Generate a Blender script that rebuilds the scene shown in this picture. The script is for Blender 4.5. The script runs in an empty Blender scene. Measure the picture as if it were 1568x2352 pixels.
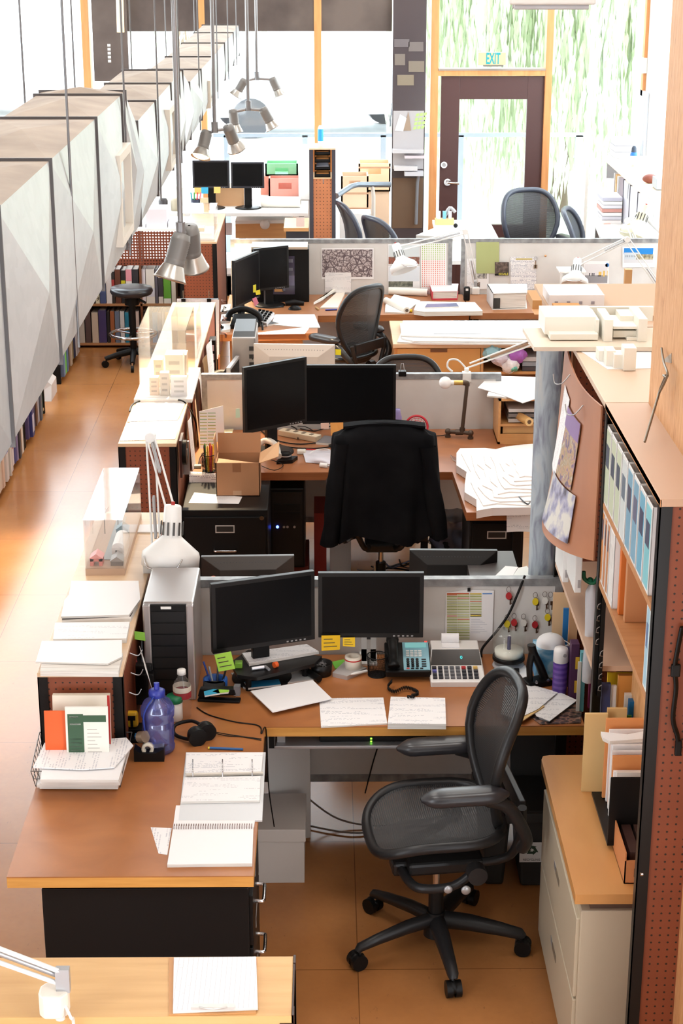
import bpy, math, random
from mathutils import Matrix, Vector
R=random.Random(7)
pi=math.pi; rad=math.radians
SC=bpy.context.scene; COL=SC.collection
# ---------------------------------------------------------------- camera
F=4000.0; HZ=-210.0; VX=745.0; H=3.65
PITCH=math.atan((1176-HZ)/F); YAW=-math.atan((VX-784)/math.hypot(F,1176-HZ))
cp,sp_,cy_,sy_=math.cos(PITCH),math.sin(PITCH),math.cos(YAW),math.sin(YAW)
FW=(sy_*cp,cy_*cp,-sp_); RT=(cy_,-sy_,0.0); UPV=(sy_*sp_,cy_*sp_,cp)
cd=bpy.data.cameras.new('camera'); cam=bpy.data.objects.new('camera',cd); COL.objects.link(cam)
cam.location=(0,0,H)
cam.rotation_euler=Matrix([(RT[0],UPV[0],-FW[0]),(RT[1],UPV[1],-FW[1]),(RT[2],UPV[2],-FW[2])]).to_euler()
cd.sensor_fit='VERTICAL'; cd.sensor_height=36; cd.lens=36*F/2352; cd.clip_start=.05; cd.clip_end=200
SC.camera=cam
def ray(px,py):
    a=(px-784)/F; b=(1176-py)/F
    return [FW[i]+a*RT[i]+b*UPV[i] for i in range(3)]
# photo point -> place in the room, on a level plane (Z), a cross plane (Y) or a side plane (X)
def Z(px,py,z): d=ray(px,py); t=(z-H)/d[2]; return Vector((d[0]*t,d[1]*t,z))
def Y(px,py,y): d=ray(px,py); t=y/d[1]; return Vector((d[0]*t,y,H+d[2]*t))
def X(px,py,x): d=ray(px,py); t=x/d[0]; return Vector((x,d[1]*t,H+d[2]*t))
# ---------------------------------------------------------------- materials
def lin(c):
    o=[]
    for v in c[:3]:
        v=v/255.0; o.append(v/12.92 if v<=.04045 else ((v+.055)/1.055)**2.4)
    return (o[0],o[1],o[2],1.0)
MT={}
class NT:
    def __init__(s,name):
        s.m=bpy.data.materials.new(name); s.m.use_nodes=True; s.t=s.m.node_tree
        s.b=s.t.nodes['Principled BSDF']; s.out=s.t.nodes['Material Output']
    def n(s,ty,ins=None,**kw):
        x=s.t.nodes.new(ty)
        for k,v in kw.items(): setattr(x,k,v)
        for k,v in (ins or {}).items():
            if hasattr(v,'is_output'): s.t.links.new(v,x.inputs[k])
            else: x.inputs[k].default_value=v
        return x
    def math(s,op,a,b=0.0,c=None):
        d={0:a,1:b}
        if c is not None: d[2]=c
        return s.n('ShaderNodeMath',d,operation=op).outputs[0]
    def mix(s,f,a,b):
        x=s.n('ShaderNodeMix',{0:f,6:a,7:b},data_type='RGBA'); return x.outputs[2]
    def uv(s): return s.n('ShaderNodeTexCoord').outputs['UV']
    def ob(s): return s.n('ShaderNodeTexCoord').outputs['Object']
    def ramp(s,f,stops):
        x=s.n('ShaderNodeValToRGB',{0:f}); e=x.color_ramp.elements
        while len(e)<len(stops): e.new(.5)
        for i,(p,c) in enumerate(stops): e[i].position=p; e[i].color=c
        return x.outputs[0]
    def set(s,**k):
        for n,v in k.items():
            i=s.b.inputs[n.replace('_',' ')]
            if hasattr(v,'is_output'): s.t.links.new(v,i)
            else: i.default_value=v
def C(rgb,rough=.5,metal=0.0,spec=.5,noise=0.0):
    k=('C',tuple(rgb),rough,metal,spec,noise)
    if k in MT: return MT[k]
    t=NT('paint_%d_%d_%d'%tuple(rgb[:3])); c=lin(rgb)
    t.set(Base_Color=c,Roughness=rough,Metallic=metal); t.b.inputs['Specular IOR Level'].default_value=spec
    if noise:
        nz=t.n('ShaderNodeTexNoise',{'Vector':t.ob(),'Scale':14.0,'Detail':5.0}).outputs[0]
        d=tuple(v*(1-noise) for v in c[:3])+(1,)
        t.set(Base_Color=t.mix(nz,d,c))
    MT[k]=t.m; return t.m
def mat(name,fn):
    if name not in MT:
        t=NT(name); fn(t); MT[name]=t.m
    return MT[name]
def wood(name,a,b,rough=.4,sc=(3,40,40),edge=False):
    def f(t):
        mp=t.n('ShaderNodeMapping',{'Vector':t.ob(),'Scale':sc})
        n1=t.n('ShaderNodeTexNoise',{'Vector':mp.outputs[0],'Scale':1.0,'Detail':6.0,'Distortion':.6}).outputs[0]
        n2=t.n('ShaderNodeTexNoise',{'Vector':t.ob(),'Scale':2.2,'Detail':3.0}).outputs[0]
        f_=t.math('ADD',t.math('MULTIPLY',n1,.7),t.math('MULTIPLY',n2,.3))
        t.set(Base_Color=t.ramp(f_,[(.3,lin(a)),(.7,lin(b))]),Roughness=rough)
    return mat(name,f)
DESK=wood('desk_hardboard',(154,94,50),(178,114,64),.34,(5,7,7))
EDGE=wood('edge_oak',(194,134,60),(220,162,84),.45,(4,30,60))
EDGEB=wood('edge_walnut',(138,78,40),(165,100,58),.45,(4,40,90))
PLY=wood('plywood',(200,152,92),(222,178,118),.42,(2,22,22))
PALE=wood('pale_birch',(214,180,142),(228,198,164),.42,(2,18,18))
FIR=wood('fir_trim',(196,128,74),(222,160,102),.5,(20,20,2))
def _osb(t):
    mp=t.n('ShaderNodeMapping',{'Vector':t.ob(),'Scale':(70,70,7)})
    v=t.n('ShaderNodeTexNoise',{'Vector':mp.outputs[0],'Scale':1.2,'Detail':7.0,'Roughness':.65,'Distortion':1.2}).outputs[0]
    t.set(Base_Color=t.ramp(v,[(.25,lin((150,92,48))),(.42,lin((203,146,92))),(.6,lin((218,166,114))),(.8,lin((232,194,152)))]),Roughness=.55)
OSB=mat('strand_timber',_osb)
def _floor(t):
    u=t.ob()
    br=t.n('ShaderNodeTexBrick',{'Vector':u,'Scale':1.0,'Mortar Size':.0022,'Mortar Smooth':.3,'Brick Width':.92,'Row Height':.92,'Color1':(1,1,1,1),'Color2':(.93,.93,.93,1),'Mortar':(.45,.42,.4,1)},offset=0.0)
    n1=t.n('ShaderNodeTexNoise',{'Vector':u,'Scale':1.6,'Detail':6.0}).outputs[0]
    n2=t.n('ShaderNodeTexNoise',{'Vector':u,'Scale':45.0,'Detail':4.0}).outputs[0]
    sc=t.n('ShaderNodeTexNoise',{'Vector':t.n('ShaderNodeMapping',{'Vector':u,'Scale':(9,3,1),'Rotation':(0,0,.5)}).outputs[0],'Scale':6.0,'Detail':8.0,'Roughness':.7}).outputs[0]
    base=t.ramp(n1,[(.3,lin((164,106,58))),(.7,lin((188,128,76)))])
    base=t.mix(t.math('MULTIPLY',t.math('GREATER_THAN',sc,.66),.35),base,lin((92,66,48)))
    base=t.mix(t.math('MULTIPLY',n2,.22),base,lin((120,82,54)))
    x=t.n('ShaderNodeMix',{0:1.0,6:base,7:br.outputs[0]},data_type='RGBA',blend_type='MULTIPLY').outputs[2]
    t.set(Base_Color=x,Roughness=t.ramp(n1,[(.2,(.15,.15,.15,1)),(.8,(.26,.26,.26,1))]))
    t.b.inputs['Specular IOR Level'].default_value=.26
    bp=t.n('ShaderNodeBump',{'Strength':.05,'Distance':.02,'Height':n1}); t.set(Normal=bp.outputs[0])
FLOOR=mat('sealed_hardboard_floor',_floor)
def peg(name,col,pitch=.0254,r=.0034,open_=False,spot=(40,22,12)):
    def f(t):
        s=t.n('ShaderNodeSeparateXYZ',{0:t.uv()})
        def d(o): return t.math('SUBTRACT',t.math('FRACT',t.math('DIVIDE',o,pitch)),.5)
        a,b=d(s.outputs[0]),d(s.outputs[1])
        dist=t.math('SQRT',t.math('ADD',t.math('MULTIPLY',a,a),t.math('MULTIPLY',b,b)))
        h=t.math('LESS_THAN',dist,r/pitch)
        nz=t.n('ShaderNodeTexNoise',{'Vector':t.ob(),'Scale':9.0,'Detail':5.0}).outputs[0]
        c=lin(col); base=t.mix(nz,tuple(v*.78 for v in c[:3])+(1,),tuple(min(1,v*1.18) for v in c[:3])+(1,))
        t.set(Base_Color=t.mix(h,base,lin(spot)),Roughness=.5)
        if open_: t.set(Alpha=t.math('SUBTRACT',1.0,h))
    return mat(name,f)
PEG=peg('pegboard',(134,68,40)); PEGO=peg('pegboard_open',(134,70,42),open_=True)
PEGS=peg('pegboard_pale',(190,118,76),.03,.004)
def _galv(t):
    v=t.n('ShaderNodeTexVoronoi',{'Vector':t.ob(),'Scale':28.0}).outputs[1]
    n=t.n('ShaderNodeTexNoise',{'Vector':t.ob(),'Scale':3.0,'Detail':5.0}).outputs[0]
    g=t.n('ShaderNodeSeparateColor',{0:v}).outputs[0]
    f=t.math('ADD',t.math('MULTIPLY',g,.12),t.math('MULTIPLY',n,.88))
    t.set(Base_Color=t.ramp(f,[(.25,(.44,.46,.47,1)),(.75,(.60,.62,.63,1))]),Metallic=.45,Roughness=.38)
GALV=mat('galvanised_steel',_galv)
def _galvd(t):
    n=t.n('ShaderNodeTexNoise',{'Vector':t.ob(),'Scale':18.0,'Detail':5.0}).outputs[0]
    t.set(Base_Color=t.ramp(n,[(.35,(.22,.225,.23,1)),(.7,(.42,.43,.44,1))]),Metallic=.5,Roughness=.5)
GALVD=mat('galvanised_channel',_galvd)
def _dust(t):
    n=t.n('ShaderNodeTexNoise',{'Vector':t.ob(),'Scale':5.0,'Detail':6.0}).outputs[0]
    t.set(Base_Color=t.ramp(n,[(.3,lin((146,132,120))),(.7,lin((172,158,144)))]),Roughness=.75)
DUST=mat('dusty_duct_top',_dust)
def _pin(t):
    n=t.n('ShaderNodeTexNoise',{'Vector':t.ob(),'Scale':3.5,'Detail':7.0}).outputs[0]
    v=t.n('ShaderNodeTexVoronoi',{'Vector':t.ob(),'Scale':7.0}).outputs[0]
    c=t.ramp(n,[(.3,lin((206,202,198))),(.7,lin((222,219,215)))])
    t.set(Base_Color=t.mix(t.math('LESS_THAN',v,.022),c,lin((150,120,100))),Roughness=.6)
PIN=mat('painted_pin_panel',_pin)
def _print(t,dens=.5,ink=(120,122,130),pitch=.0075,vert=False):
    s=t.n('ShaderNodeSeparateXYZ',{0:t.uv()}); a,b=(s.outputs[1],s.outputs[0]) if vert else (s.outputs[0],s.outputs[1])
    row=t.math('FLOOR',t.math('DIVIDE',b,pitch)); fr=t.math('FRACT',t.math('DIVIDE',b,pitch))
    cv=t.n('ShaderNodeCombineXYZ',{0:t.math('MULTIPLY',a,150.0),1:t.math('MULTIPLY',row,7.3)}).outputs[0]
    n=t.n('ShaderNodeTexNoise',{'Vector':cv,'Scale':1.0,'Detail':1.0}).outputs[0]
    big=t.n('ShaderNodeTexNoise',{'Vector':t.n('ShaderNodeCombineXYZ',{0:t.math('MULTIPLY',a,7.0),1:t.math('MULTIPLY',row,.37),2:4.7}).outputs[0],'Scale':1.0,'Detail':1.0}).outputs[0]
    m=t.math('MULTIPLY',t.math('LESS_THAN',fr,.42),t.math('GREATER_THAN',n,.47))
    m=t.math('MULTIPLY',m,t.math('GREATER_THAN',big,dens))
    t.set(Base_Color=t.mix(t.math('MULTIPLY',m,.75),lin((238,236,236)),lin(ink)),Roughness=.7)
PAPER=C((238,236,236),.7)
PRINT=mat('printed_paper',lambda t:_print(t,.55,(178,178,186))); HAND=mat('handwritten_paper',lambda t:_print(t,.3,(140,142,164),.011))
FAINT=mat('faint_print_paper',lambda t:_print(t,.56,(196,196,200),.009)); SIDEP=mat('sideways_print_paper',lambda t:_print(t,.5,(190,190,198),.01,True))
def _ruled(t):
    s=t.n('ShaderNodeSeparateXYZ',{0:t.uv()})
    a=t.math('LESS_THAN',t.math('FRACT',t.math('DIVIDE',s.outputs[0],.0125)),.1); b=t.math('GREATER_THAN',t.n('ShaderNodeTexNoise',{'Vector':t.n('ShaderNodeMapping',{'Vector':t.uv(),'Scale':(70,260,1)}).outputs[0],'Scale':1.0}).outputs[0],.66)
    t.set(Base_Color=t.mix(t.math('MULTIPLY',t.math('MAXIMUM',a,t.math('MULTIPLY',b,.8)),.5),lin((238,236,236)),lin((150,150,164))),Roughness=.7)
RULED=mat('ruled_paper',_ruled)
def _leaf(c):
    def f(t):
        d=t.n('ShaderNodeBsdfDiffuse',{'Color':lin(c)}); r=t.n('ShaderNodeBsdfTranslucent',{'Color':lin(c)})
        t.t.links.new(t.n('ShaderNodeMixShader',{0:.5,1:d.outputs[0],2:r.outputs[0]}).outputs[0],t.out.inputs[0])
    return mat('leaf_%d'%c[0],f)
def _edges(t):
    s=t.n('ShaderNodeSeparateXYZ',{0:t.uv()})
    n=t.n('ShaderNodeTexNoise',{'Vector':t.n('ShaderNodeCombineXYZ',{0:t.math('MULTIPLY',s.outputs[0],4.0),1:t.math('MULTIPLY',s.outputs[1],420.0)}).outputs[0],'Scale':1.0,'Detail':2.0}).outputs[0]
    t.set(Base_Color=t.ramp(n,[(.35,lin((196,190,182))),(.65,lin((238,234,228)))]),Roughness=.8)
PAGES=mat('page_edges',_edges)
BLK=C((17,16,16),.42,0,.22); BLKM=C((22,21,21),.38,0,.3); CHAIRP=C((34,33,34),.38,0,.35); CHAIRD=C((58,60,66),.32)
SCREEN=mat('dark_screen',lambda t:t.set(Base_Color=(.005,.005,.0055,1),Roughness=.25,Specular_IOR_Level=.12))
SILV=C((176,176,178),.35,.6); CHROME=C((205,205,208),.14,1.0); WHT=C((232,231,228),.4); WHTM=C((240,239,236),.55)
BEIGE=C((192,178,154),.4); DKG=C((52,54,58),.4)
def _mesh(t):
    s=t.n('ShaderNodeSeparateXYZ',{0:t.uv()})
    fr=t.math('FRACT',t.math('DIVIDE',s.outputs[1],.0075)); m=t.math('GREATER_THAN',fr,.36)
    t.set(Base_Color=lin((44,43,44)),Roughness=.55,Alpha=t.math('ADD',t.math('MULTIPLY',m,.2),.8))
MESHF=mat('woven_seat_mesh',_mesh)
def _face(t): return t.math('ADD',.03,t.math('MULTIPLY',.5,t.math('POWER',t.n('ShaderNodeLayerWeight').outputs['Facing'],4.0)))
def _glass(t,tint=(1,1,1,1),a=.14,rough=.03):
    g=t.n('ShaderNodeBsdfGlossy',{'Color':(1,1,1,1),'Roughness':rough}); tr=t.n('ShaderNodeBsdfTransparent',{'Color':tint})
    fz=_face(t)
    mx=t.n('ShaderNodeMixShader',{0:t.math('MULTIPLY',fz,a/.14),1:tr.outputs[0],2:g.outputs[0]})
    t.t.links.new(mx.outputs[0],t.out.inputs[0])
GLASS=mat('clear_glass',lambda t:_glass(t,(.97,.99,.98,1),.1))
def _acr(t):
    g=t.n('ShaderNodeBsdfGlossy',{'Color':(1,1,1,1),'Roughness':.06}); tr=t.n('ShaderNodeBsdfTransparent',{'Color':(.985,.985,.985,1)})
    df=t.n('ShaderNodeBsdfDiffuse',{'Color':(.9,.91,.93,1)})
    m1=t.n('ShaderNodeMixShader',{0:.035,1:tr.outputs[0],2:df.outputs[0]})
    m2=t.n('ShaderNodeMixShader',{0:_face(t),1:m1.outputs[0],2:g.outputs[0]})
    t.t.links.new(m2.outputs[0],t.out.inputs[0])
ACRY=mat('acrylic_sheet',_acr)
def _blue(t):
    g=t.n('ShaderNodeBsdfGlossy',{'Color':(.8,.85,1,1),'Roughness':.08}); tr=t.n('ShaderNodeBsdfTransparent',{'Color':(.42,.47,.86,1)})
    df=t.n('ShaderNodeBsdfDiffuse',{'Color':(.16,.18,.5,1)})
    m1=t.n('ShaderNodeMixShader',{0:.3,1:tr.outputs[0],2:df.outputs[0]})
    m2=t.n('ShaderNodeMixShader',{0:.12,1:m1.outputs[0],2:g.outputs[0]})
    t.t.links.new(m2.outputs[0],t.out.inputs[0])
BLUEP=mat('blue_clear_plastic',_blue)
def glow(name,rgb,s):
    def f(t): t.set(Base_Color=(0,0,0,1),Emission_Color=lin(rgb),Emission_Strength=s)
    return mat(name,f)
# ---------------------------------------------------------------- mesh builder
class MB:
    def __init__(s): s.v=[]; s.f=[]; s.m=[]; s.s=[]; s.mats=[]
    def add(s,vs,fs,mt,smooth=False,M=None):
        if mt not in s.mats: s.mats.append(mt)
        i=s.mats.index(mt); o=len(s.v)
        s.v+=[(M@Vector(v)) if M is not None else Vector(v) for v in vs]
        for f in fs: s.f.append([a+o for a in f]); s.m.append(i); s.s.append(smooth)
        return s
    def box(s,x0,x1,y0,y1,z0,z1,mt,M=None):
        return s.add([(x0,y0,z0),(x1,y0,z0),(x1,y1,z0),(x0,y1,z0),(x0,y0,z1),(x1,y0,z1),(x1,y1,z1),(x0,y1,z1)],
            [(0,3,2,1),(4,5,6,7),(0,1,5,4),(1,2,6,5),(2,3,7,6),(3,0,4,7)],mt,False,M)
    def bc(s,c,d,mt,M=None):
        return s.box(c[0]-d[0]/2,c[0]+d[0]/2,c[1]-d[1]/2,c[1]+d[1]/2,c[2]-d[2]/2,c[2]+d[2]/2,mt,M)
    def hexa(s,b,t,mt): # bottom quad, top quad
        return s.add(list(b)+list(t),[(0,3,2,1),(4,5,6,7),(0,1,5,4),(1,2,6,5),(2,3,7,6),(3,0,4,7)],mt)
    def cyl(s,p0,p1,r0,mt,r1=None,seg=16,M=None,smooth=True):
        p0=Vector(p0); p1=Vector(p1); r1=r0 if r1 is None else r1
        d=(p1-p0).normalized(); a=d.orthogonal().normalized(); b=d.cross(a)
        vs=[]
        for p,r in ((p0,r0),(p1,r1)):
            for i in range(seg):
                t=2*pi*i/seg; vs.append(p+a*(r*math.cos(t))+b*(r*math.sin(t)))
        s.add(vs,[(i,(i+1)%seg,seg+(i+1)%seg,seg+i) for i in range(seg)],mt,smooth,M)
        s.add(vs[:seg],[tuple(range(seg-1,-1,-1))],mt,False,M); s.add(vs[seg:],[tuple(range(seg))],mt,False,M)
        return s
    def tube(s,pts,r,mt,seg=8,closed=False,M=None,rz=1.0):
        pts=[Vector(p) for p in pts]; n=len(pts); vs=[]
        up=None
        for i,p in enumerate(pts):
            q0=pts[(i-1)%n] if (closed or i>0) else p; q1=pts[(i+1)%n] if (closed or i<n-1) else p
            d=(q1-q0)
            if d.length<1e-9: d=Vector((0,0,1))
            d.normalize()
            if up is None: up=d.orthogonal().normalized()
            up=(up-d*up.dot(d))
            if up.length<1e-6: up=d.orthogonal()
            up.normalize(); b=d.cross(up); rr=r[i] if isinstance(r,(list,tuple)) else r
            for k in range(seg):
                t=2*pi*k/seg; vs.append(p+up*(rr*math.cos(t))+b*(rr*math.sin(t)*rz))
        fs=[]
        for i in range(n if closed else n-1):
            j=(i+1)%n
            for k in range(seg):
                l=(k+1)%seg; fs.append((i*seg+k,i*seg+l,j*seg+l,j*seg+k))
        s.add(vs,fs,mt,True,M)
        if not closed:
            s.add(vs[:seg],[tuple(range(seg-1,-1,-1))],mt,False,M); s.add(vs[-seg:],[tuple(range(seg))],mt,False,M)
        return s
    def lathe(s,prof,c,mt,seg=28,M=None,smooth=True):
        vs=[]; n=len(prof)
        for r,z in prof:
            for k in range(seg):
                t=2*pi*k/seg; vs.append((c[0]+r*math.cos(t),c[1]+r*math.sin(t),c[2]+z))
        fs=[]
        for i in range(n-1):
            for k in range(seg):
                l=(k+1)%seg; fs.append((i*seg+k,i*seg+l,(i+1)*seg+l,(i+1)*seg+k))
        return s.add(vs,fs,mt,smooth,M)
    def prism(s,pts,z0,z1,mt,M=None,mts=None):
        n=len(pts); vs=[(p[0],p[1],z0) for p in pts]+[(p[0],p[1],z1) for p in pts]
        s.add(vs,[(i,(i+1)%n,n+(i+1)%n,n+i) for i in range(n)],mts or mt,False,M)
        s.add(vs[:n],[tuple(range(n-1,-1,-1))],mt,False,M); s.add(vs[n:],[tuple(range(n))],mt,False,M)
        return s
    def slab(s,q,th,mt,side=None): # 3-D polygon q (seen from its front) thickened away from its normal
        q=[Vector(p) for p in q]; nr=Vector((0,0,0)); n=len(q)
        for i in range(n): nr+=q[i].cross(q[(i+1)%n])
        nr.normalize()
        b=[p-nr*th for p in q]
        s.add(q,[tuple(range(n))],mt); s.add(b,[tuple(range(n-1,-1,-1))],mt)
        s.add(q+b,[(i,n+i,n+(i+1)%n,(i+1)%n) for i in range(n)],side or mt)
        return s
    def grid(s,fn,nu,nv,mt,smooth=True,th=0.0,M=None):
        P=[[Vector(fn(i/nu,j/nv)) for i in range(nu+1)] for j in range(nv+1)]
        def put(P,flip):
            vs=[p for r_ in P for p in r_]; w=nu+1
            fs=[(j*w+i,j*w+i+1,(j+1)*w+i+1,(j+1)*w+i) for j in range(nv) for i in range(nu)]
            if flip: fs=[f[::-1] for f in fs]
            s.add(vs,fs,mt,smooth,M)
        put(P,False)
        if th:
            Q=[]
            for j in range(nv+1):
                q=[]
                for i in range(nu+1):
                    a=P[j][min(i+1,nu)]-P[j][max(i-1,0)]; b=P[min(j+1,nv)][i]-P[max(j-1,0)][i]
                    n=a.cross(b); n=n.normalized() if n.length>1e-12 else Vector((0,0,1)); q.append(P[j][i]-n*th)
                Q.append(q)
            put(Q,True)
            rim=[P[0][i] for i in range(nu+1)]+[P[j][nu] for j in range(1,nv+1)]+[P[nv][i] for i in range(nu-1,-1,-1)]+[P[j][0] for j in range(nv-1,0,-1)]
            ri2=[Q[0][i] for i in range(nu+1)]+[Q[j][nu] for j in range(1,nv+1)]+[Q[nv][i] for i in range(nu-1,-1,-1)]+[Q[j][0] for j in range(nv-1,0,-1)]
            n=len(rim); s.add(rim+ri2,[(i,n+i,n+(i+1)%n,(i+1)%n) for i in range(n)],mt,False,M)
        return s
    def ball(s,c,r,mt,M=None,seg=16,rings=10,sq=(1,1,1)):
        vs=[]; 
        for j in range(rings+1):
            a=pi*j/rings
            for k in range(seg):
                t=2*pi*k/seg; vs.append((c[0]+r*sq[0]*math.sin(a)*math.cos(t),c[1]+r*sq[1]*math.sin(a)*math.sin(t),c[2]-r*sq[2]*math.cos(a)))
        return s.add(vs,[(j*seg+k,j*seg+(k+1)%seg,(j+1)*seg+(k+1)%seg,(j+1)*seg+k) for j in range(rings) for k in range(seg)],mt,True,M)
    def text(s,tx,size,M,mt,ext=.0004,bold=0.0,sx=1.0,align='CENTER'):
        cu=bpy.data.curves.new('lettering','FONT'); cu.body=tx; cu.size=size; cu.extrude=ext; cu.offset=bold; cu.align_x=align; cu.align_y='CENTER'; cu.resolution_u=3
        o=bpy.data.objects.new('lettering',cu); COL.objects.link(o)
        me=bpy.data.meshes.new_from_object(o); 
        S=Matrix.Diagonal((sx,1,1,1))
        s.add([S@v.co for v in me.vertices],[tuple(p.vertices) for p in me.polygons],mt,False,M)
        bpy.data.objects.remove(o); bpy.data.meshes.remove(me); bpy.data.curves.remove(cu)
        return s
    def build(s,name,parent=None,label=None,cat=None,group=None,kind=None,w=False,bevel=0.0,sub=0,keep=False):
        vs=s.v; loc=None
        if parent is not None and w:
            r=parent
            while r.parent is not None: r=r.parent
            I=r.matrix_basis.inverted(); vs=[I@v for v in vs]
        elif parent is None and not keep:
            mn=[min(v[i] for v in vs) for i in range(3)]; mx=[max(v[i] for v in vs) for i in range(3)]
            loc=Vector(((mn[0]+mx[0])/2,(mn[1]+mx[1])/2,mn[2])); vs=[v-loc for v in vs]
        me=bpy.data.meshes.new(name); me.from_pydata([tuple(v) for v in vs],[],s.f)
        for m_ in s.mats: me.materials.append(m_)
        me.polygons.foreach_set('material_index',s.m); me.polygons.foreach_set('use_smooth',s.s)
        uvl=me.uv_layers.new(name='UVMap').data
        for p in me.polygons:
            n=p.normal; ax=max(range(3),key=lambda i:abs(n[i]))
            for li in p.loop_indices:
                c=me.vertices[me.loops[li].vertex_index].co
                uvl[li].uv=(c[1],c[2]) if ax==0 else ((c[0],c[2]) if ax==1 else (c[0],c[1]))
        o=bpy.data.objects.new(name,me); COL.objects.link(o)
        if loc is not None: o.location=loc
        if parent is not None: o.parent=parent
        if bevel:
            b=o.modifiers.new('bevel','BEVEL'); b.width=bevel; b.segments=2; b.limit_method='ANGLE'; b.angle_limit=.6
        if sub:
            b=o.modifiers.new('sub','SUBSURF'); b.levels=sub; b.render_levels=sub
        tag(o,label,cat,group,kind)
        return o
def tag(o,label=None,cat=None,group=None,kind=None):
    for k,v in (('label',label),('category',cat),('group',group),('kind',kind)):
        if v: o[k]=v
    return o
def T(name,label,cat,loc=(0,0,0),rz=0.0,group=None):
    o=bpy.data.objects.new(name,None); COL.objects.link(o); o.empty_display_size=.05
    o.location=loc; o.rotation_euler=(0,0,rz); return tag(o,label,cat,group)
def dup(root,loc=None,rz=None,label=None,group=None):
    def cp_(o,par):
        c=o.copy(); COL.objects.link(c); c.parent=par
        for ch in list(o.children): cp_(ch,c)
        return c
    r=cp_(root,None)
    if loc is not None: r.location=loc
    if rz is not None: r.rotation_euler=(0,0,rz)
    if label: r['label']=label
    if group: r['group']=group
    return r
def struct(mb,name,bevel=0,kind='structure'): return mb.build(name,kind=kind,bevel=bevel,keep=False)
def LM(loc,rz=0.0,rx=0.0,ry=0.0):
    return Matrix.Translation(Vector(loc))@Matrix.Rotation(rz,4,'Z')@Matrix.Rotation(rx,4,'X')@Matrix.Rotation(ry,4,'Y')
def smoothpath(pts,n=6,closed=False):
    pts=[Vector(p) for p in pts]; out=[]; N=len(pts)
    for i in range(N if closed else N-1):
        p0=pts[(i-1)%N] if (closed or i>0) else pts[i]; p1=pts[i]; p2=pts[(i+1)%N]; p3=pts[(i+2)%N] if (closed or i<N-2) else p2
        for k in range(n):
            t=k/n; out.append(.5*((2*p1)+(p2-p0)*t+(2*p0-5*p1+4*p2-p3)*t*t+(3*p1-p0-3*p2+p3)*t**3))
    if not closed: out.append(pts[-1])
    return out
# ================================================================ SETTING
YB=17.15
def bx(px,py=100): return Y(px,py,YB).x
def bz(py,px=784): return Y(px,py,YB).z
WL=-4.6; WR=2.98; CZ=6.2
struct(MB().box(WL,WR,1.0,YB+.1,-.1,0,FLOOR),'floor')
struct(MB().box(WL-.2,WR+.2,-1.0,YB+.3,CZ,CZ+.15,C((196,190,182),.8)),'ceiling')
WALL=C((226,224,220),.7)
struct(MB().box(WL-.15,WL,1.0,YB+.1,0,1.2,WALL).box(WL-.15,WL,1.0,9.5,1.2,CZ,WALL).box(WL-.15,WL,9.5,YB+.1,3.0,CZ,WALL),'wall_left')
struct(MB().box(WR,WR+.15,1.0,13.2,0,CZ,WALL).box(WR,WR+.15,13.2,YB+.1,0,.95,WALL).box(WR,WR+.15,13.2,YB+.1,4.6,CZ,WALL).box(WR,WR+.15,16.3,YB+.1,.95,4.6,WALL),'wall_right')
struct(MB().box(WL,WR,-1.1,-.95,0,CZ,C((120,112,104),.9)),'wall_front')
# back wall: glazed front of timber posts
jl0,jl1,jr0,jr1=bx(989),bx(1007),bx(1253),bx(1269)
posts=[(bx(190),bx(207)),(bx(458),bx(472)),(bx(721),bx(738)),(jl0,jl1),(jr0,jr1)]
for i,(a,b) in enumerate(posts): struct(MB().box(a,b,YB-.06,YB+.08,0,CZ,FIR),'trim_%d'%(i+1),bevel=.004)
struct(MB().box(WL,jl0,YB-.02,YB+.1,0,.2,WALL).box(jr1,WR,YB-.02,YB+.1,0,.2,WALL),'wall_back'); struct(MB().box(bx(1357),bx(1364),YB-.03,YB+.05,.2,CZ,WHTM),'trim_13')
z0=.28
edges=[WL,posts[0][0],posts[0][1],posts[1][0],posts[1][1],posts[2][0],posts[2][1],bx(900)]
panes=[(WL+.01,posts[0][0]),(posts[0][1],posts[1][0]),(posts[1][1],posts[2][0]),(posts[2][1],bx(899)),(bx(979),jl0),(jr1,WR)]
for i,(a,b) in enumerate(panes):
    m=MB().box(a,b,YB+.005,YB+.015,z0,CZ,GLASS)
    w=struct(m,'window_%d'%(i+1))
    MB().box(a,b,YB-.02,YB+.05,z0-.06,z0,C((200,200,202),.5)).build('window_sill',w,w=True)
struct(MB().box(WL,jl0,YB-.02,YB+.08,0,z0-.06,C((150,148,150),.7)).box(jr1,bx(1361),YB-.02,YB+.08,0,z0-.06,C((150,148,150),.7)),'baseboard_back')
# glass of the side windows
struct(MB().box(WL-.08,WL-.07,9.5,YB,1.2,3.0,GLASS),'window_7')
struct(MB().box(WR+.07,WR+.08,13.2,16.3,.95,4.6,GLASS),'window_8')
p=X(1475,250,WR-.01); struct(MB().box(WR-.03,WR+.04,p.y-.05,p.y+.05,.95,4.6,FIR),'trim_6')
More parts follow.
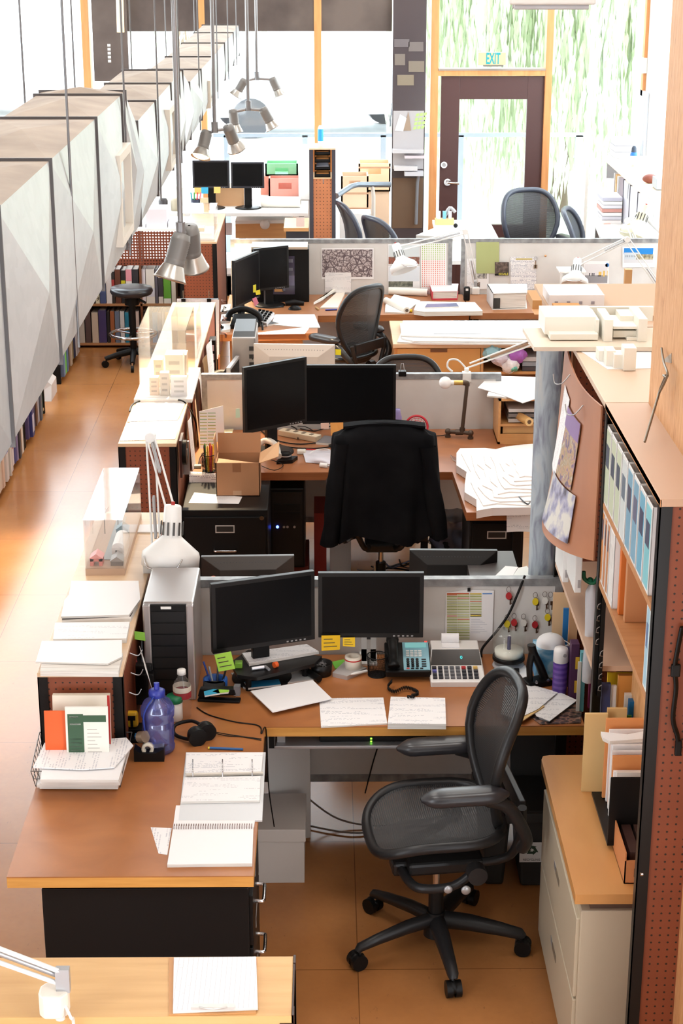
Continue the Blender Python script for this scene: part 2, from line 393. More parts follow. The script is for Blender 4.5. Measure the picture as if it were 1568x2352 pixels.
# dark panels carrying the upper glazing's reflection, and the dark screen beside the door
DARK=mat('dark_glazing',lambda t:t.set(Base_Color=t.ramp(t.n('ShaderNodeTexNoise',{'Vector':t.ob(),'Scale':1.6,'Detail':5.0}).outputs[0],[(.35,lin((66,56,54))),(.65,lin((104,92,86)))]),Roughness=.3))
zt=bz(71)
struct(MB().box(posts[0][1]+.05,posts[1][0],YB-.05,YB,zt,3.6,DARK).box(posts[1][1],posts[2][0],YB-.05,YB,zt,3.6,DARK).box(posts[2][1],bx(899),YB-.05,YB,zt,3.6,DARK),'trim_7')
x0,x1=bx(216),bx(296)
m=MB().box(x0,x1,YB-.09,YB-.052,bz(184),zt+.7,DARK)
for k in range(5): m.box(bx(249),bx(256),YB-.093,YB-.09,bz(141-9*k),bz(135-9*k),C((215,214,210),.7))
m.build('dark_wall_panel',None,'tall dark panel by the left timber post, with a column of pale tags','panel')
# dark screen column; the workspace it reflects is built as thin solid pieces
sx0,sx1=bx(901),bx(977)
SCR=mat('smoked_glass_screen',lambda t:t.set(Base_Color=lin((78,70,72)),Roughness=.12))
m=MB().box(sx0,sx1,YB-.1,YB-.05,0,3.6,SCR)
struct(m,'trim_8')
BOARD=C((172,168,170),.5)
def reflpaper(name,pxs,y,mt,label,cat,group=None,th=.002):
    q=[Y(a,b,y) for a,b in pxs]
    return MB().slab(q,th,mt).build(name,None,label,cat,group)
struct(MB().box(sx0+.01,sx1-.01,YB-.104,YB-.1,bz(385),bz(252),BOARD).box(sx0+.01,sx1-.01,YB-.104,YB-.1,bz(520),bz(405),C((104,82,64),.5)),'trim_9')  # reflected board and brown table top, painted as flat panels
reflpaper('pinned_or_reflected_sheet',[(906,300),(918,262),(935,272),(926,302)],YB-.106,C((206,204,206)),'pale grey sheet reflected askew in dark screen left of door','paper')  # part of the reflection, made as a solid sheet
reflpaper('reflected_triangle',[(926,300),(938,256),(944,300)],YB-.108,C((150,130,112)),'brown triangular offcut reflected in dark screen left of door','paper')
m=MB()
for i in range(3):
    for j in range(4):
        a=948+9*i+2*j; b=298-10*j-1*i
        m.slab([Y(a,b,YB-.106),Y(a+7,b-1,YB-.106),Y(a+9,b-8,YB-.106),Y(a+2,b-7,YB-.106)],.002,C((170,200,120)))
m.build('reflected_stencil',None,'green stencil sheet of squares reflected in dark screen','stencil')
for k,(a,b,c,d,col) in enumerate([(902,338,974,346,(190,188,192)),(930,352,976,358,(200,190,196)),(906,376,960,386,(206,206,210)),(930,388,974,398,(196,198,206))]):
    m=MB().box(bx(a),bx(c),YB-.2,YB-.106,bz(d),bz(b),C(col))
    m.build('paper_pile',None,['topmost','second','third','lowest'][k]+' of the four paper piles reflected in the dark screen','paper pile')
m=MB().tube([Y(962,395,YB-.15),Y(958,420,YB-.14),Y(955,515,YB-.14)],.016,C((120,124,132),.4)); m.build('reflected_leg',None,'grey metal table leg reflected in the dark screen','leg')
for k,(a,b,c,d) in enumerate([(905,90,940,108),(938,96,972,118),(906,124,930,150),(938,140,974,165),(912,172,950,196)]):
    reflpaper('photo_print',[(a,d),(c,d),(c,b),(a,b)],YB-.106,C((104+6*k,96+5*k,98)),['highest','second highest','third highest','fourth highest','lowest'][k]+' of the dim prints reflected in the upper dark screen','print')
# door
dz0,dz1=0.0,2.13; dx0,dx1=bx(1009,400),bx(1251,400)
gx0,gx1,gz0,gz1=bx(1051,400),bx(1204,400),bz(516),bz(228)
BRN=C((78,50,48),.42)
d=MB().box(dx0,gx0,YB-.02,YB+.03,dz0,dz1,BRN).box(gx1,dx1,YB-.02,YB+.03,dz0,dz1,BRN).box(gx0,gx1,YB-.02,YB+.03,dz0,gz0,BRN).box(gx0,gx1,YB-.02,YB+.03,gz1,dz1,BRN)
door=struct(d,'door_1',bevel=.003)
MB().box(gx0-.01,gx1+.01,YB,YB+.008,gz0-.01,gz1+.01,GLASS).build('door_pane',door,w=True)
c=Y(1027,418,YB-.02); 
MB().cyl(c,c-Vector((0,.02,0)),.035,CHROME).cyl(c-Vector((0,.02,0)),c-Vector((0,.06,0)),.014,CHROME).tube([c-Vector((0,.055,0)),c+Vector((.03,-.06,0)),c+Vector((.11,-.055,-.008))],.012,CHROME).build('lever_handle',door,'satin chrome lever handle',w=True)
c=Y(1019,378,YB-.02); MB().cyl(c,c-Vector((0,.025,0)),.032,CHROME).cyl(c-Vector((0,.02,0)),c-Vector((0,.035,0)),.018,SILV).build('deadbolt',door,'round chrome deadbolt',w=True)
struct(MB().box(jl1,jr0,YB-.06,YB+.08,bz(173),bz(161),FIR).box(jl1,jr0,YB-.07,YB+.08,bz(161),bz(157),C((150,140,130),.5)),'trim_10')
struct(MB().box(jl1,jr0,YB+.005,YB+.015,bz(157),CZ,GLASS),'window_9')
# exit sign
s=T('exit_sign','cream EXIT sign with teal letters on the rail above the brown door','sign',Y(1128,153,YB-.11))
a,b=Y(1097,152,YB-.11),Y(1161,120,YB-.11)
MB().box(a.x,b.x,YB-.14,YB-.09,a.z+.012,b.z,C((196,180,140),.5)).build('sign_body',s,w=True,bevel=.003)
MB().text('EXIT',.145,LM(((a.x+b.x)/2+.01,YB-.1415,(a.z+b.z)/2+.004),0,pi/2),C((20,150,160),.5),bold=.003,sx=.46).build('lettering',s,w=True)
MB().box(a.x+.05,b.x-.02,YB-.13,YB-.07,a.z-.002,a.z+.012,C((120,116,112))).build('bracket',s,w=True)
# small things on right wall
q=[X(1436,330,WR-.004),X(1454,345,WR-.004),X(1454,228,WR-.004),X(1436,250,WR-.004)]
p=T('framed_picture','pale framed picture on the right white wall beyond the shelves','picture',(WR-.02,16.6,1.6))
q0=X(1443,290,WR-.02)
MB().box(WR-.03,WR-.001,16.35,16.9,1.25,2.05,C((190,196,206),.5)).build('frame',p,w=True); MB().box(WR-.034,WR-.03,16.39,16.86,1.3,2.0,C((214,220,228),.5)).build('print',p,w=True)
p=X(1479,150,WR-.02); MB().box(WR-.06,WR,p.y-.05,p.y+.05,p.z-.07,p.z+.07,WHT).build('wall_sensor',None,'small white sensor box on the timber post of the right wall','sensor',bevel=.006)
# ---------------------------------------------------------------- outside
struct(MB().box(-40,40,YB+.35,90,-.12,-.02,C((214,214,210),.9)),'trim_11',kind='structure')
ST=C((150,160,172),.4,.3)
rl=T('railing','grey metal railing outside beyond the glass door','railing',(0,19.6,0))
yr=19.6
def rb(a,b,c,d,nm): MB().box(Y(a,d,yr).x,Y(c,d,yr).x,yr-.03,yr+.03,Y(a,d,yr).z,Y(a,b,yr).z,ST).build(nm,rl,w=True)
rb(490,306,1341,315,'top_rail')
for a in (1056,1330): 
    p=Y(a,310,yr); MB().box(p.x-.04,p.x+.04,yr-.03,yr+.03,-.02,p.z,ST).build('post',rl,w=True)
for a in (520,700,880): 
    p=Y(a,310,yr); MB().box(p.x-.03,p.x+.03,yr-.03,yr+.03,-.02,p.z,ST).build('post',rl,w=True)
# willow-like trees outside: trunk and hanging leaf strands
LEAF=[_leaf((216,224,200)),_leaf((226,232,216)),_leaf((202,214,186))]
def tree(x,y,h,r,n,label,seed):
    R2=random.Random(seed); t=T('willow_tree',label,'tree',(x,y,-.02),0,'trees beyond the glass door')
    m=MB().tube([(0,0,0),(.1,0,h*.4),(-.05,.1,h*.75)],[.16,.12,.07],C((120,104,88),.8))
    for k in range(5): a=k*1.26; m.tube([(0,.05,h*.7),(r*.4*math.cos(a),r*.4*math.sin(a),h*.9),(r*.8*math.cos(a),r*.8*math.sin(a),h*.94)],[.06,.04,.02],C((120,104,88),.8),seg=6)
    m.build('trunk',t)
    m=MB()
    for k in range(n):
        a=R2.uniform(0,2*pi); rr=r*math.sqrt(R2.random()); top=h*(.98-.35*(rr/r)**2)*R2.uniform(.86,1.04); x0,y0=rr*math.cos(a),rr*math.sin(a)
        L=R2.uniform(.55,1.0)*top; st=int(L/.16); mt=R2.choice(LEAF)
        for j in range(st):
            zz=top-j*.16; ox=x0+.05*math.sin(j*.7+k); w=R2.uniform(.014,.032); an=R2.uniform(0,pi); dx,dy=math.cos(an)*w,math.sin(an)*w
            m.add([(ox-dx,y0-dy,zz),(ox,y0,zz-.17),(ox+dx,y0+dy,zz),(ox,y0,zz+.07)],[(0,1,2,3)],mt)
    m.build('foliage',t,kind='stuff')
tree(2.95,22.4,6.3,2.2,2300,'pale green weeping tree outside, straight behind the door glass',1)
tree(6.0,27.0,6.6,1.9,900,'pale green weeping tree outside, right of the door',2)
tree(-3.5,44.0,5.0,2.2,350,'small far tree outside, left of the door',3)
# parked cars far outside, seen washed out through the glazing
def car(x,y,col,label,rz):
    t=T('parked_car',label,'car',(x,y,-.02),rz)
    b=MB(); prof=[(-2.1,.35),(-2.15,.75),(-1.9,.95),(-1.1,1.02),(-.6,1.42),(.7,1.45),(1.3,1.02),(2.05,.9),(2.15,.6),(2.1,.35)]
    b.prism(prof,-.85,.85,C(col,.25),LM((0,0,0),0,pi/2)); b.build('body',t,bevel=.04)
    g=MB().prism([(-.98,1.02),(-.55,1.36),(.65,1.38),(1.12,1.02)],-.86,.86,C((206,214,222),.2),LM((0,0,0),0,pi/2)); g.build('windows',t)
    for sx in (-1.35,1.35):
        for sy in (-.8,.8): MB().cyl((sx,sy-.1,.33),(sx,sy+.1,.33),.33,C((70,70,74),.6),seg=24).build('wheel',t)
car(-.1,31,(214,222,232),'pale blue parked car outside, right of the centre post',.2)
car(-5.2,34,(214,216,220),'silver parked car outside, behind the left glazing',.1)
# ================================================================ WORLD + LIGHTS
w=bpy.data.worlds.new('sky'); SC.world=w; w.use_nodes=True
nt=w.node_tree; bg=nt.nodes['Background']
tc=nt.nodes.new('ShaderNodeTexCoord'); sp=nt.nodes.new('ShaderNodeSeparateXYZ'); nt.links.new(tc.outputs['Generated'],sp.inputs[0])
rp=nt.nodes.new('ShaderNodeValToRGB'); nt.links.new(sp.outputs[2],rp.inputs[0]); rp.color_ramp.elements[0].color=(.93,.96,1,1); rp.color_ramp.elements[1].color=(.78,.88,1,1)
nt.links.new(rp.outputs[0],bg.inputs[0]); bg.inputs[1].default_value=7.0
def area(name,loc,size,power,col=(1,.95,.88),rx=0,rz=0,sy=None):
    l=bpy.data.lights.new(name,'AREA'); l.energy=power; l.size=size; l.color=col
    if sy: l.shape='RECTANGLE'; l.size_y=sy
    o=bpy.data.objects.new(name,l); COL.objects.link(o); o.location=loc; o.rotation_euler=(rx,0,rz); return o
for y,pw_ in ((2.5,17),(6.2,50),(9.8,40),(13.4,44)):
    area('overhead_fill',(-1.3,y,5.9),1.0,pw_,(1,.97,.93),sy=1.6); area('overhead_fill',(1.4,y,5.9),1.0,pw_,(1,.97,.93),sy=1.6)  # unseen area lights added overhead to fill the room, without fixtures
SC.view_settings.view_transform='Standard'; SC.view_settings.look='None'; SC.view_settings.gamma=1; SC.view_settings.exposure=.2
# ================================================================ OVERHEAD DUCT
def duct():
    xr,w_,zb=-.752,.31,2.44; xl=xr-w_
    t=T('air_duct','long galvanised square air duct hung above the left aisle','duct',(xr-w_/2,3.2,zb))
    secs=[(2.9,3.0),(4.0,3.0),(4.8,3.0),(5.8,3.0),(6.55,3.0),(6.68,3.0),(7.06,2.845),(7.85,2.845),(8.66,2.845),(9.4,2.845),(9.86,2.74),(10.8,2.73),(12.0,2.71),(13.4,2.7),(14.7,2.69),(15.7,2.69)]
    def panel(m,q,out,mt):
        c=sum(q,Vector((0,0,0)))/4+out; m.add(q+[c],[(0,1,4),(1,2,4),(2,3,4),(3,0,4)],mt)
    for (ya,ha),(yb,hb) in zip(secs,secs[1:]):
        m=MB(); o=.045
        V=Vector
        panel(m,[V((xr,ya,zb)),V((xr,yb,zb)),V((xr,yb,hb)),V((xr,ya,ha))],V((o,0,0)),GALV)
        panel(m,[V((xl,yb,zb)),V((xl,ya,zb)),V((xl,ya,ha)),V((xl,yb,hb))],V((-o,0,0)),GALV)
        panel(m,[V((xl,ya,zb)),V((xl,yb,zb)),V((xr,yb,zb)),V((xr,ya,zb))],V((0,0,-o)),GALV)
        panel(m,[V((xl,ya,ha)),V((xr,ya,ha)),V((xr,yb,hb)),V((xl,yb,hb))],V((0,0,o*.6)),DUST)
        # standing seam at the far end of each length
        e=.009; SM_=C((92,88,88),.5,.3); m.box(xl-e,xr+e,yb-.004,yb+.004,hb,hb+e,SM_).box(xr,xr+e,yb-.004,yb+.004,zb,hb,SM_).box(xl-e,xl,yb-.004,yb+.004,zb,hb,SM_).box(xl-e,xr+e,yb-.004,yb+.004,zb-e,zb,SM_)
        m.build('duct_length',t,w=True)
    for (y0,y1,zl,zh) in ((6.12,6.48,2.52,2.84),(8.15,8.55,2.5,2.78),(11.1,11.5,2.47,2.64)):
        m=MB(); f=C((224,218,206),.5); xx=xr+.02; o=.03
        m.box(xr,xx+.02,y0,y0+o,zl,zh,f).box(xr,xx+.02,y1-o,y1,zl,zh,f).box(xr,xx+.02,y0+o,y1-o,zl,zl+o,f).box(xr,xx+.02,y0+o,y1-o,zh-o,zh,f)
        g=m.build('air_register',t,'beige framed air register',w=True)
        MB().box(xr,xr+.012,y0+o,y1-o,zl+o,zh-o,C((150,144,136),.6)).build('grille',g,w=True)
    for x,y,zt in ((xr+.02,5.05,0),(xr+.02,6.5,0),(xr+.02,7.8,0),(xr+.02,9.0,0),(xr+.02,10.4,0),(xr+.02,12.2,0),(xr+.02,13.6,0),(xr+.02,14.9,0),(xl-.015,5.05,0),(xl-.015,6.4,0),(xl-.015,7.7,0),(xl-.015,10.0,0),(xl-.015,12.2,0),(xl-.015,14.9,0)):
        MB().cyl((x,y,zb-.02),(x,y,CZ),.004,C((120,120,122),.4,.6),seg=6).build('hanger_rod',t,w=True)
duct()
# ---------------------------------------------------------------- pendant spot lamps
CHR=C((190,186,180),.3,.85)
BULB=glow('lit_reflector',(255,214,160),5.0)
def spotlamp(px,py,y,heads,label,sc=1.0):
    c=Y(px,py,y); t=T('pendant_spotlight',label,'pendant lamp',c,0,None)
    MB().cyl((0,0,0),(0,0,CZ-c.z),.011,C((150,150,152),.35,.7),seg=10).build('stem',t)
    MB().cyl((0,0,.05),(0,0,-.012),.02,C((140,140,142),.4,.7)).tube([heads[0][0],(0,0,0),heads[1][0]],.009,C((150,150,152),.4,.6)).build('crossbar',t)
    for (base,dirv,lit) in heads:
        HS=sc
        d=Vector(dirv).normalized(); q=d.to_track_quat('Z','Y').to_matrix().to_4x4(); M=Matrix.Translation(Vector(base))@q@Matrix.Scale(HS,4)
        m=MB(); g=C((128,126,124),.45,.3)
        prof=[(.004,-.02),(.026,-.016),(.03,.0)]+[(.03+.002*(k%2),.004*k) for k in range(1,18)]+[(.032,.08),(.03,.085),(.0,.085)]
        m.lathe(prof,(0,0,0),g,20,M); h=m.build('lamp_head',t)
        MB().lathe([(.03,.082),(.034,.085),(.05,.125),(.054,.13),(.05,.128),(.03,.09)],(0,0,0),CHR,24,M).build('reflector',h,'chrome reflector rim')
        MB().ball((0,0,.118 if lit else .112),.046 if lit else .038,BULB if lit else C((226,220,206),.2),M,14,8,(1,1,.4)).build('bulb',h)
        if lit:
            l=bpy.data.lights.new('spot_bulb','SPOT'); l.energy=420; l.color=(1,.78,.5); l.spot_size=1.1; l.spot_blend=.6; l.shadow_soft_size=.04
            o=bpy.data.objects.new('spot_bulb',l); COL.objects.link(o); o.location=c+Vector(base)+d*.17; o.rotation_euler=d.to_track_quat('-Z','Y').to_euler()
spotlamp(415,538,7.0,[((-.0,.0,-.02),(-.30,-.28,-1),False),((.03,.07,-.0),(.02,.3,-.9),False)],'double spot pendant hanging nearest, over the acrylic model boxes',1.3)
spotlamp(493,300,10.3,[((-.05,0,-.02),(-.26,-.5,-1),True),((.08,.02,.01),(.2,.25,-.6),False)],'double spot pendant second along, glowing above the far monitors',1.1)
spotlamp(570,250,11.6,[((-.1,0,-.02),(.1,0,-1),True),((.1,0,-.01),(.55,0,-1),False)],'double spot pendant third along, with spread heads')
spotlamp(590,180,13.7,[((-.1,0,-.02),(-.6,0,-1),False),((.12,0,-.01),(.45,0,-1),False)],'double spot pendant farthest along, pale with spread heads')
m=T('tube_reflection','upright glowing tube reflection before the dark panel at top left','reflection',Y(277,74,16.6)); MB().cyl(Y(277,74,16.6),Y(273,-60,16.6),.035,glow('reflected_tube',(255,226,180),1.6),seg=14).build('tube',m,w=True); MB().cyl(Y(273,-60,16.6),Vector((Y(273,-60,16.6).x,16.6,CZ)),.006,SILV,seg=6).build('hanger_rod',m,w=True)  # glowing rod stands in for a tube reflected in dark glass; hanger added
a=Y(1165,9,9.0); b=Y(1362,9,9.0)
f=T('strip_light','white strip light at the top edge above the door','strip light',(a+b)/2)
for x in (a.x+.08,b.x-.08): MB().cyl((x,9.0,a.z+.05),(x,9.0,CZ),.004,SILV,seg=6).build('hanger_rod',f,w=True)
MB().box(a.x,b.x,8.9,9.1,a.z,a.z+.06,WHT).build('housing',f,w=True,bevel=.01)
for k in range(2): MB().cyl((a.x+.03,8.95+.1*k,a.z-.012),(b.x-.03,8.95+.1*k,a.z-.012),.013,C((214,218,226),.3),seg=10).build('tube',f,w=True)
# ---------------------------------------------------------------- timber pillar
pf=Z(1488,925,2.10)
struct(MB().box(pf.x,pf.x+.4,4.2,pf.y,0,CZ,OSB),'trim_12',bevel=.008)
hk=T('cable_hook','bent wire hook with turnbuckle cable on the timber pillar','hook',X(1525,830,pf.x))
W=C((128,118,104),.4,.7)
pp=[X(1519,800,pf.x-.012),X(1524,832,pf.x-.02),X(1532,855,pf.x-.03),X(1531,866,pf.x-.03),X(1523,862,pf.x-.03)]
MB().tube(smoothpath(pp,4),.004,W,6).build('hook',hk,w=True)
q=[X(1519,830,pf.x-.002),X(1541,834,pf.x-.002),X(1541,811,pf.x-.002)]; MB().slab(q,.006,C((176,164,150),.4,.5)).build('bracket_plate',hk,w=True)
MB().tube(smoothpath([X(1529,862,pf.x-.03),X(1519,885,pf.x-.03),X(1514,900,pf.x-.03),X(1521,888,pf.x-.034),X(1531,866,pf.x-.034)],4),.004,W,6).build('loop',hk,w=True)
e=Z(1480,1015,2.12); MB().tube([X(1514,900,pf.x-.03),e],.004,W,6).build('cable',hk,w=True)
# ================================================================ KITS
D=.74
def sheet(name,pxs,z,mt,label,cat,th=.0015,group=None,parent=None,clip=False):
    q=[Z(a,b,z+th) for a,b in pxs]
    n=(q[1]-q[0]).cross(q[2]-q[0])
    if n.z<0: q=q[::-1]
    m=MB().slab(q,th,mt,PAGES if th>.004 else None)
    return m.build(name,parent,label,cat,group,w=parent is not None)
def vsheet(name,pxs,y,mt,label,cat,th=.0015,group=None,extra=None,parent=None):
    q=[Y(a,b,y-th) for a,b in pxs]
    n=(q[1]-q[0]).cross(q[2]-q[0])
    if n.y>0: q=q[::-1]
    m=MB().slab(q,th,mt)
    if extra: extra(m,y-th)
    return m.build(name,parent,label,cat,group,w=parent is not None)
def yrect(m,a,b,c,d,y,mt,th=.0006): # photo box a,b - c,d on the cross plane y
    p,q=Y(a,d,y),Y(c,b,y); m.box(p.x,q.x,y-th,y,p.z,q.z,mt); return m
def monitor(label,loc,rz,w,h,hb,body=BLKM,group=None,neck=True,tilt=0.0,backmat=None,base=BLK,cat='monitor'):
    t=T('monitor',label,cat,loc,rz,group); M=Matrix.Translation((0,0,hb))@Matrix.Rotation(tilt,4,'X')
    b=.016; bm=backmat or body
    m=MB().box(-w/2,w/2,-.012,.012,0,h,body,M)
    m.add([M@Vector(v) for v in [(-w/2,.012,.0),(w/2,.012,.0),(w/2,.012,h),(-w/2,.012,h),(-w*.3,.05,h*.18),(w*.3,.05,h*.18),(w*.3,.05,h*.8),(-w*.3,.05,h*.8)]],[(0,1,5,4),(1,2,6,5),(2,3,7,6),(3,0,4,7),(5,6,7,4)],bm)
    for k in range(22): m.box(-w*.36+k*w*.034,-w*.36+k*w*.034+.004,.0215,.03,h*.86,h*.92,DKG,M)
    o=m.build('casing',t,bevel=.003)
    MB().box(-w/2+b,w/2-b,-.0135,-.011,b+.004,h-b,SCREEN,M).build('screen',t,'dark switched-off screen')
    m=MB()
    for k in range(5): m.box(w/2-.12+k*.018,w/2-.112+k*.018,-.0142,-.011,.006,.011,SILV,M)
    m.build('buttons',o)
    if neck:
        MB().box(-.035,.035,.03,.06,.01,hb+h*.45,base).build('stand_neck',t,bevel=.004)
        MB().lathe([(0,.014),(.1,.012),(.12,.006),(.12,0),(0,0)],(0,.03,0),base,28).build('stand_base',t)
    return t
def chair(name,label,loc,rz,brot=0.0,group=None,mt=CHAIRP,lift=(0,0)):
    t=T(name,label,'office chair',loc,rz,group)
    m=MB().cyl((0,0,.05),(0,0,.15),.045,BLKM,.035).cyl((0,0,.15),(0,0,.24),.028,BLKM,seg=14)
    m.build('hub',t); MB().cyl((0,0,.22),(0,0,.37),.014,CHROME).build('gas_lift',t,'bright steel gas lift')
    for k in range(5):
        a=brot+k*2*pi/5; c,s=math.cos(a),math.sin(a); M=Matrix.Rotation(a,4,'Z')
        m=MB().tube([(.02,0,.115),(.12,0,.112),(.24,0,.096),(.315,0,.082),(.325,0,.07)],[.034,.032,.026,.022,.016],mt,10,M=M,rz=.8)
        l=m.build('leg',t)
        m=MB().cyl((.315,0,.09),(.315,0,.05),.008,CHROME,M=M,seg=8)
        for d in (-.016,.016): m.cyl((.325,d-.011,.031),(.325,d+.011,.031),.031,BLK,M=M,seg=18)
        m.ball((.325,0,.04),.03,BLK,M,12,8,(1,.8,.8)); m.build('caster',l)
    MB().box(-.09,.09,-.16,.12,.35,.40,mt).box(-.05,.05,.06,.17,.33,.385,mt).build('tilt_mechanism',t,bevel=.012)
    m=MB()
    for s in (-1,1): m.tube(smoothpath([(s*.05,.14,.36),(s*.16,.1,.35),(s*.2,-.02,.37),(s*.2,-.1,.43)],5),.017,mt,8).cyl((s*.2,-.1,.43),(s*.25,-.1,.43),.035,mt)
    m.build('seat_yoke',t)
    MB().ball((-.24,-.06,.375),.018,SILV,sq=(.5,1,1)).build('tilt_knob',t,'bright round tilt knob'); MB().ball((-.22,-.0,.37),.016,SILV,sq=(.5,1,1)).build('tilt_knob',t,'bright round tilt knob')
    def pw(v,e): return math.copysign(abs(v)**e,v)
    def so(a): return (.24*pw(math.cos(a),.62),.015+.235*pw(math.sin(a),.62))
    def sz(x,y): return .53+.022*(x/.25)**2-.055*max(0,(y-.06)/.19)**2+.012*max(0,(-y-.05)/.16)**2
    fr=[(so(a)[0],so(a)[1],sz(*so(a))) for a in [2*pi*k/48 for k in range(48)]]
    MB().tube(fr,.019,mt,10,True).build('seat_frame',t)
    def sf(u,v):
        x,y=so(2*pi*u); x*=v; y=.015+(y-.015)*v; return (x,y,sz(x,y)-.022*(1-v*v)+.006)
    MB().grid(sf,48,8,MESHF).build('seat_mesh',t,'dark woven mesh seat')
    def bo(a):
        z=.79+.265*pw(math.sin(a),.68); k=min(1,max(0,(z-.52)/.34)); k=k*k*(3-2*k); return (pw(math.cos(a),.6)*(.15+.085*k),z)
    def by(x,z):
        k=(z-.525)/.53; return -.185-.03*math.sin(k*pi*1.1)*-1-.06*k*k+.05*(x/.25)**2-.03
    fr=[(bo(a)[0],by(*bo(a)),bo(a)[1]) for a in [2*pi*k/56 for k in range(56)]]
    MB().tube(fr,.02,mt,10,True).build('back_frame',t)
    def bf(u,v):
        x,z=bo(2*pi*u); x*=v; z=.79+(z-.79)*v; return (x,by(x,z)-.004,z)
    MB().grid(bf,56,9,MESHF).build('back_mesh',t,'dark see-through mesh back')
    m=MB()
    for s in (-1,1): m.tube(smoothpath([(s*.07,-.14,.38),(s*.1,-.25,.42),(s*.16,-.27,.56),(s*.19,-.265,.66)],5),.017,mt,8)
    m.box(-.16,.16,-.285,-.262,.6,.67,mt); m.build('back_support',t,bevel=.004)
    for s in (-1,1):
        lf_=lift[0] if s<0 else lift[1]
        a=MB().tube(smoothpath([(s*.19,-.27,.5),(s*.235,-.27,.57),(s*.255,-.2,.64+lf_),(s*.255,-.12,.675+lf_)],5),[.024]*16,mt,10).build('arm_post',t)
        MB().grid(lambda u,v:(s*.255+.048*pw(math.cos(2*pi*u),.7)*(1-.25*(2*v-1)**4)*min(1,6*v+.05,6*(1-v)+.05)**.5,-.2+.31*v,.695+lf_+.027*pw(math.sin(2*pi*u),.8)*min(1,6*v+.05,6*(1-v)+.05)**.5-.012*max(0,v-.7)),20,14,CHAIRD if mt is not CHAIRP else C((44,43,46),.3)).build('arm_pad',t)
    return t
def divider(label,x0,x1,y,z0=.15,z1=1.07):
    t=T('divider_panel',label,'divider panel',((x0+x1)/2,y,0))
    MB().box(x0+.012,x1-.012,y,y+.028,z0+.012,z1-.012,PIN).build('panel_board',t,w=True)
    c=.032; m=MB().box(x0,x1,y-.006,y+.034,z1-c,z1,GALVD).box(x0,x1,y-.006,y+.034,z0,z0+c,GALVD).box(x0,x0+c,y-.006,y+.034,z0+c,z1-c,GALVD).box(x1-c,x1,y-.006,y+.034,z0+c,z1-c,GALVD)
    m.build('steel_edging',t,'mottled galvanised steel edging',w=True)
    for x in (x0+.05,x1-.09): MB().box(x,x+.04,y-.004,y+.032,0,z0,GALVD).build('foot',t,w=True)
    return t
def lowcab(label,x0,x1,y0,y1,z=1.07,top=PALE,name='pegboard_cabinet',shelves=2,peg=None,endpeg=True):
    t=T(name,label,'cabinet',((x0+x1)/2,(y0+y1)/2,0)); pg=peg or PEG
    a=.036
    for x,sx in ((x0,1),(x1,-1)):
        for y,s2 in ((y0,1),(y1,-1)):
            MB().box(min(x,x+sx*a),max(x,x+sx*a),min(y,y+s2*.004),max(y,y+s2*.004),0,z-.018,BLK).box(min(x,x+sx*.004),max(x,x+sx*.004),min(y,y+s2*a),max(y,y+s2*a),0,z-.018,BLK).build('corner_post',t,'black angle iron post',w=True)
    MB().box(x0,x1,y0,y1,z-.018,z,top).build('top_board',t,w=True,bevel=.002)
    MB().box(x0+a*.3,x1-a*.3,y0+.006,y0+.012,.06,z-.02,pg).build('end_panel',t,'brown pegboard end panel',w=True)
    MB().box(x0+a*.3,x1-a*.3,y1-.012,y1-.006,.06,z-.02,pg).build('end_panel',t,'brown pegboard end panel',w=True)
    MB().box(x1-.012,x1-.006,y0+.014,y1-.014,.06,z-.02,pg).build('back_panel',t,'brown pegboard back panel',w=True)
    for k in range(shelves): zz=.09+k*(z-.1)/max(1,shelves); MB().box(x0+.006,x1-.014,y0+.014,y1-.014,zz-.018,zz,PALE).build('shelf',t,w=True)
    return t
def sticky(name,pxs,y,col,label,cat='sticky note',lines=3):
    q=[Y(a,b,y) for a,b in pxs]; n=(q[1]-q[0]).cross(q[2]-q[0])
    if n.y>0: q=q[::-1]
    m=MB().slab(q,.0008,C(col,.7))
    tl,tr,br,bl=[Y(a,b,y-.0012) for a,b in pxs]
    for k in range(lines):
        f=.25+.5*k/max(1,lines-1); a=tl.lerp(bl,f); b=tr.lerp(br,f); p=a.lerp(b,.12); r_=a.lerp(b,.6+.25*((k*7)%3)/2); h=(tl-bl)*.028
        m.add([p-h,r_-h,r_+h,p+h],[(0,1,2,3)],C((90,80,60),.8))
    return m.build(name,None,label,cat)
def cable(name,pts,r,label,mt=BLK,cat='cable',n=6,group=None):
    return MB().tube(smoothpath(pts,n),r,mt,6).build(name,None,label,cat,group)
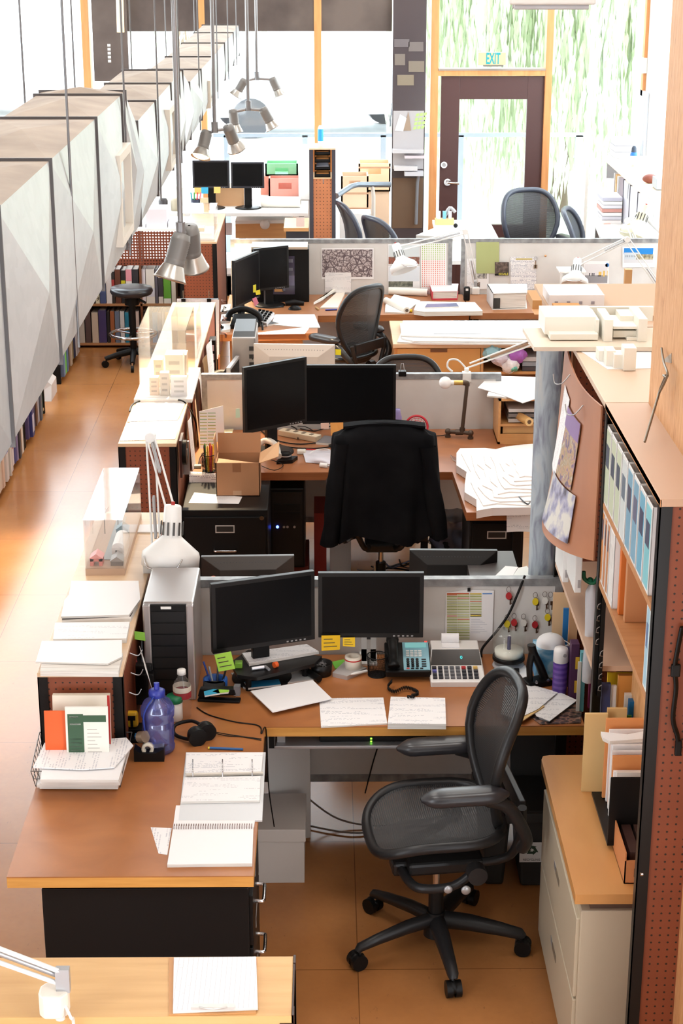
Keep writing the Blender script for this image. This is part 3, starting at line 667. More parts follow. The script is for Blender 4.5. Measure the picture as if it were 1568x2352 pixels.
def filecab(label,x0,x1,y0,y1,h,face,nd,mt=BLK,handle='bow',name='file_cabinet'):
    # face: '-y' or '+x' / '-x' direction of the drawers
    t=T(name,label,'file cabinet',((x0+x1)/2,(y0+y1)/2,0))
    MB().box(x0,x1,y0,y1,.02,h,mt).box(x0+.01,x1-.01,y0+.01,y1-.01,0,.02,BLK).build('body',t,w=True,bevel=.004)
    if face=='-y': c=Vector(((x0+x1)/2,y0,0)); M0=LM(c,0); wd=x1-x0
    elif face=='+x': c=Vector((x1,(y0+y1)/2,0)); M0=LM(c,pi/2); wd=y1-y0
    else: c=Vector((x0,(y0+y1)/2,0)); M0=LM(c,-pi/2); wd=y1-y0
    dh=(h-.06)/nd
    for k in range(nd):
        z0=.03+k*dh; d=MB().box(-wd/2+.012,wd/2-.012,-.012,.002,z0+.004,z0+dh-.006,mt,M0).build('drawer',t,w=True,bevel=.003)
        zc=z0+dh*.62
        if handle=='bow':
            MB().box(-.05,.05,-.0135,-.012,zc+.03,zc+.072,C((190,188,184),.4,.3),M0).box(-.044,.044,-.0142,-.0134,zc+.036,zc+.066,C((30,28,26)),M0).build('label_holder',d,'chrome label holder',w=True)
            MB().tube([M0@Vector(p) for p in smoothpath([(-.055,-.012,zc-.06),(-.055,-.035,zc-.062),(-.04,-.04,zc-.062),(.04,-.04,zc-.062),(.055,-.035,zc-.062),(.055,-.012,zc-.06)],3)],.0065,CHROME,8).build('handle',d,'chrome bow handle',w=True)
        else:
            MB().box(-.045,.045,-.0135,-.012,zc-.012,zc+.014,C((120,108,92)),M0).box(-.09,-.046,-.0135,-.012,zc-.012,zc+.014,SILV,M0).build('recessed_pull',d,'recessed metal pull',w=True)
    return t
def archlamp(label,base,elbow,head,hdir,mt=WHT,clamp=True,name='architect_lamp',r=.085,springs=True,ceil=None):
    base,elbow,head=Vector(base),Vector(elbow),Vector(head); t=T(name,label,'desk lamp',base)
    m=MB().box(-.03,.03,-.03,.03,0,.06,mt); m.cyl((0,0,.06),(0,0,.1),.012,SILV); m.build('clamp_base',t,bevel=.008)
    b0=base+Vector((0,0,.09))
    def arm(a,b,nm):
        d=(b-a).normalized(); s=d.cross(Vector((0,1,0))); s=s.normalized()*.017 if s.length>.1 else Vector((.017,0,0))
        m=MB().tube([a+s,b+s],.006,mt,4).tube([a-s,b-s],.006,mt,4); o=m.build(nm,t,w=True)
        if springs: MB().tube([a.lerp(b,.08)+Vector((0,-.012,0)),a.lerp(b,.45)+Vector((0,-.012,0))],.0055,SILV,8).tube([a.lerp(b,.08)+Vector((0,.012,0)),a.lerp(b,.45)+Vector((0,.012,0))],.0055,SILV,8).build('spring',o,'steel tension spring',w=True)
    arm(b0,elbow,'lower_arm'); arm(elbow,head,'upper_arm')
    MB().cyl(elbow-Vector((0,.02,0)),elbow+Vector((0,.02,0)),.022,mt).build('elbow_joint',t,w=True)
    d=Vector(hdir).normalized(); M=Matrix.Translation(head)@d.to_track_quat('Z','Y').to_matrix().to_4x4()
    k=r/.085
    prof=[(0,-.035),(.022,-.035),(.026,-.03),(.03,.06),(.036,.066),(.085,.108),(.088,.12),(.087,.15),(.084,.15),(.083,.12),(.036,.075),(0,.07)]
    s=MB().lathe([(a*k,b*k) for a,b in prof],(0,0,0),mt,36,M)
    for i in range(12):
        a=2*pi*i/12; s.box(.0335*k,.0352*k,-.003*k,.003*k,.015*k,.055*k,C((70,68,66)),M@Matrix.Rotation(a,4,'Z'))
    sh=s.build('shade',t,w=True)
    MB().ball((0,0,.1*k),.026*k,C((245,242,236),.3),M).build('bulb',sh,w=True)
    MB().cyl((0,0,-.045*k),(0,0,-.035*k),.006*k,C((170,40,36)),M=M,seg=8).build('switch',sh,'small red switch',w=True)
    MB().tube([M@Vector(p) for p in smoothpath([(.06*k,.066*k,.118*k),(.04*k,.085*k,.15*k),(-.04*k,.085*k,.15*k),(-.06*k,.066*k,.118*k)],4)],.003,CHROME,6).build('grip_wire',sh,w=True)
    return t
# ================================================================ NEAR BAY
# worktop: one L-shaped top on black legs
wt=T('l_shaped_desk','brown L-shaped worktop with oak edge in the nearest bay','desk',(-.2,5.9,0))
xl,xr=-1.02,-.235; yn,yf,yb=4.862,5.93,6.6
pts=[(xl,yn),(xr,yn),(xr,yf),(.97,yf),(.97,yb),(-.72,yb),(-.72,5.72),(xl,5.72)]
MB().prism(pts,D-.004,D,DESK).build('worktop',wt,w=True)
MB().prism(pts,D-.04,D-.004,EDGE).build('edge_band',wt,'yellow oak edge band',w=True,bevel=.001)
for x,y in ((.9,6.05),(.9,6.52),(-.62,6.52)): MB().box(x-.02,x+.02,y-.02,y+.02,0,D-.04,BLK).build('leg',wt,w=True)
m=MB(); A=[Vector((xr-.004,yf+.02,D-.04)),Vector((xr-.004,yf+.02,D-.16)),Vector((xr-.004,6.3,D-.04))]
m.slab([(-.2,5.95,D-.04),(-.2,5.95,D-.1),(-.2,6.3,D-.04)],.02,BLK); m.build('bracket',wt,w=True)
kt=T('keyboard_tray','silver keyboard tray slung under the nearest desk front','tray',(.2,5.98,D-.1))
MB().box(-.2,.66,5.97,6.25,D-.115,D-.1,SILV).build('tray_board',kt,w=True,bevel=.004)
for x in (-.19,.62): MB().box(x,x+.03,6.0,6.22,D-.1,D-.04,SILV).build('runner',kt,w=True)
kb=T('keyboard','black keyboard lying on the pull-out tray','keyboard',(.17,6.08,D-.1))
m=MB().box(-.03,.38,6.0,6.16,D-.1,D-.078,BLK); m.build('keyboard_case',kb,w=True,bevel=.006)
m=MB()
for i in range(16):
    for j in range(5): m.box(-.02+i*.0245,-.001+i*.0245,6.012+j*.028,6.034+j*.028,D-.078,D-.071,BLKM)
m.build('keys',kb,kind='stuff',w=True)
MB().box(.165,.172,5.998,6.0,D-.088,D-.082,glow('green_led',(140,255,60),3)).box(.165,.172,5.998,6.0,D-.098,D-.094,glow('green_led',(140,255,60),3)).build('indicator_light',kb,'green indicator lights',w=True)
divider('white divider panel behind the nearest desk, hung with keys',-.72,.965,6.612)
# key tags on panel
y_=6.604
for n,(px,py,col,lb) in enumerate([(1168,1367,(186,40,44),'red tag key hung alone, highest and farthest left of the keys'),(1229,1380,(226,200,30),'yellow tag key hung in the upper row, left of the white one'),(1251,1378,(226,224,218),'white tag key hung in the upper row beside the brown one'),(1264,1379,(96,66,48),'brown key without tag at the upper right end'),(1257,1416,(226,200,30),'yellow tag key hung between the two rows at far right'),(1164,1431,(220,196,40),'yellow tag key at the left end of the lower row'),(1180,1428,(180,40,44),'red tag key second in the lower row'),(1202,1429,(222,216,208),'pale tag key third in the lower row'),(1228,1433,(170,36,40),'red tag key at the right end of the lower row')]):
    k=T('key',lb,'key',Y(px,py,y_),0,'tagged keys hung on the panel')
    p=Y(px,py-13,y_-.006); m=MB()
    m.tube([p+Vector((.009*math.cos(a),0,.012*math.sin(a))) for a in [2*pi*i/14 for i in range(14)]],.0011,C((120,110,104),.3,.9),5,True); m.build('ring',k,w=True)
    if col[0]!=96:
        c=Y(px,py+2,y_-.006); MB().add([c+Vector((.0125*math.cos(2*pi*i/18),-.001,.016*math.sin(2*pi*i/18))) for i in range(18)]+[c+Vector((.0125*math.cos(2*pi*i/18),.001,.016*math.sin(2*pi*i/18))) for i in range(18)],[tuple(range(17,-1,-1)),tuple(range(18,36))]+[(i,(i+1)%18,18+(i+1)%18,18+i) for i in range(18)],C(col,.4)).build('tag',k,w=True)
    c=Y(px+4,py+7,y_-.003); off=.006 if col[0]!=96 else 0
    br=C((84,56,40),.4,.5)
    MB().box(c.x-.003+off*0,c.x+.003,c.y-.001,c.y+.001,c.z-.028,c.z,br).box(c.x-.008,c.x+.008,c.y-.001,c.y+.001,c.z-.008,c.z+.01,br).box(c.x+.003,c.x+.006,c.y-.001,c.y+.001,c.z-.026,c.z-.02,br).build('blade',k,w=True)
# schedule on the panel
def schedule(m,y,x0,y0,x1,y1,full=True):
    W=lambda a,b,c,d,col:yrect(m,x0+(x1-x0)*a,y0+(y1-y0)*b,x0+(x1-x0)*c,y0+(y1-y0)*d,y-.0003,C(col,.7))
    cols=[(210,214,150),(172,182,96)]
    for ci,(a,b,n) in enumerate(((.0,.22,28),(.225,.49,28),(.5,.75,14))):
        if ci==2: e=.52
        else: e=1.0
        for k in range(n):
            f0=.03+k*(e-.03)/n; f1=f0+(e-.03)/n*.55
            col=(158,168,92) if k%2 else (196,198,130)
            if (k*5+ci*3)%13==0: col=(206,120,70)
            W(a,f0,b,f1,col)
    W(0,0,.48,.028,(206,104,66)); W(.5,0,.75,.028,(226,196,110)); W(.77,0,.98,.03,(110,150,206)); W(.51,.45,.74,.5,(232,206,96))
    for k in range(9): W(.52,.56+k*.035,.72+.2*((k*5)%4)/4,.567+k*.035,(186,186,196))
t=vsheet('staff_schedule',[(1024,1362),(1075,1354),(1134,1357),(1130,1472),(1021,1472)],6.607,PAPER,'colour-striped staff schedule sheet clipped to the nearest panel','paper',extra=lambda m,y:schedule(m,y,1026,1362,1132,1470))
c=Y(1077,1357,6.59); MB().box(c.x-.006,c.x+.006,6.596,6.604,c.z-.006,c.z+.008,BLK).build('push_pin',None,'black push pin holding the striped schedule sheet','pin')
# the cable leaning over the panel
cable('power_cable',[Y(1205,1322,6.62),Y(1190,1360,6.59),Y(1168,1410,6.59),Y(1140,1450,6.585),Y(1108,1488,6.57),Z(1105,1510,D+.006)],.0052,'thick black cable running over the panel top past the keys')
# water stains / bullet of torn paint are part of PIN. monitors
def mon_px(TL,TR,BL,BR,zb,desk,label,yr=None,**k):
    l,r_=Z(BL[0],BL[1],zb),Z(BR[0],BR[1],zb); c=(l+r_)/2; w=(r_-l).length; rz=math.atan2(r_.y-l.y,r_.x-l.x)
    tl=Y(TL[0],TL[1],l.y); tr=Y(TR[0],TR[1],r_.y); h=((tl.z-zb)+(tr.z-zb))/2
    return monitor(label,(c.x,c.y,desk),rz,w,h,zb-desk,**k)
m1=mon_px((480,1342),(720,1308),(487,1500),(721,1466),.893,D,'black wide monitor angled on the left of the nearest desk, green note on its corner')
m2=mon_px((731,1314),(976,1314),(731,1462),(971,1462),.899,D,'black wide monitor facing straight on the nearest desk, yellow notes below it',neck=False)
m=MB(); 
for a,b in ((832,1520),): pass
st=T('monitor_stand','white bracket stand holding up the straight monitor','stand',Z(846,1520,D))
p=Z(846,1520,D); MB().box(p.x-.03,p.x-.008,p.y-.01,p.y+.0,D,D+.2,WHT).box(p.x+.008,p.x+.03,p.y-.01,p.y,D,D+.2,WHT).box(p.x-.03,p.x+.03,p.y-.01,p.y,D,D+.06,WHT).build('fork',st,w=True); MB().box(p.x-.035,p.x+.035,p.y-.04,p.y+.12,D,D+.008,WHT).build('foot',st,w=True); MB().box(p.x-.014,p.x+.014,p.y-.002,p.y+.02,D+.1,D+.36,DKG).build('neck',st,w=True)
ym=Z(600,1480,.893).y
sticky('sticky_note',[(492,1504),(530,1496),(540,1536),(502,1543)],Z(500,1500,.9).y-.03,(170,220,80),'lime green sticky note hanging from the angled monitor')
sticky('sticky_note',[(738,1460),(781,1459),(780,1492),(738,1495)],6.39,(232,186,20),'larger yellow sticky note under the straight monitor')
sticky('sticky_note',[(787,1465),(815,1464),(815,1486),(787,1484)],6.395,(240,200,40),'smaller yellow sticky note under the straight monitor')
# tray riser with papers, folders below
tr=T('monitor_riser','dark riser tray heaped with small things under the angled monitor','tray',Z(640,1540,D))
zt=D+.075
q=[Z(528,1522,zt),Z(570,1492,zt),Z(740,1506,zt),Z(722,1524,zt),Z(590,1556,zt),Z(545,1550,zt)]
MB().slab(q[::-1],.014,BLKM).build('tray_top',tr,w=True,bevel=.005)
for a,b in ((570,1545),(700,1515)): p=Z(a,b,zt); MB().cyl((p.x,p.y,D),(p.x,p.y,zt-.012),.012,BLK,seg=10).build('leg',tr,w=True)
p0_,p1_=Z(690,1530,D+.02),Z(733,1560,D+.02); MB().tube([p0_,p1_],.014,BLK,10).build('stand_foot',tr,w=True)
sheet('envelope_pile',[(556,1500),(704,1479),(732,1496),(572,1524)],zt+.001,PRINT,'white envelopes heaped on the riser tray','envelope',.012)
m=MB(); a=Z(629,1528,zt+.012); m.cyl(a,a+Vector((.012,.01,0)),.012,C((226,96,40),.4)); m.build('orange_stopper',None,'orange cap lying on the riser tray','cap')
a,b=Z(578,1536,zt+.008),Z(606,1532,zt+.008); MB().tube([a,b],.008,C((210,210,214),.3,.5)).build('usb_stick',None,'small silver stick drive on the riser tray','usb stick')
a,b=Z(608,1530,zt+.006),Z(618,1538,zt+.006); MB().tube([a,b],.006,SILV).build('sharpener',None,'silver stub of metal on the tray beside the orange cap','sharpener')
a=Z(548,1532,zt); MB().bc((a.x,a.y,a.z+.012),(.03,.03,.024),C((120,170,50))).build('green_packet',None,'green packet at the left end of the riser tray','packet',bevel=.003)
for k,(px,col,lb,th) in enumerate([([(530,1545),(700,1528),(720,1560),(560,1580)],(190,190,188),'grey folder',.006),([(560,1566),(640,1560),(645,1572),(570,1580)],(20,110,150),'teal folder corner',.008)]):
    sheet('folder',px,D+k*.007,C(col),['pale grey folder under the riser tray','teal folder peeping out under the riser tray'][k],'folder',th)
sheet('paper_sheet',[(575,1587),(718,1562),(762,1604),(626,1635)],D+.016,PAPER,'large blank white sheet lying askew before the riser tray','paper',.004)
sheet('paper_stack',[(733,1604),(880,1602),(889,1661),(737,1669)],D,PRINT,'white printed sheets at the front middle of the nearest desk','paper',.006)
sk=T('clipped_stack','thick white paper stack held by a black binder clip','paper stack',Z(955,1640,D))
q=[Z(897,1600,D+.022),Z(1022,1603,D+.022),Z(1024,1663,D+.022),Z(890,1662,D+.022)][::-1]
MB().slab(q,.022,PRINT,PAGES).build('paper_block',sk,w=True)
a=Z(943,1602,D+.022); MB().box(a.x-.014,a.x+.014,a.y-.008,a.y+.008,a.z-.01,a.z+.006,BLK).build('binder_clip',sk,w=True); MB().tube([a+Vector((-.008,-.006,.006)),a+Vector((-.004,-.026,.008)),a+Vector((.004,-.026,.008)),a+Vector((.008,-.006,.006))],.001,SILV,5).build('clip_wire',sk,w=True)
# phone
ph=T('desk_phone','black desk phone with teal key panel and curled cord','telephone',Z(930,1568,D))
b0,b1=Z(885,1566,D),Z(990,1568,D); yb_=Z(940,1495,D+.05).y; 
M=LM((b0.x,b0.y,D+.018),0,rad(13)); wd=b1.x-b0.x; dp=.2
MB().box(0,wd,0,dp,-.0,.03,BLK,M).bc((wd/2,.13,-.0),(wd*.7,.05,.05),BLK,M).build('phone_base',ph,w=True,bevel=.006)
MB().box(wd*.40,wd-.004,.008,dp-.008,.03,.033,C((128,176,190),.4),M).build('key_panel',ph,'teal key panel',w=True)
MB().box(wd*.46,wd*.93,dp-.045,dp-.015,.033,.036,glow('phone_display',(150,220,216),.55),M).build('display',ph,'pale cyan display',w=True)
MB().box(wd-.018,wd-.008,dp-.008,dp-.002,.03,.034,glow('red_led',(255,60,50),2),M).build('indicator_light',ph,w=True)
for r_ in range(4):
    for c_ in range(3): 
        p=M@Vector((wd*.5+c_*.0185,.03+r_*.0145,.033)); MB().cyl(p,M@Vector((wd*.5+c_*.0185,.03+r_*.0145,.037)),.0062,BLK,seg=12).build('dial_key',ph,w=True)
for r_ in range(4): MB().box(wd*.8,wd*.9,.03+r_*.0145-.003,.03+r_*.0145+.003,.033,.036,BLKM,M).build('side_key',ph,w=True)
for r_ in range(4):
    for c_ in range(4): MB().box(wd*.47+c_*.0165,wd*.47+c_*.0165+.013,.094+r_*.0115,.1+r_*.0115,.033,.036,WHT,M).build('line_key',ph,'white line key',w=True)
for c_ in range(4): MB().box(wd*.46+c_*.018,wd*.46+.012+c_*.018,.012,.018,.033,.036,C((206,90,80)) if c_==0 else BLKM,M).build('soft_key',ph,w=True)
hs=MB().tube([M@Vector(p) for p in smoothpath([(wd*.18,.01,.045),(wd*.18,.03,.055),(wd*.18,.1,.062),(wd*.18,.17,.055),(wd*.18,.192,.045)],5)],[.024,.026,.026,.024,.021]+[.018]*11+[.022,.026,.026,.024,.022],BLK,12).build('handset',ph,w=True)
cp_=[Z(900,1568,D+.02),Z(890,1582,D+.008),Z(905,1592,D+.008),Z(930,1583,D+.008),Z(950,1588,D+.008),Z(960,1596,D+.008),Z(945,1602,D+.03)]
sp2=smoothpath(cp_,40); pts=[]
for i,p in enumerate(sp2): a=i*.9; pts.append(p+Vector((0,.007*math.cos(a),.007+.007*math.sin(a))))
MB().tube(pts,.002,BLK,5).build('curled_cord',ph,w=True)
# calculator
ca=T('printing_calculator','white printing calculator with paper roll and dark display','calculator',Z(1050,1575,D))
c0,c1=Z(989,1578,D),Z(1115,1580,D); wd=(c1.x-c0.x); M=LM((c0.x,c0.y,D),0)
cw=C((226,222,218),.4)
MB().add([M@Vector(v) for v in [(0,0,.0),(wd,0,0),(wd,.27,0),(0,.27,0),(0,0,.022),(wd,0,.022),(wd,.12,.04),(0,.12,.04),(.012,.175,.085),(wd-.012,.175,.085),(wd-.012,.27,.085),(.012,.27,.085)]],[(0,1,5,4),(4,5,6,7),(7,6,9,8),(8,9,10,11),(1,2,10,9),(1,9,6),(1,6,5),(3,0,4),(3,4,7),(3,7,8),(3,8,11),(2,3,11,10)],cw).build('calculator_body',ca,w=True,bevel=.004)
MB().add([M@Vector(v) for v in [(.006,.119,.0405),(wd-.006,.119,.0405),(wd-.014,.174,.0855),(.014,.174,.0855)]],[(0,1,2,3)],C((24,20,18),.15)).build('display_window',ca,'dark display window',w=True)
MB().text('0',.02,M@LM((wd*.6,.144,.063),0,rad(39)),glow('cyan_digit',(60,225,225),1.5)).build('digit',ca,w=True)
kc=[(40,40,44)]*30
for i in range(8):
    for j in range(4):
        col=(44,44,50)
        if i==0 and j==2: col=(90,90,160)
        if i==5 and j==3: col=(176,40,44)
        if i==7 and j==3: col=(220,180,100)
        if i in (2,3,4): col=(96,96,100)
        x_=.01+i*.0235; yy=.018+j*.024; zz=.0225+.018*yy/.12
        MB().box(x_,x_+.017,yy,yy+.016,zz,zz+.007,C(col),M).build('key_button',ca,w=True)
a=M@Vector((wd*.42,.22,.085)); MB().cyl((a.x-.035,a.y+.03,a.z+.018),(a.x+.035,a.y+.03,a.z+.018),.02,PAPER,seg=20).box(a.x-.035,a.x+.035,a.y-.03,a.y+.03,a.z,a.z+.004,PAPER).build('paper_roll',ca,w=True)
# disc spindle
c=Z(1167,1530,D); cdp=T('disc_spindle','clear spindle of blank discs in front of the keys','disc spindle',c)
MB().lathe([(.0,.012),(.062,.012),(.066,.006),(.064,0),(0,0)],(0,0,0),C((200,200,204),.2),32).build('lid_tray',cdp)
MB().lathe([(0,.03),(.063,.03),(.066,.026),(.066,.014),(0,.012)],(0,0,0.02),BLK,32).build('spindle_base',cdp)
MB().lathe([(0,.075),(.058,.075),(.058,.05),(0,.05)],(0,0,0),C((226,222,210),.3),32).build('disc_stack',cdp,'stack of white-topped discs',kind='stuff')
MB().cyl((0,0,.07),(0,0,.13),.0075,C((84,80,110),.4)).build('spindle_post',cdp)
MB().lathe([(.066,.048),(.0665,.14),(.06,.148),(0,.15)],(0,0,0),GLASS,32).build('clear_cover',cdp)
# mesh cup, tape, clip bowl, box, marker
c=Z(866,1550,D); cup=T('mesh_cup','round black wire mesh cup left of the phone','pen cup',c)
def wirecup(r0,r1,h,n,t,mt=BLK):
    m=MB()
    for k in range(n):
        a=2*pi*k/n; m.tube([(r0*math.cos(a),r0*math.sin(a),0),(r1*math.cos(a+.4),r1*math.sin(a+.4),h)],.0007,mt,4).tube([(r0*math.cos(a),r0*math.sin(a),0),(r1*math.cos(a-.4),r1*math.sin(a-.4),h)],.0007,mt,4)
    m.build('wire_mesh',t)
    m=MB()
    for r_,z_ in ((r0,.002),(r1,h)): m.tube([(r_*math.cos(2*pi*k/24),r_*math.sin(2*pi*k/24),z_) for k in range(24)],.002,mt,6,True)
    m.build('rim',t); MB().cyl((0,0,0),(0,0,.002),r0,mt,seg=24).build('bottom',t)
wirecup(.037,.042,.085,40,cup)
c=Z(738,1548,D); bw=T('clip_bowl','small black dish of paper clips beside the riser tray','dish',c)
MB().lathe([(0,.004),(.036,.004),(.042,.05),(.044,.05),(.04,0),(0,0)],(0,0,0),BLKM,28).build('dish',bw)
m=MB()
for k in range(26):
    a=R.uniform(0,6.3); r_=R.uniform(0,.03); p=Vector((r_*math.cos(a),r_*math.sin(a),.04+R.uniform(0,.012))); d=Vector((R.uniform(-1,1),R.uniform(-1,1),R.uniform(-.4,.4)))*.009; m.tube([p-d,p+d],.0012,SILV,4)
m.build('paper_clips',bw,kind='stuff')
q=[Z(763,1545,D+.018),Z(790,1520,D+.018),Z(842,1533,D+.018),Z(797,1553,D+.018)][::-1]
MB().slab(q,.018,C((190,186,184),.35,.4)).build('silver_case',None,'flat silver case under the white tape roll','case',bevel=.003)
c=Z(811,1532,D+.018); tp=T('tape_roll','white tape roll with a red stripe on the silver case','tape',c)
MB().lathe([(.018,0),(.034,0),(.034,.048),(.018,.048),(.018,0)],(0,0,0),C((226,216,200),.5),28).build('roll',tp); MB().lathe([(.0342,.034),(.0345,.036),(.0342,.04)],(0,0,0),C((196,50,50)),28).build('stripe',tp)
a,b=Z(805,1549,D+.02),Z(842,1541,D+.012); MB().tube([a,a.lerp(b,.2),b],[.002,.006,.006],WHT,8).build('marker',None,'white marker lying in front of the tape roll','marker')
q=[Z(762,1520,D+.004),Z(790,1514,D+.004),Z(793,1528,D+.004),Z(770,1536,D+.004)][::-1]; MB().slab(q,.004,C((120,200,70))).build('sticky_pad',None,'bright green sticky pad left of the white tape roll','sticky pad')
# stapler, blue tape ring with pens, pads
a,b=Z(455,1608,D),Z(552,1612,D); st=T('stapler','long black stapler left of the angled monitor','stapler',(a+b)/2)
d=(b-a); L=d.length; M=LM(a,math.atan2(d.y,d.x))
MB().box(0,L,-.018,.018,0,.012,BLK,M).build('base',st,w=True,bevel=.004)
MB().hexa([M@Vector(v) for v in [(0,-.016,.02),(L*.92,-.016,.034),(L*.92,.016,.034),(0,.016,.02)]],[M@Vector(v) for v in [(.01,-.014,.055),(L*.9,-.014,.062),(L*.9,.014,.062),(.01,.014,.055)]],BLK).build('arm',st,w=True,bevel=.005)
MB().box(L*.3,L*.9,-.008,.008,.02,.03,C((120,90,60),.3,.7),M).build('magazine',st,'brassy staple magazine',w=True)
MB().box(L*.86,L*1.0,-.014,.014,.03,.07,C((110,110,114)),M).build('nose_cap',st,w=True)
c=Z(495,1585,D); bt=T('painters_tape','wide roll of blue painter tape holding pens','tape',c)
MB().lathe([(.032,0),(.048,0),(.048,.05),(.032,.05),(.032,0)],(0,0,0),C((30,84,160),.5),28).build('roll',bt)
for k,(dx,dy,col,lb) in enumerate([(-.012,.01,(36,64,150),'blue pen standing in the blue tape roll'),(.006,.012,(60,66,80),'grey pen standing in the blue tape roll'),(.018,-.004,(24,24,28),'black pen standing in the blue tape roll'),(-.004,-.012,(150,152,156),'silver pen standing in the blue tape roll')]):
    p=c+Vector((dx,dy,.004)); MB().tube([p,p+Vector((dx*2.2-.01,dy*1.2+.02,.1))],.004,C(col,.35),8).build('pen',None,lb,'pen','pens in the blue tape roll')
for k,(px,col,lb) in enumerate([([(468,1588),(500,1580),(505,1592),(470,1598)],(40,160,200),'cyan sticky pad behind the stapler'),([(487,1588),(512,1578),(528,1580),(524,1590),(500,1592)],(160,214,80),'lime sticky pad behind the stapler')]):
    sheet('sticky_pad',px,D+.05,C(col),lb,'sticky pad',.006)
sp3=MB(); a=Z(490,1600,D); sp3.box(a.x-.04,a.x+.045,a.y-.01,a.y+.04,D,D+.05,BLK); sp3.build('pad_holder',None,'black holder under the sticky pads behind the stapler','holder',bevel=.004)
# computer tower, silver and black
tw=T('computer_tower','tall silver and black computer tower on the nearest desk','computer',(-.6,6.35,D))
x0,x1=-.703,-.508; y0,y1=6.17,6.56; zt=1.145
ALU=C((176,170,168),.32,.75)
MB().box(x0,x1,y0+.01,y1,D,zt,ALU).build('case',tw,w=True,bevel=.008)
MB().box(x0,x0+.03,y0-.004,y0+.02,D,zt-.005,ALU).box(x1-.03,x1,y0-.004,y0+.02,D,zt-.005,ALU).build('side_rails',tw,w=True,bevel=.006)
f=MB().box(x0+.03,x1-.03,y0,y0+.02,D+.02,zt-.006,BLK); fo=f.build('front_panel',tw,'black front panel',w=True)
for k in range(7): MB().box(x0+.034,x1-.034,y0-.003,y0,zt-.075-k*.048,zt-.033-k*.048,BLKM).build('drive_bay',fo,w=True)
MB().box(x0+.07,x0+.11,y0-.005,y0-.002,zt-.022,zt-.012,WHT).build('badge',fo,'small white badge',w=True)
# jar and bottles
c=Z(365,1722,D); jg=T('water_jug','translucent blue water jug with strap and hanging cap','water jug',c)
jp=[(0,0),(.05,0),(.058,.008),(.06,.02),(.055,.03),(.058,.045),(.058,.12),(.054,.128),(.06,.14),(.062,.17),(.05,.195),(.026,.21),(.024,.24)]
MB().lathe(jp,(0,0,0),BLUEP,32).build('jug_body',jg)
MB().lathe([(.026,.216),(.03,.218),(.03,.238),(.02,.244),(0,.244)],(0,0,0),C((44,56,150),.35),24).cyl((0,0,.244),(0,.002,.268),.01,C((44,56,160),.3)).build('cap',jg)
MB().tube(smoothpath([(-.01,-.028,.225),(-.03,-.052,.2),(-.045,-.052,.16),(-.043,-.05,.1)],5),.009,C((34,60,150),.5),4,rz=.35).build('strap',jg,'blue fabric strap')
MB().cyl((-.062,-.05,.076),(-.04,-.066,.086),.022,C((170,150,130),.3,.6),seg=20).cyl((-.063,-.0496,.0756),(-.06,-.0512,.0768),.0165,C((40,44,90),.4),seg=20).build('hanging_cap',jg,'metal rimmed hanging cap')
c=Z(420,1646,D); wb=T('water_bottle','clear plastic water bottle with white cap and red label','bottle',c)
MB().lathe([(0,0),(.03,0),(.033,.006),(.031,.03),(.034,.045),(.034,.12),(.03,.145),(.016,.165),(.014,.18)],(0,0,0),ACRY,24).build('bottle_body',wb); MB().lathe([(0,.196),(.016,.196),(.017,.178),(.014,.178)],(0,0,0),WHT,20).build('cap',wb)
MB().lathe([(.0345,.085),(.0347,.088),(.0347,.108),(.0345,.11)],(0,0,0),C((150,40,46),.5),24).lathe([(.0345,.111),(.0347,.112),(.0347,.13),(.034,.132)],(0,0,0),C((216,206,190),.5),24).build('label_band',wb,'red and white label band')
c=Z(402,1652,D); gj=T('green_lid_jar','white jar with a green lid behind the blue jug','jar',c)
MB().lathe([(0,0),(.028,0),(.03,.005),(.03,.075),(0,.075)],(0,0,0),C((206,200,192),.4),24).build('jar_body',gj); MB().lathe([(.03,.074),(.032,.075),(.032,.095),(.028,.1),(0,.1)],(0,0,0),C((16,110,70),.4),24).build('lid',gj)
# tape dispenser, tape measure, headphones
td=T('tape_dispenser','black tape dispenser with a clear roll beside the blue jug','tape dispenser',Z(345,1745,D))
a=Z(308,1750,D); M=LM(a,0); wd=Z(377,1750,D).x-a.x
MB().prism([(0,0),(wd,0),(wd,.05),(wd-.03,.034),(.02,.034),(0,.052)],-.045,0,BLK,M@LM((0,0,0),0,pi/2)).build('dispenser_body',td,w=True,bevel=.003)
MB().lathe([(.012,-.01),(.022,-.01),(.022,.01),(.012,.01),(.012,-.01)],(0,0,0),C((214,206,190),.3),24,M@LM((wd*.45,.02,.044),0,pi/2)).build('tape',td,w=True)
MB().slab([M@Vector(p) for p in [(wd*.3,.005,.05),(wd,.005,.056),(wd,.04,.056),(wd*.3,.04,.05)]],.001,ACRY).build('clear_flap',td,w=True)
a=Z(322,1702,D); MB().bc((a.x,a.y,D+.02),(.04,.03,.014),C((24,120,180))).bc((a.x-.01,a.y,D+.007),(.05,.04,.014),BLK).build('blue_eraser',None,'blue block beside the base of the blue jug','eraser',bevel=.003)
a=Z(305,1690,D); tm=T('tape_measure','yellow and black tape measure left of the blue jug','tape measure',a)
M=LM((a.x,a.y,D+.03))
MB().bc((0,.01,-.012),(.075,.06,.036),BLK,M).build('black_box_below',tm,w=True,bevel=.003)
MB().bc((0,0,.04),(.045,.03,.062),C((224,176,20),.45),M).build('case',tm,w=True,bevel=.01)
MB().bc((0,-.016,.05),(.028,.004,.018),BLK,M).bc((0,-.016,.03),(.01,.004,.03),BLK,M).build('clip',tm,w=True)
hp=T('headphones','black headphones lying on the desk beside the blue jug','headphones',Z(440,1690,D))
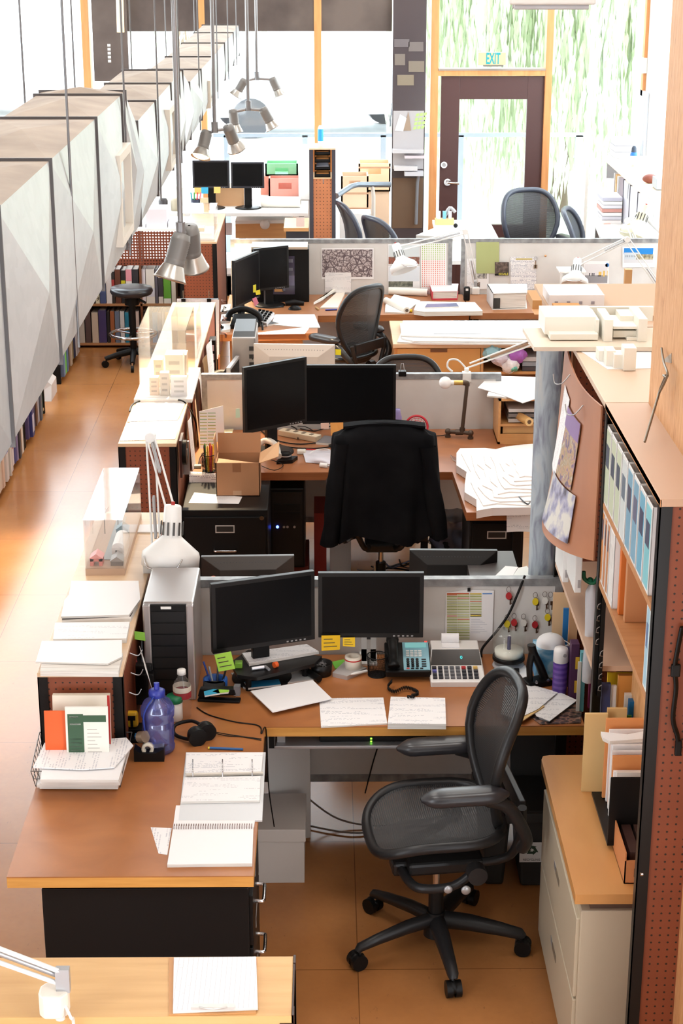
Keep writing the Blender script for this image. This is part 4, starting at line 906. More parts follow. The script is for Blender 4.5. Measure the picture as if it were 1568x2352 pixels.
for px,py,dx in ((452,1692,0),(474,1680,.0)):
    c=Z(px,py,D+.032); MB().cyl(c+Vector((-.004,.012,.0)),c+Vector((.006,-.014,0)),.034,BLK,seg=24).cyl(c+Vector((-.008,.028,0)),c+Vector((-.004,.012,0)),.03,C((32,32,34),.8),.033,seg=24).build('ear_cup',hp,w=True,bevel=.006)
MB().tube(smoothpath([Z(466,1668,D+.05),Z(440,1656,D+.045),Z(405,1664,D+.035),Z(398,1680,D+.02),Z(410,1692,D+.012),Z(442,1700,D+.015)],6),.007,BLK,8).build('headband',hp,w=True)
MB().tube(smoothpath([Z(486,1680,D+.012),Z(520,1686,D+.003),Z(560,1692,D+.003),Z(600,1697,D+.003)],6),.0018,BLK,6).tube(smoothpath([Z(486,1682,D+.012),Z(520,1690,D+.003),Z(555,1692,D+.003),Z(600,1700,D+.003)],6),.0018,BLK,6).build('cord',hp,w=True)
cable('thin_cable',[Z(452,1625,D+.003),Z(480,1642,D+.003),Z(540,1658,D+.003),Z(585,1664,D+.003),Z(599,1672,D+.003),Z(600,1685,D+.0025),Vector((xr+.006,5.925,D-.01)),Vector((xr+.012,5.92,.5)),Vector((xr+.03,5.96,.3))],.0025,'thin black cable from tower over the desk corner')
a,b=Z(480,1718,D+.005),Z(558,1721,D+.005); pn=T('blue_pen','blue pen with yellow end above the open ring binder','pen',a)
MB().tube([a,b],.0048,C((40,92,150),.4),8).build('barrel',pn,w=True); MB().tube([a-(b-a)*.03,a+(b-a)*.02],.005,C((214,190,40)),8).build('end_plug',pn,w=True)
# open ring binder, spiral pad, loose note
rb_=T('ring_binder','open white three-ring binder lying on the nearest desk return','binder',Z(510,1810,D))
q=[Z(427,1728,D+.006),Z(610,1728,D+.006),Z(602,1884,D+.006),Z(410,1884,D+.006)]
MB().slab(q[::-1],.006,C((214,216,218),.35)).build('cover',rb_,w=True)
q=[Z(428,1729,D+.022),Z(604,1728,D+.022),Z(600,1772,D+.02),Z(425,1776,D+.02)]; MB().slab(q[::-1],.013,PRINT,PAGES).build('upper_pages',rb_,w=True)
q=[Z(424,1786,D+.016),Z(598,1782,D+.016),Z(596,1838,D+.016),Z(415,1841,D+.016)]; MB().slab(q[::-1],.009,FAINT,PAGES).build('lower_pages',rb_,w=True)
for px in (443,511,579):
    p=Z(px,1784,D+.02); q_=Z(px,1750,D+.026); MB().tube(smoothpath([p,p.lerp(q_,.15)+Vector((0,0,.018)),p.lerp(q_,.85)+Vector((0,0,.018)),q_],5),.002,CHROME,6).build('ring',rb_,'chrome ring',w=True)
p,q_=Z(428,1780,D+.013),Z(604,1776,D+.013); MB().tube([p,q_],.007,C((206,198,188),.3,.5),6).build('ring_spine',rb_,w=True)
sn=T('spiral_pad','white spiral notepad open at the front edge of the desk','notepad',Z(485,1930,D))
q=[Z(404,1850,D+.0055),Z(590,1850,D+.0055),Z(583,1900,D+.0055),Z(397,1901,D+.0055)]; MB().slab(q[::-1],.005,PAPER).build('turned_page',sn,w=True)
q=[Z(398,1897,D+.012),Z(582,1895,D+.012),Z(579,1983,D+.012),Z(384,1985,D+.012)]; MB().slab(q[::-1],.012,PAPER,PAGES).build('pages',sn,w=True)
m=MB()
for k in range(33):
    a=Z(400,1900,D+.012).lerp(Z(578,1899,D+.012),k/32); m.tube([a+Vector((0,.014*math.cos(b),.001+.009*math.sin(b))) for b in [2*pi*i/10 for i in range(10)]],.0011,C((120,90,84),.4,.5),4,True)
m.build('spiral_wire',sn,w=True)
sheet('loose_note',[(346,1900),(394,1902),(384,1963),(364,1960)],D,SIDEP,'small white note sticking out left of the spiral pad','paper')
# wire tray with papers
bk=T('wire_tray','wire letter tray piled with white papers on the left desk','letter tray',Z(180,1795,D))
q0,q1,q2,q3=Z(82,1806,D),Z(276,1808,D),Z(296,1722,D),Z(100,1722,D); up=Vector((0,0,.065))
f0=[q0,q1,q2,q3]; cen=sum(f0,Vector())/4; f1=[cen+(v-cen)*1.08+up for v in f0]
m=MB(); WR_=C((110,106,104),.35,.7)
for r_ in (f0,f1,[a.lerp(b,.5) for a,b in zip(f0,f1)]):
    for i in range(4): m.tube([r_[i],r_[(i+1)%4]],.0018,WR_,5)
for i in range(4):
    n=13 if i%2==0 else 7
    for k in range(n+1): m.tube([f0[i].lerp(f0[(i+1)%4],k/n),f1[i].lerp(f1[(i+1)%4],k/n)],.0014,WR_,5)
for k in range(10): m.tube([f0[0].lerp(f0[1],k/9),f0[3].lerp(f0[2],k/9)],.0014,WR_,5)
m.build('wire_basket',bk,w=True)
for k in range(7):
    z_=D+.006+k*.012; o=R.uniform(-6,6)
    px=[(90+o,1805-k*3),(270+o,1806-k*3),(292+o,1730-k*3),(104+o,1728-k*3)]
    if k==6: z_+=.004; px=[(76,1762),(190,1767),(262,1762),(306,1712),(290,1694),(102,1706)]
    sheet('paper_pile',px,z_,PAPER if k!=6 else SIDEP,['lowest bundle of papers in the wire tray','second bundle from below in the wire tray','third bundle from below in the wire tray','middle bundle of papers in the wire tray','bundle third from the top in the wire tray','bundle just under the top sheets in the wire tray','top white sheets slipping over the wire tray'][k],'paper',.0115 if k<6 else .004,group='papers in the wire tray')
# ---------------------------------------------------------------- pegboard cabinet by the aisle with its piles
ca_=lowcab('low pegboard cabinet along the aisle beside the nearest desk',-1.035,-.73,5.7,7.45,peg=PEG)
zc=1.07
for k,(px,th,mt,lb,zo) in enumerate([
 ([(92,1540),(272,1542),(282,1500),(100,1498)],.022,PAGES,'thick magazine pile at the near end of the aisle cabinet',0),
 ([(82,1520),(248,1524),(280,1508),(280,1470),(96,1472)],.006,PAPER,'large white sheets lying on the magazine pile',.024),
 ([(122,1468),(290,1466),(298,1428),(126,1430)],.02,FAINT,'middle white paper pile on the aisle cabinet',0),
 ([(142,1424),(300,1416),(316,1385),(150,1382)],.022,C((44,40,40)),'dark book lying under the farthest white sheets',0),
 ([(140,1416),(296,1412),(322,1376),(318,1334),(164,1334),(158,1366),(148,1378)],.008,PAPER,'farthest white sheets at the top of the aisle cabinet',.022)]):
    sheet('paper_pile',px,zc+zo,mt,lb,'paper',th)
# leaflets on the end of the cabinet, standing on the desk
ye=5.695
def card(name,a,b,c,d,y,th,mt,label,cat='book',extra=None,lean=.03):
    p0,p1=Y(a,d,y),Y(c,d,y); zt_=Y(a,b,y+lean).z; zb=D+.0005
    m=MB().hexa([(p0.x,y-th,zb),(p1.x,y-th,zb),(p1.x,y,zb),(p0.x,y,zb)],[(p0.x,y-th+lean,zt_),(p1.x,y-th+lean,zt_),(p1.x,y+lean,zt_),(p0.x,y+lean,zt_)],mt)
    if extra: extra(m,p0,p1,zb,zt_,y-th,lean)
    return m.build(name,None,label,cat)
def ef(m,p0,p1,zb,zt,y,ln): 
    def r_(u0,v0,u1,v1,mt): 
        f=lambda u,v:(p0.x+(p1.x-p0.x)*u,y-.0006+ln*v,zb+(zt-zb)*v); m.add([f(u0,v0),f(u1,v0),f(u1,v1),f(u0,v1)],[(0,1,2,3)],mt)
    return r_
def brochure(m,*a):
    r_=ef(m,*a); r_(.05,.02,.42,.9,C((52,86,60))); r_(.42,.78,.95,.88,C((52,86,60)))
    for k in range(9): r_(.1,.08+k*.055,.37,.1+k*.055,C((150,170,150)))
    for k,t_ in ((0,.84),(1,.74)): r_(.1,t_,.3+.06*k,t_+.025,C((220,226,216)))
    for k in range(12): r_(.5,.06+k*.055,.68+.2*((k*3)%4)/4,.074+k*.055,C((190,186,176)))
def redge(m,*a): r_=ef(m,*a); r_(.955,0,1,1,C((176,36,34)))
card('cream_book',124,1592,255,1705,5.63,.02,C((232,222,204),.6),'large cream book with red edge leaning against pegboard end',extra=redge,lean=.04)
card('orange_card',103,1632,156,1706,5.575,.006,C((232,98,40),.55),'orange folder leaning at the left of the pegboard end','folder',lean=.025)
card('brochure',152,1622,250,1706,5.56,.008,C((232,230,220),.5),'white and green printed brochure leaning against the cream book','brochure',extra=brochure,lean=.02)
# things hung on the desk side of the cabinet
hg=[]
for k,(px,py) in enumerate([(298,1500),(300,1545),(296,1590)]):
    p=X(px,py,-.715); MB().tube(smoothpath([p,p+Vector((.03,0,-.01)),p+Vector((.045,0,.012))],4),.002,SILV,5).build('peg_hook',None,['highest','middle','lowest'][k]+' wire hook on the side of the aisle cabinet','hook')
p=[X(305,1540,-.70),X(330,1500,-.69),X(322,1560,-.69),X(305,1640,-.70)]
MB().grid(lambda u,v:(-.712+.045*u+.03*math.sin(v*2),6.1-.22*u,1.0-.2*v),6,6,PAPER,th=.001).build('hung_papers',None,'curled papers hung on hooks at the cabinet side','paper')
sticky('sticky_note',[(304,1449),(332,1453),(334,1472),(306,1468)],6.16,(150,214,80),'lime sticky note curling off the cabinet beside the tower',lines=0)
m=MB(); a=Z(320,1620,D); m.box(a.x-.03,a.x+.06,a.y,a.y+.12,D,D+.13,BLK).box(a.x-.02,a.x+.05,a.y+.02,a.y+.1,D+.13,D+.16,BLKM); m.build('black_organiser',None,'black desk organiser between the cabinet and the tower','organiser',bevel=.005)
for k,(px,py,h,col,lb) in enumerate([(318,1530,.12,(120,30,34),'red pencil'),(332,1535,.14,(60,60,66),'grey pen'),(342,1528,.13,(30,30,34),'black pen')]):
    a=Z(320,1620,D); p=Vector((a.x-.01+k*.022,a.y+.05,D+.16)); MB().tube([p,p+Vector((.02*(k-1),.01,h*.6))],.004,C(col),6).build('pen',None,lb+' standing in the black desk organiser','pen')
# black file cabinet under the return, archive boxes, bins
filecab('black two-drawer file cabinet under the near end of the desk',-.925,-.255,4.93,5.42,.655,'+x',3)
MB().box(-.90,-.29,4.96,5.4,.655,.7,BLK).build('timber_spacer',None,'black spacer between the black file cabinet and the desktop','spacer')
def archbox(label,x0,x1,y0,y1,h):
    t=T('archive_box',label,'storage box',((x0+x1)/2,(y0+y1)/2,0)); c=C((206,198,190),.7)
    MB().box(x0+.006,x1-.006,y0+.006,y1-.006,0,h-.01,c).build('box_body',t,w=True); MB().box(x0,x1,y0,y1,h-.055,h,c).build('lid',t,w=True,bevel=.003); return t
archbox('white cardboard archive box on the floor under the desk corner',-.28,-.085,6.04,6.34,.24)
MB().hexa([(-.24,6.36,0),(-.07,6.4,0),(-.07,6.55,0),(-.24,6.55,0)],[(-.24,6.36,.52),(-.07,6.4,.42),(-.07,6.55,.42),(-.24,6.55,.52)],C((208,202,196),.7)).build('cut_box',None,'tall white box with a slanted top behind the archive box','storage box')
def bin_(label,x0,x1,y0,y1,h,lidup,sign):
    t=T('recycling_bin',label,'bin',((x0+x1)/2,(y0+y1)/2,0)); g=C((46,48,48),.5); i=.02
    m=MB().hexa([(x0+i,y0+i,0),(x1-i,y0+i,0),(x1-i,y1-i,0),(x0+i,y1-i,0)],[(x0,y0,h),(x1,y0,h),(x1,y1,h),(x0,y1,h)],g); m.build('bin_body',t,w=True,bevel=.012)
    m=MB().box(x0-.012,x1+.012,y0-.012,y0,h-.04,h,g).box(x0-.012,x1+.012,y1,y1+.012,h-.04,h,g).box(x0-.012,x0,y0,y1,h-.04,h,g).box(x1,x1+.012,y0,y1,h-.04,h,g); m.build('rim',t,w=True,bevel=.003)
    if lidup: MB().hexa([(x0,y1,h),(x1,y1,h),(x1,y1+.02,h),(x0,y1+.02,h)],[(x0,y1+.07,h+.24),(x1,y1+.07,h+.24),(x1,y1+.09,h+.24),(x0,y1+.09,h+.24)],C((24,24,26),.5)).build('lid',t,'black lid standing open',w=True)
    if sign:
        zc=Y(1220,1958,y0).z; xc=Y(1221,1958,y0).x; yy=y0+.004
        s=MB().box(xc-.048,xc+.048,yy-.006,yy-.003,zc-.042,zc+.045,C((226,224,220)))
        gn=C((34,58,40),.6)
        for k in range(3):
            M=LM((xc,yy-.0065,zc+.012),0,pi/2)@Matrix.Rotation(k*2*pi/3,4,'Z')
            s.add([M@Vector(v) for v in [(-.021,-.017,0),(.004,-.017,0),(.004,-.023,0),(.016,-.011,0),(.004,.0,0),(.004,-.006,0),(-.014,-.006,0),(-.019,-.013,0)]],[(0,1,6,7),(2,3,4),(1,5,6)],gn)
        s.text('RECYCLING',.0125,LM((xc,yy-.0065,zc-.031),0,pi/2),C((60,60,60)))
        s.build('sign',t,'white sign with green recycling arrows',w=True)
    return t
bin_('dark grey recycling bin with white sign behind the near chair',.742,.96,5.99,6.3,.34,True,True)
bin_('plain dark bin left of the signed recycling bin',.60,.715,6.0,6.34,.33,False,False)
for k,pts in enumerate([[Vector((-.1,6.55,.12)),Vector((.05,6.5,.03)),Vector((.25,6.48,.01)),Vector((.5,6.55,.02))],[Vector((-.12,6.5,.01)),Vector((.1,6.42,.01)),Vector((.3,6.46,.01)),Vector((.55,6.5,.06))],[Vector((.3,6.58,.7)),Vector((.26,6.56,.5)),Vector((.2,6.55,.3)),Vector((.16,6.56,.12))],[Vector((.05,6.3,.64)),Vector((.12,6.34,.58)),Vector((.22,6.36,.6)),Vector((.3,6.4,.66))]]):
    cable('loose_cable',pts,.004 if k<2 else .003,['grey cable looping on the floor under the desk, upper one','grey cable lying on the floor under the desk, lower one','black cable dropping behind the desk to the floor','black cable sagging beneath the keyboard tray'][k],C((120,104,90)) if k<2 else BLK)
MB().box(-.18,-.1,6.37,6.39,.0,.01,BLK).build('floor_clip',None,'small black clip on the floor by the slanted box','clip')
# ---------------------------------------------------------------- lateral file with plywood top
lf=filecab('beige two-drawer lateral file at the right of the near chair',.80,1.15,4.775,5.66,.66,'-x',2,BEIGE,'recess','lateral_file')
MB().prism([(.775,4.75),(1.17,4.75),(1.17,5.70),(.81,5.70),(.785,5.69),(.777,5.665)],.70,.735,wood('maple_ply',(196,138,78),(214,158,98),.35,(6,2,8))).build('file_top_board',None,'honey plywood board topping the beige lateral file','board',bevel=.004)
MB().box(.83,1.14,4.79,5.64,.66,.70,C((96,72,58))).build('batten_strip',None,'dark batten under the honey plywood board','batten')
# manila envelopes + hung folder, mail sorter
ms=T('mail_sorter','black steel mail sorter full of papers on the lateral file','mail sorter',(1.08,5.15,.735))
x0,x1=.915,1.16; 
def rp(y,h,nm,l=None): MB().box(x0,x1,y,y+.008,.76,.76+h,BLK).build(nm,ms,l,w=True,bevel=.003)
rp(5.02,.24,'front_plate'); x0=.96; rp(5.36,.27,'rear_plate'); x0=.915; MB().box(x0,x1,5.02,5.37,.752,.762,BLK).build('floor_plate',ms,w=True)
for x,y in ((1.0,5.04),(1.0,5.34)): MB().cyl((x+.02,y,.735),(x+.02,y,.752),.02,BLK,seg=14).build('foot',ms,w=True)
for k in range(11):
    y=5.06+k*.026; h=.17+.012*k+R.uniform(-.02,.02); mt=[PAPER,PAPER,C((222,214,206)),PAPER,C((224,150,90)),PAPER][k%6] if k!=8 else C((226,140,70))
    MB().box(x0+.04-R.uniform(0,.012),x1,y,y+.012,.765,.765+h,mt).build('paper_bundle',None,('%s upright bundle in the black mail sorter, counted from the front')%(['first','second','third','fourth','fifth','sixth','seventh','eighth','ninth','tenth','eleventh'][k]),'paper','papers in the mail sorter')
sheet('loose_papers',[(1379,1688),(1440,1694),(1482,1686),(1482,1704),(1400,1710),(1384,1702)],1.045,PAPER,'white letters lying across the top of the mail sorter','paper',.012)
def card2(name,label,x0,x1,y,z0,z1,mt,th=.01,lean=0.0,cat='folder',ex=None):
    m=MB().hexa([(x0,y,z0),(x1,y,z0),(x1,y+th,z0),(x0,y+th,z0)],[(x0,y+lean,z1),(x1,y+lean,z1),(x1,y+th+lean,z1),(x0,y+th+lean,z1)],mt)
    if ex: ex(m)
    return m.build(name,None,label,cat)
def sp_y(px0,py0,px1,py1,y): a,b=Y(px0,py1,y),Y(px1,py0,y); return a.x,b.x,a.z,b.z
MAN=C((226,188,128),.65)
for nm,lb,px,y,col,th,cat in [
 ('manila_folder','front tan manila folder standing over the lateral file',(1338,1640,1396,1757),5.42,(226,190,130),.012,'folder'),
 ('manila_folder','tan manila folder just behind the front one',(1388,1628,1440,1756),5.45,(222,184,124),.012,'folder'),
 ('green_folder','green hanging folder beside the mail sorter',(1402,1644,1450,1760),5.47,(44,106,44),.008,'folder'),
 ('blue_book','upright blue book with ART on its spine',(1442,1612,1490,1672),5.5,(10,98,150),.03,'book'),
 ('cream_album','cream album behind the upright blue book',(1433,1596,1490,1640),5.55,(226,216,204),.02,'book'),
 ('padded_envelope','orange padded envelope standing behind cream album',(1416,1552,1485,1632),5.6,(216,144,66),.02,'envelope'),
 ('navy_folder','navy blue binder standing left of the orange envelope',(1379,1572,1403,1630),5.58,(58,62,100),.02,'folder'),
 ('white_folder','white folder between navy binder and orange envelope',(1402,1576,1416,1630),5.59,(226,214,206),.012,'folder'),
 ('yellow_folder','bright yellow folder farthest back under the binder shelf',(1394,1546,1466,1576),5.66,(220,184,20),.01,'folder')]:
    a,b,c,d=sp_y(*px,y); z0=.7355
    ex=None
    if nm=='blue_book':
        ex=lambda m,a=a,b=b,d=d,y=y:m.text('ART',.026,LM(((a+b)/2+.008,y-.0006,d-.075),0,pi/2)@Matrix.Rotation(pi/2,4,'Z'),C((200,214,224)))
    card2(nm,lb,a,b,y,z0 if nm!='manila_folder' else .7355,d,C(col,.6),th,0,cat,ex)
# cardboard box with a paper bag at the near end
cb=T('torn_box','torn open cardboard box at the near end of the lateral file','box',(1.1,4.86,.735)); CB=C((196,128,78),.7); CBI=C((120,82,58),.8)
a=Z(1432,2030,.735); b=Z(1426,1920,.735)
x0,x1,y0,y1=a.x,1.16,a.y,a.y+.24; h=.11
m=MB().box(x0,x1,y0,y0+.004,.735,.735+h*.75,CB).box(x0,x0+.004,y0,y1,.735,.735+h,CB).box(x0,x1,y1-.004,y1,.735,.735+h+.02,CB).box(x0,x1,y0,y1,.735,.739,CBI).box(x1-.004,x1,y0,y1,.735,.735+h,CB)
m.build('box_walls',cb,w=True); MB().box(x0+.03,x0+.045,y0-.0008,y0,.76,.79,C((90,58,40))).build('printed_mark',cb,w=True)
for k,(dx,col,lb) in enumerate([(.02,(66,44,40),'dark brown notebook standing in the torn box'),(.06,(80,56,48),'brown notebook with yellow edge in the torn box'),(.1,(200,190,170),'pale sleeve in the torn box')]):
    MB().box(x0+dx,x0+dx+.03,y0+.03,y1-.03,.74,.83,C(col)).build('notebook',None,lb,'notebook')
a=Z(1437,1905,.735); 
def bag(u,v):
    an=2*pi*u; r_=(.05*(1-.75*v)+.004*math.sin(5*an+6*v))*(1 if v>.02 else .9); return (a.x+.055+r_*1.0*math.cos(an),a.y+.12+r_*1.3*math.sin(an),.736+.16*v)
MB().grid(bag,28,9,C((232,226,222),.7),smooth=False).build('paper_bag',None,'crumpled white paper bag behind the torn box','bag')
sheet('dark_card',[(1427,1878),(1470,1878),(1474,1890),(1436,1892)],.735,C((44,44,60)),'dark card lying beside the crumpled white bag','card',.003)
# ---------------------------------------------------------------- near chair
chair('mesh_office_chair','dark mesh office chair facing left, nearest in view',(.40,5.60,0),rad(97),rad(-10-97),None,lift=(.06,0))
# ---------------------------------------------------------------- foreground shelf, lamp, clipboard
fs=T('plywood_shelf_unit','yellow plywood topped shelf unit in the bottom foreground','shelf unit',(-.5,3.78,0))
a,b=Z(0,2196,1.07),Z(685,2330,1.07); yN,yF=Z(680,2334,1.07).y,Z(680,2196,1.07).y; xR=Z(672,2260,1.07).x
MB().box(-1.3,xR,yN,yF,1.045,1.07,PLY).build('top_board',fs,w=True,bevel=.002)
for y in (yN,yF-.036): MB().box(xR,xR+.006,y,y+.036,0,1.074,C((56,34,28),.5)).box(xR-.03,xR+.006,y if y>yN else y-.004,(y if y>yN else y-.004)+.004,0,1.05,C((56,34,28),.5)).build('angle_post',fs,'dark angle iron post',w=True)
MB().box(xR,xR+.004,yN,yF,1.035,1.072,C((56,34,28),.5)).build('edge_angle',fs,w=True)
MB().box(-1.3,xR,yN+.01,yF-.01,.5,.52,PLY).build('shelf',fs,w=True); MB().box(xR-.02,xR-.012,yN+.01,yF-.01,.05,1.04,PEG).build('end_panel',fs,w=True)
cbd=T('clipboard','clipboard with ruled white sheet on the plywood shelf','clipboard',Z(495,2260,1.07))
q=[Z(388,2200,1.074),Z(590,2200,1.074),Z(588,2326,1.074),Z(388,2330,1.074)]; MB().slab(q[::-1],.004,C((196,140,84),.5)).build('board',cbd,w=True)
q=[Z(399,2199,1.082),Z(588,2197,1.082),Z(592,2314,1.082),Z(397,2322,1.082)]; MB().slab(q[::-1],.008,RULED,PAGES).build('paper_pad',cbd,w=True)
a,b=Z(440,2310,1.084),Z(540,2308,1.084); c=Z(490,2332,1.086)
MB().box(a.x,b.x,a.y-.016,a.y,1.082,1.09,C((206,204,200),.3,.35)).tube(smoothpath([Vector((a.x+.02,a.y-.014,1.09)),Vector((a.x+.045,a.y-.03,1.096)),Vector((b.x-.045,a.y-.03,1.096)),Vector((b.x-.02,a.y-.014,1.09))],4),.003,C((206,204,200),.3,.35),6).build('spring_clip',cbd,'bright metal spring clip',w=True)
fl=T('swing_arm_lamp','white swing-arm lamp base clamped to the plywood shelf','desk lamp',Z(120,2330,1.07))
c=Z(125,2300,1.12)
MB().add([(c.x+dx*.036,c.y+dy*.034,c.z+dz) for dz,s in ((-.03,1),(.035,1)) for dx,dy in ((-.6,-1),(.6,-1),(1,-.4),(1,.5),(.5,1),(-.6,1),(-1,.4),(-1,-.5))],[tuple(range(7,-1,-1)),tuple(range(8,16))]+[(i,(i+1)%8,8+(i+1)%8,8+i) for i in range(8)],C((236,226,212),.4)).build('clamp_block',fl,w=True,bevel=.006)
MB().cyl((c.x+.012,c.y,1.07),(c.x+.012,c.y,1.1),.012,WHT).build('pin',fl,w=True)
e0=c+Vector((.015,0,.05)); e1=Z(-60,2190,1.3); 
MB().tube([e0,e1],.006,WHT,6).tube([e0+Vector((.014,.0,.03)),e1+Vector((.014,0,.035))],.006,WHT,6).build('arm',fl,w=True)
MB().tube([e0+Vector((0,.01,.016)),e1+Vector((0,.01,.02))],.007,SILV,8).build('spring',fl,'steel spring',w=True)
MB().box(e0.x-.008,e0.x+.026,e0.y-.01,e0.y+.01,e0.z-.02,e0.z+.045,SILV).build('hinge_bracket',fl,w=True)
MB().tube(smoothpath([c+Vector((.03,-.02,.0)),c+Vector((.045,-.04,-.02)),Vector((c.x+.045,yN-.012,1.05)),Vector((c.x+.045,yN-.012,.8))],5),.004,WHT,6).build('lamp_cord',fl,w=True)
# ================================================================ RIGHT TALL SHELVES
ux=.927; uT=2.10
def angle(t,x,y,z0,z1,sx,sy):
    a=.036; MB().box(min(x,x+sx*a),max(x,x+sx*a),min(y,y+sy*.004),max(y,y+sy*.004),z0,z1,BLKM).box(min(x,x+sx*.004),max(x,x+sx*.004),min(y,y+sy*a),max(y,y+sy*a),z0,z1,BLKM).build('corner_post',t,'black angle iron post',w=True)
TAN=C((202,168,142),.5)
u1=T('tall_shelf_unit','tall pegboard-ended shelf unit at the right edge, holding white binders','shelf unit',(1.15,5.1,0))
yN,yF=4.57,5.575; x1=1.44
MB().box(ux,x1,yN,yF-.002,uT-.022,uT,TAN).build('top_board',u1,w=True,bevel=.002)
MB().box(ux,ux+.004,yN,yF-.002,uT-.024,uT-.001,C((190,134,84),.5)).build('top_edge',u1,'raw wood edge of top board',w=True)
for y,s in ((yN,1),(yF,-1)): angle(u1,ux,y,0,uT-.022,1,s)
MB().box(ux+.03,x1,yN+.006,yN+.012,.02,uT-.024,PEG).build('end_panel',u1,'brown pegboard end panel',w=True)
MB().box(1.21,1.216,yN+.02,yF,.02,uT-.024,PEG).build('back_panel',u1,'brown pegboard back panel',w=True)
for z in (1.761,1.480): MB().box(ux+.004,1.21,yN+.014,yF-.004,z-.02,z,wood('shelf_wood',(176,120,72),(196,140,92),.45)).build('shelf',u1,w=True)
for py in (2008,): c=X(1476,py,ux-.002); MB().cyl(c,c+Vector((-.006,0,0)),.005,CHROME).build('screw',u1,w=True)
# binders
def binder(label,y0,y1,z0,h,dep,spine,tagc,cover=(232,230,228),lab=.5,group=None):
    t=T('ring_binder',label,'binder',(ux+.008,(y0+y1)/2,z0),0,group); x0=ux+.006; x1=x0+dep; k=.004; cv=C(cover,.35)
    MB().box(x0,x1,y0,y0+k,z0,z0+h,cv).box(x0,x1,y1-k,y1,z0,z0+h,cv).box(x0,x0+k,y0,y1,z0,z0+h,cv).build('cover',t,w=True,bevel=.0015)
    MB().box(x0-.0012,x0,y0+.014,y1-.014,z0+.012,z0+h-.012,C(spine,.4)).box(x0-.0018,x0-.0011,y0+.02,y1-.02,z0+h*lab,z0+h*(lab+.28),C(tagc,.5)).build('spine_card',t,'printed spine card',w=True)
    MB().box(x0+.02,x1-.02,y0+k+.004,y1-k-.012,z0+.006,z0+h-.03,PAGES).box(x0+k,x0+.02,y0+k,y1-k,z0+.006,z0+h-.02,C((120,116,118),.5)).box(x0+.05,x0+.09,y1-k-.012,y1-k,z0+h-.05,z0+h-.014,C((40,38,38))).build('pages',t,w=True)
G_=(196,206,180); B_=(122,166,190); NV=(52,62,84)
up=[(G_,NV,'farthest pale green'),(G_,NV,'second pale green'),(G_,NV,'third pale green'),((206,214,214),(90,104,120),'pale grey fronted'),(B_,(60,60,84),'first blue'),(B_,(90,90,116),'second blue'),((110,170,196),(52,54,84),'deeper cyan'),((130,196,206),(56,60,88),'nearest cyan')]
n=len(up); y0=4.695; y1=5.555; st=(y1-y0)/n
for k,(s,g,l) in enumerate(up):
    b=y1-(k+1)*st
    binder(l+' spined binder in the upper row of the tall shelf',b+.003,b+st-.004,1.761,.272,.23,s,g,group='binders on the upper shelf')
low=[((202,132,70),(40,60,96),'farthest orange photo',5.493,.056),((196,124,70),(56,50,70),'second orange photo',5.435,.056),((190,128,80),(84,70,80),'third orange photo',5.377,.055)]
for s,g,l,b,w_ in low: binder(l+' spined binder on the lower shelf',b,b+w_,1.480,.26,.19,s,g,lab=.6,group='binders on the lower shelf')
binder('thick white binder on the lower shelf in front of the orange ones',5.283,5.372,1.480,.264,.2,(226,224,220),(214,210,206),group='binders on the lower shelf')
MB().box(ux+.02,ux+.22,5.23,5.257,1.4805,1.735,C((206,108,34),.6)).build('orange_binder',None,'flat orange binder beside the thick white one','binder',bevel=.002)
MB().box(ux+.03,ux+.22,5.168,5.195,1.4805,1.725,C((186,128,84),.6)).build('brown_folder',None,'brown folder standing right of the orange binder','folder',bevel=.002)
binder('white binder with cyan back standing alone at the near end of the lower shelf',4.633,4.696,1.480,.268,.2,(160,196,214),(90,110,150),(228,236,236),group='binders on the lower shelf')
# strap on the pegboard end
s=T('black_strap','black strap with buckle hung on the right pegboard end','strap',Y(1553,1725,4.56))
pp=[Y(a,b,4.562) for a,b in ((1566,1440),(1556,1490),(1549,1535),(1552,1580),(1545,1650),(1555,1690),(1558,1718))]
MB().tube(smoothpath(pp,5),.011,BLK,6,rz=.5).build('webbing',s,w=True); c=Y(1557,1718,4.56); MB().bc((c.x,c.y,c.z),(.02,.012,.05),BLK).build('buckle',s,w=True,bevel=.004)
c=Y(1551,1540,4.56); MB().bc((c.x,c.y,c.z),(.028,.012,.04),BLK).build('slider',s,w=True,bevel=.004)
# second unit with the warped hardboard sheet
u2=T('tall_shelf_unit','tall shelf unit behind the binder shelves, top piled with model boards','shelf unit',(1.3,6.8,0))
MB().box(ux,x1,5.577,6.66,uT-.022,uT,C((214,188,164),.55)).build('top_board',u2,w=True,bevel=.002)
for y,s in ((6.66,-1),): angle(u2,ux,y,0,uT-.022,1,s)
MB().box(1.21,1.216,5.59,6.65,.02,uT-.024,PEG).build('back_panel',u2,w=True)
for z in (1.14,): MB().box(ux+.004,1.21,5.585,6.62,z-.02,z,TAN).build('shelf',u2,w=True)
HB=wood('warped_hardboard',(150,92,62),(184,126,92),.5,(2,2,2))
def WS(u,v,o=0): # u along the shelf, v down
    b=math.sin(pi*min(1,max(0,u)))
    return (ux-.012-.018*b-.076*(v**1.6)*b-.045*v*u-o,5.583+(.91-.107*v)*u,2.085-.027*b*(1-v)-(.62-.018*u)*v+.07*v*(1-u)**3)
MB().grid(WS,24,16,HB,th=.006).build('hardboard_sheet',None,'bowed brown hardboard sheet hung on the side of the tall shelf','sheet')
cal=T('wall_calendar','long picture calendar with white strip hung on the bowed hardboard','calendar',WS(.5,.9,.02))
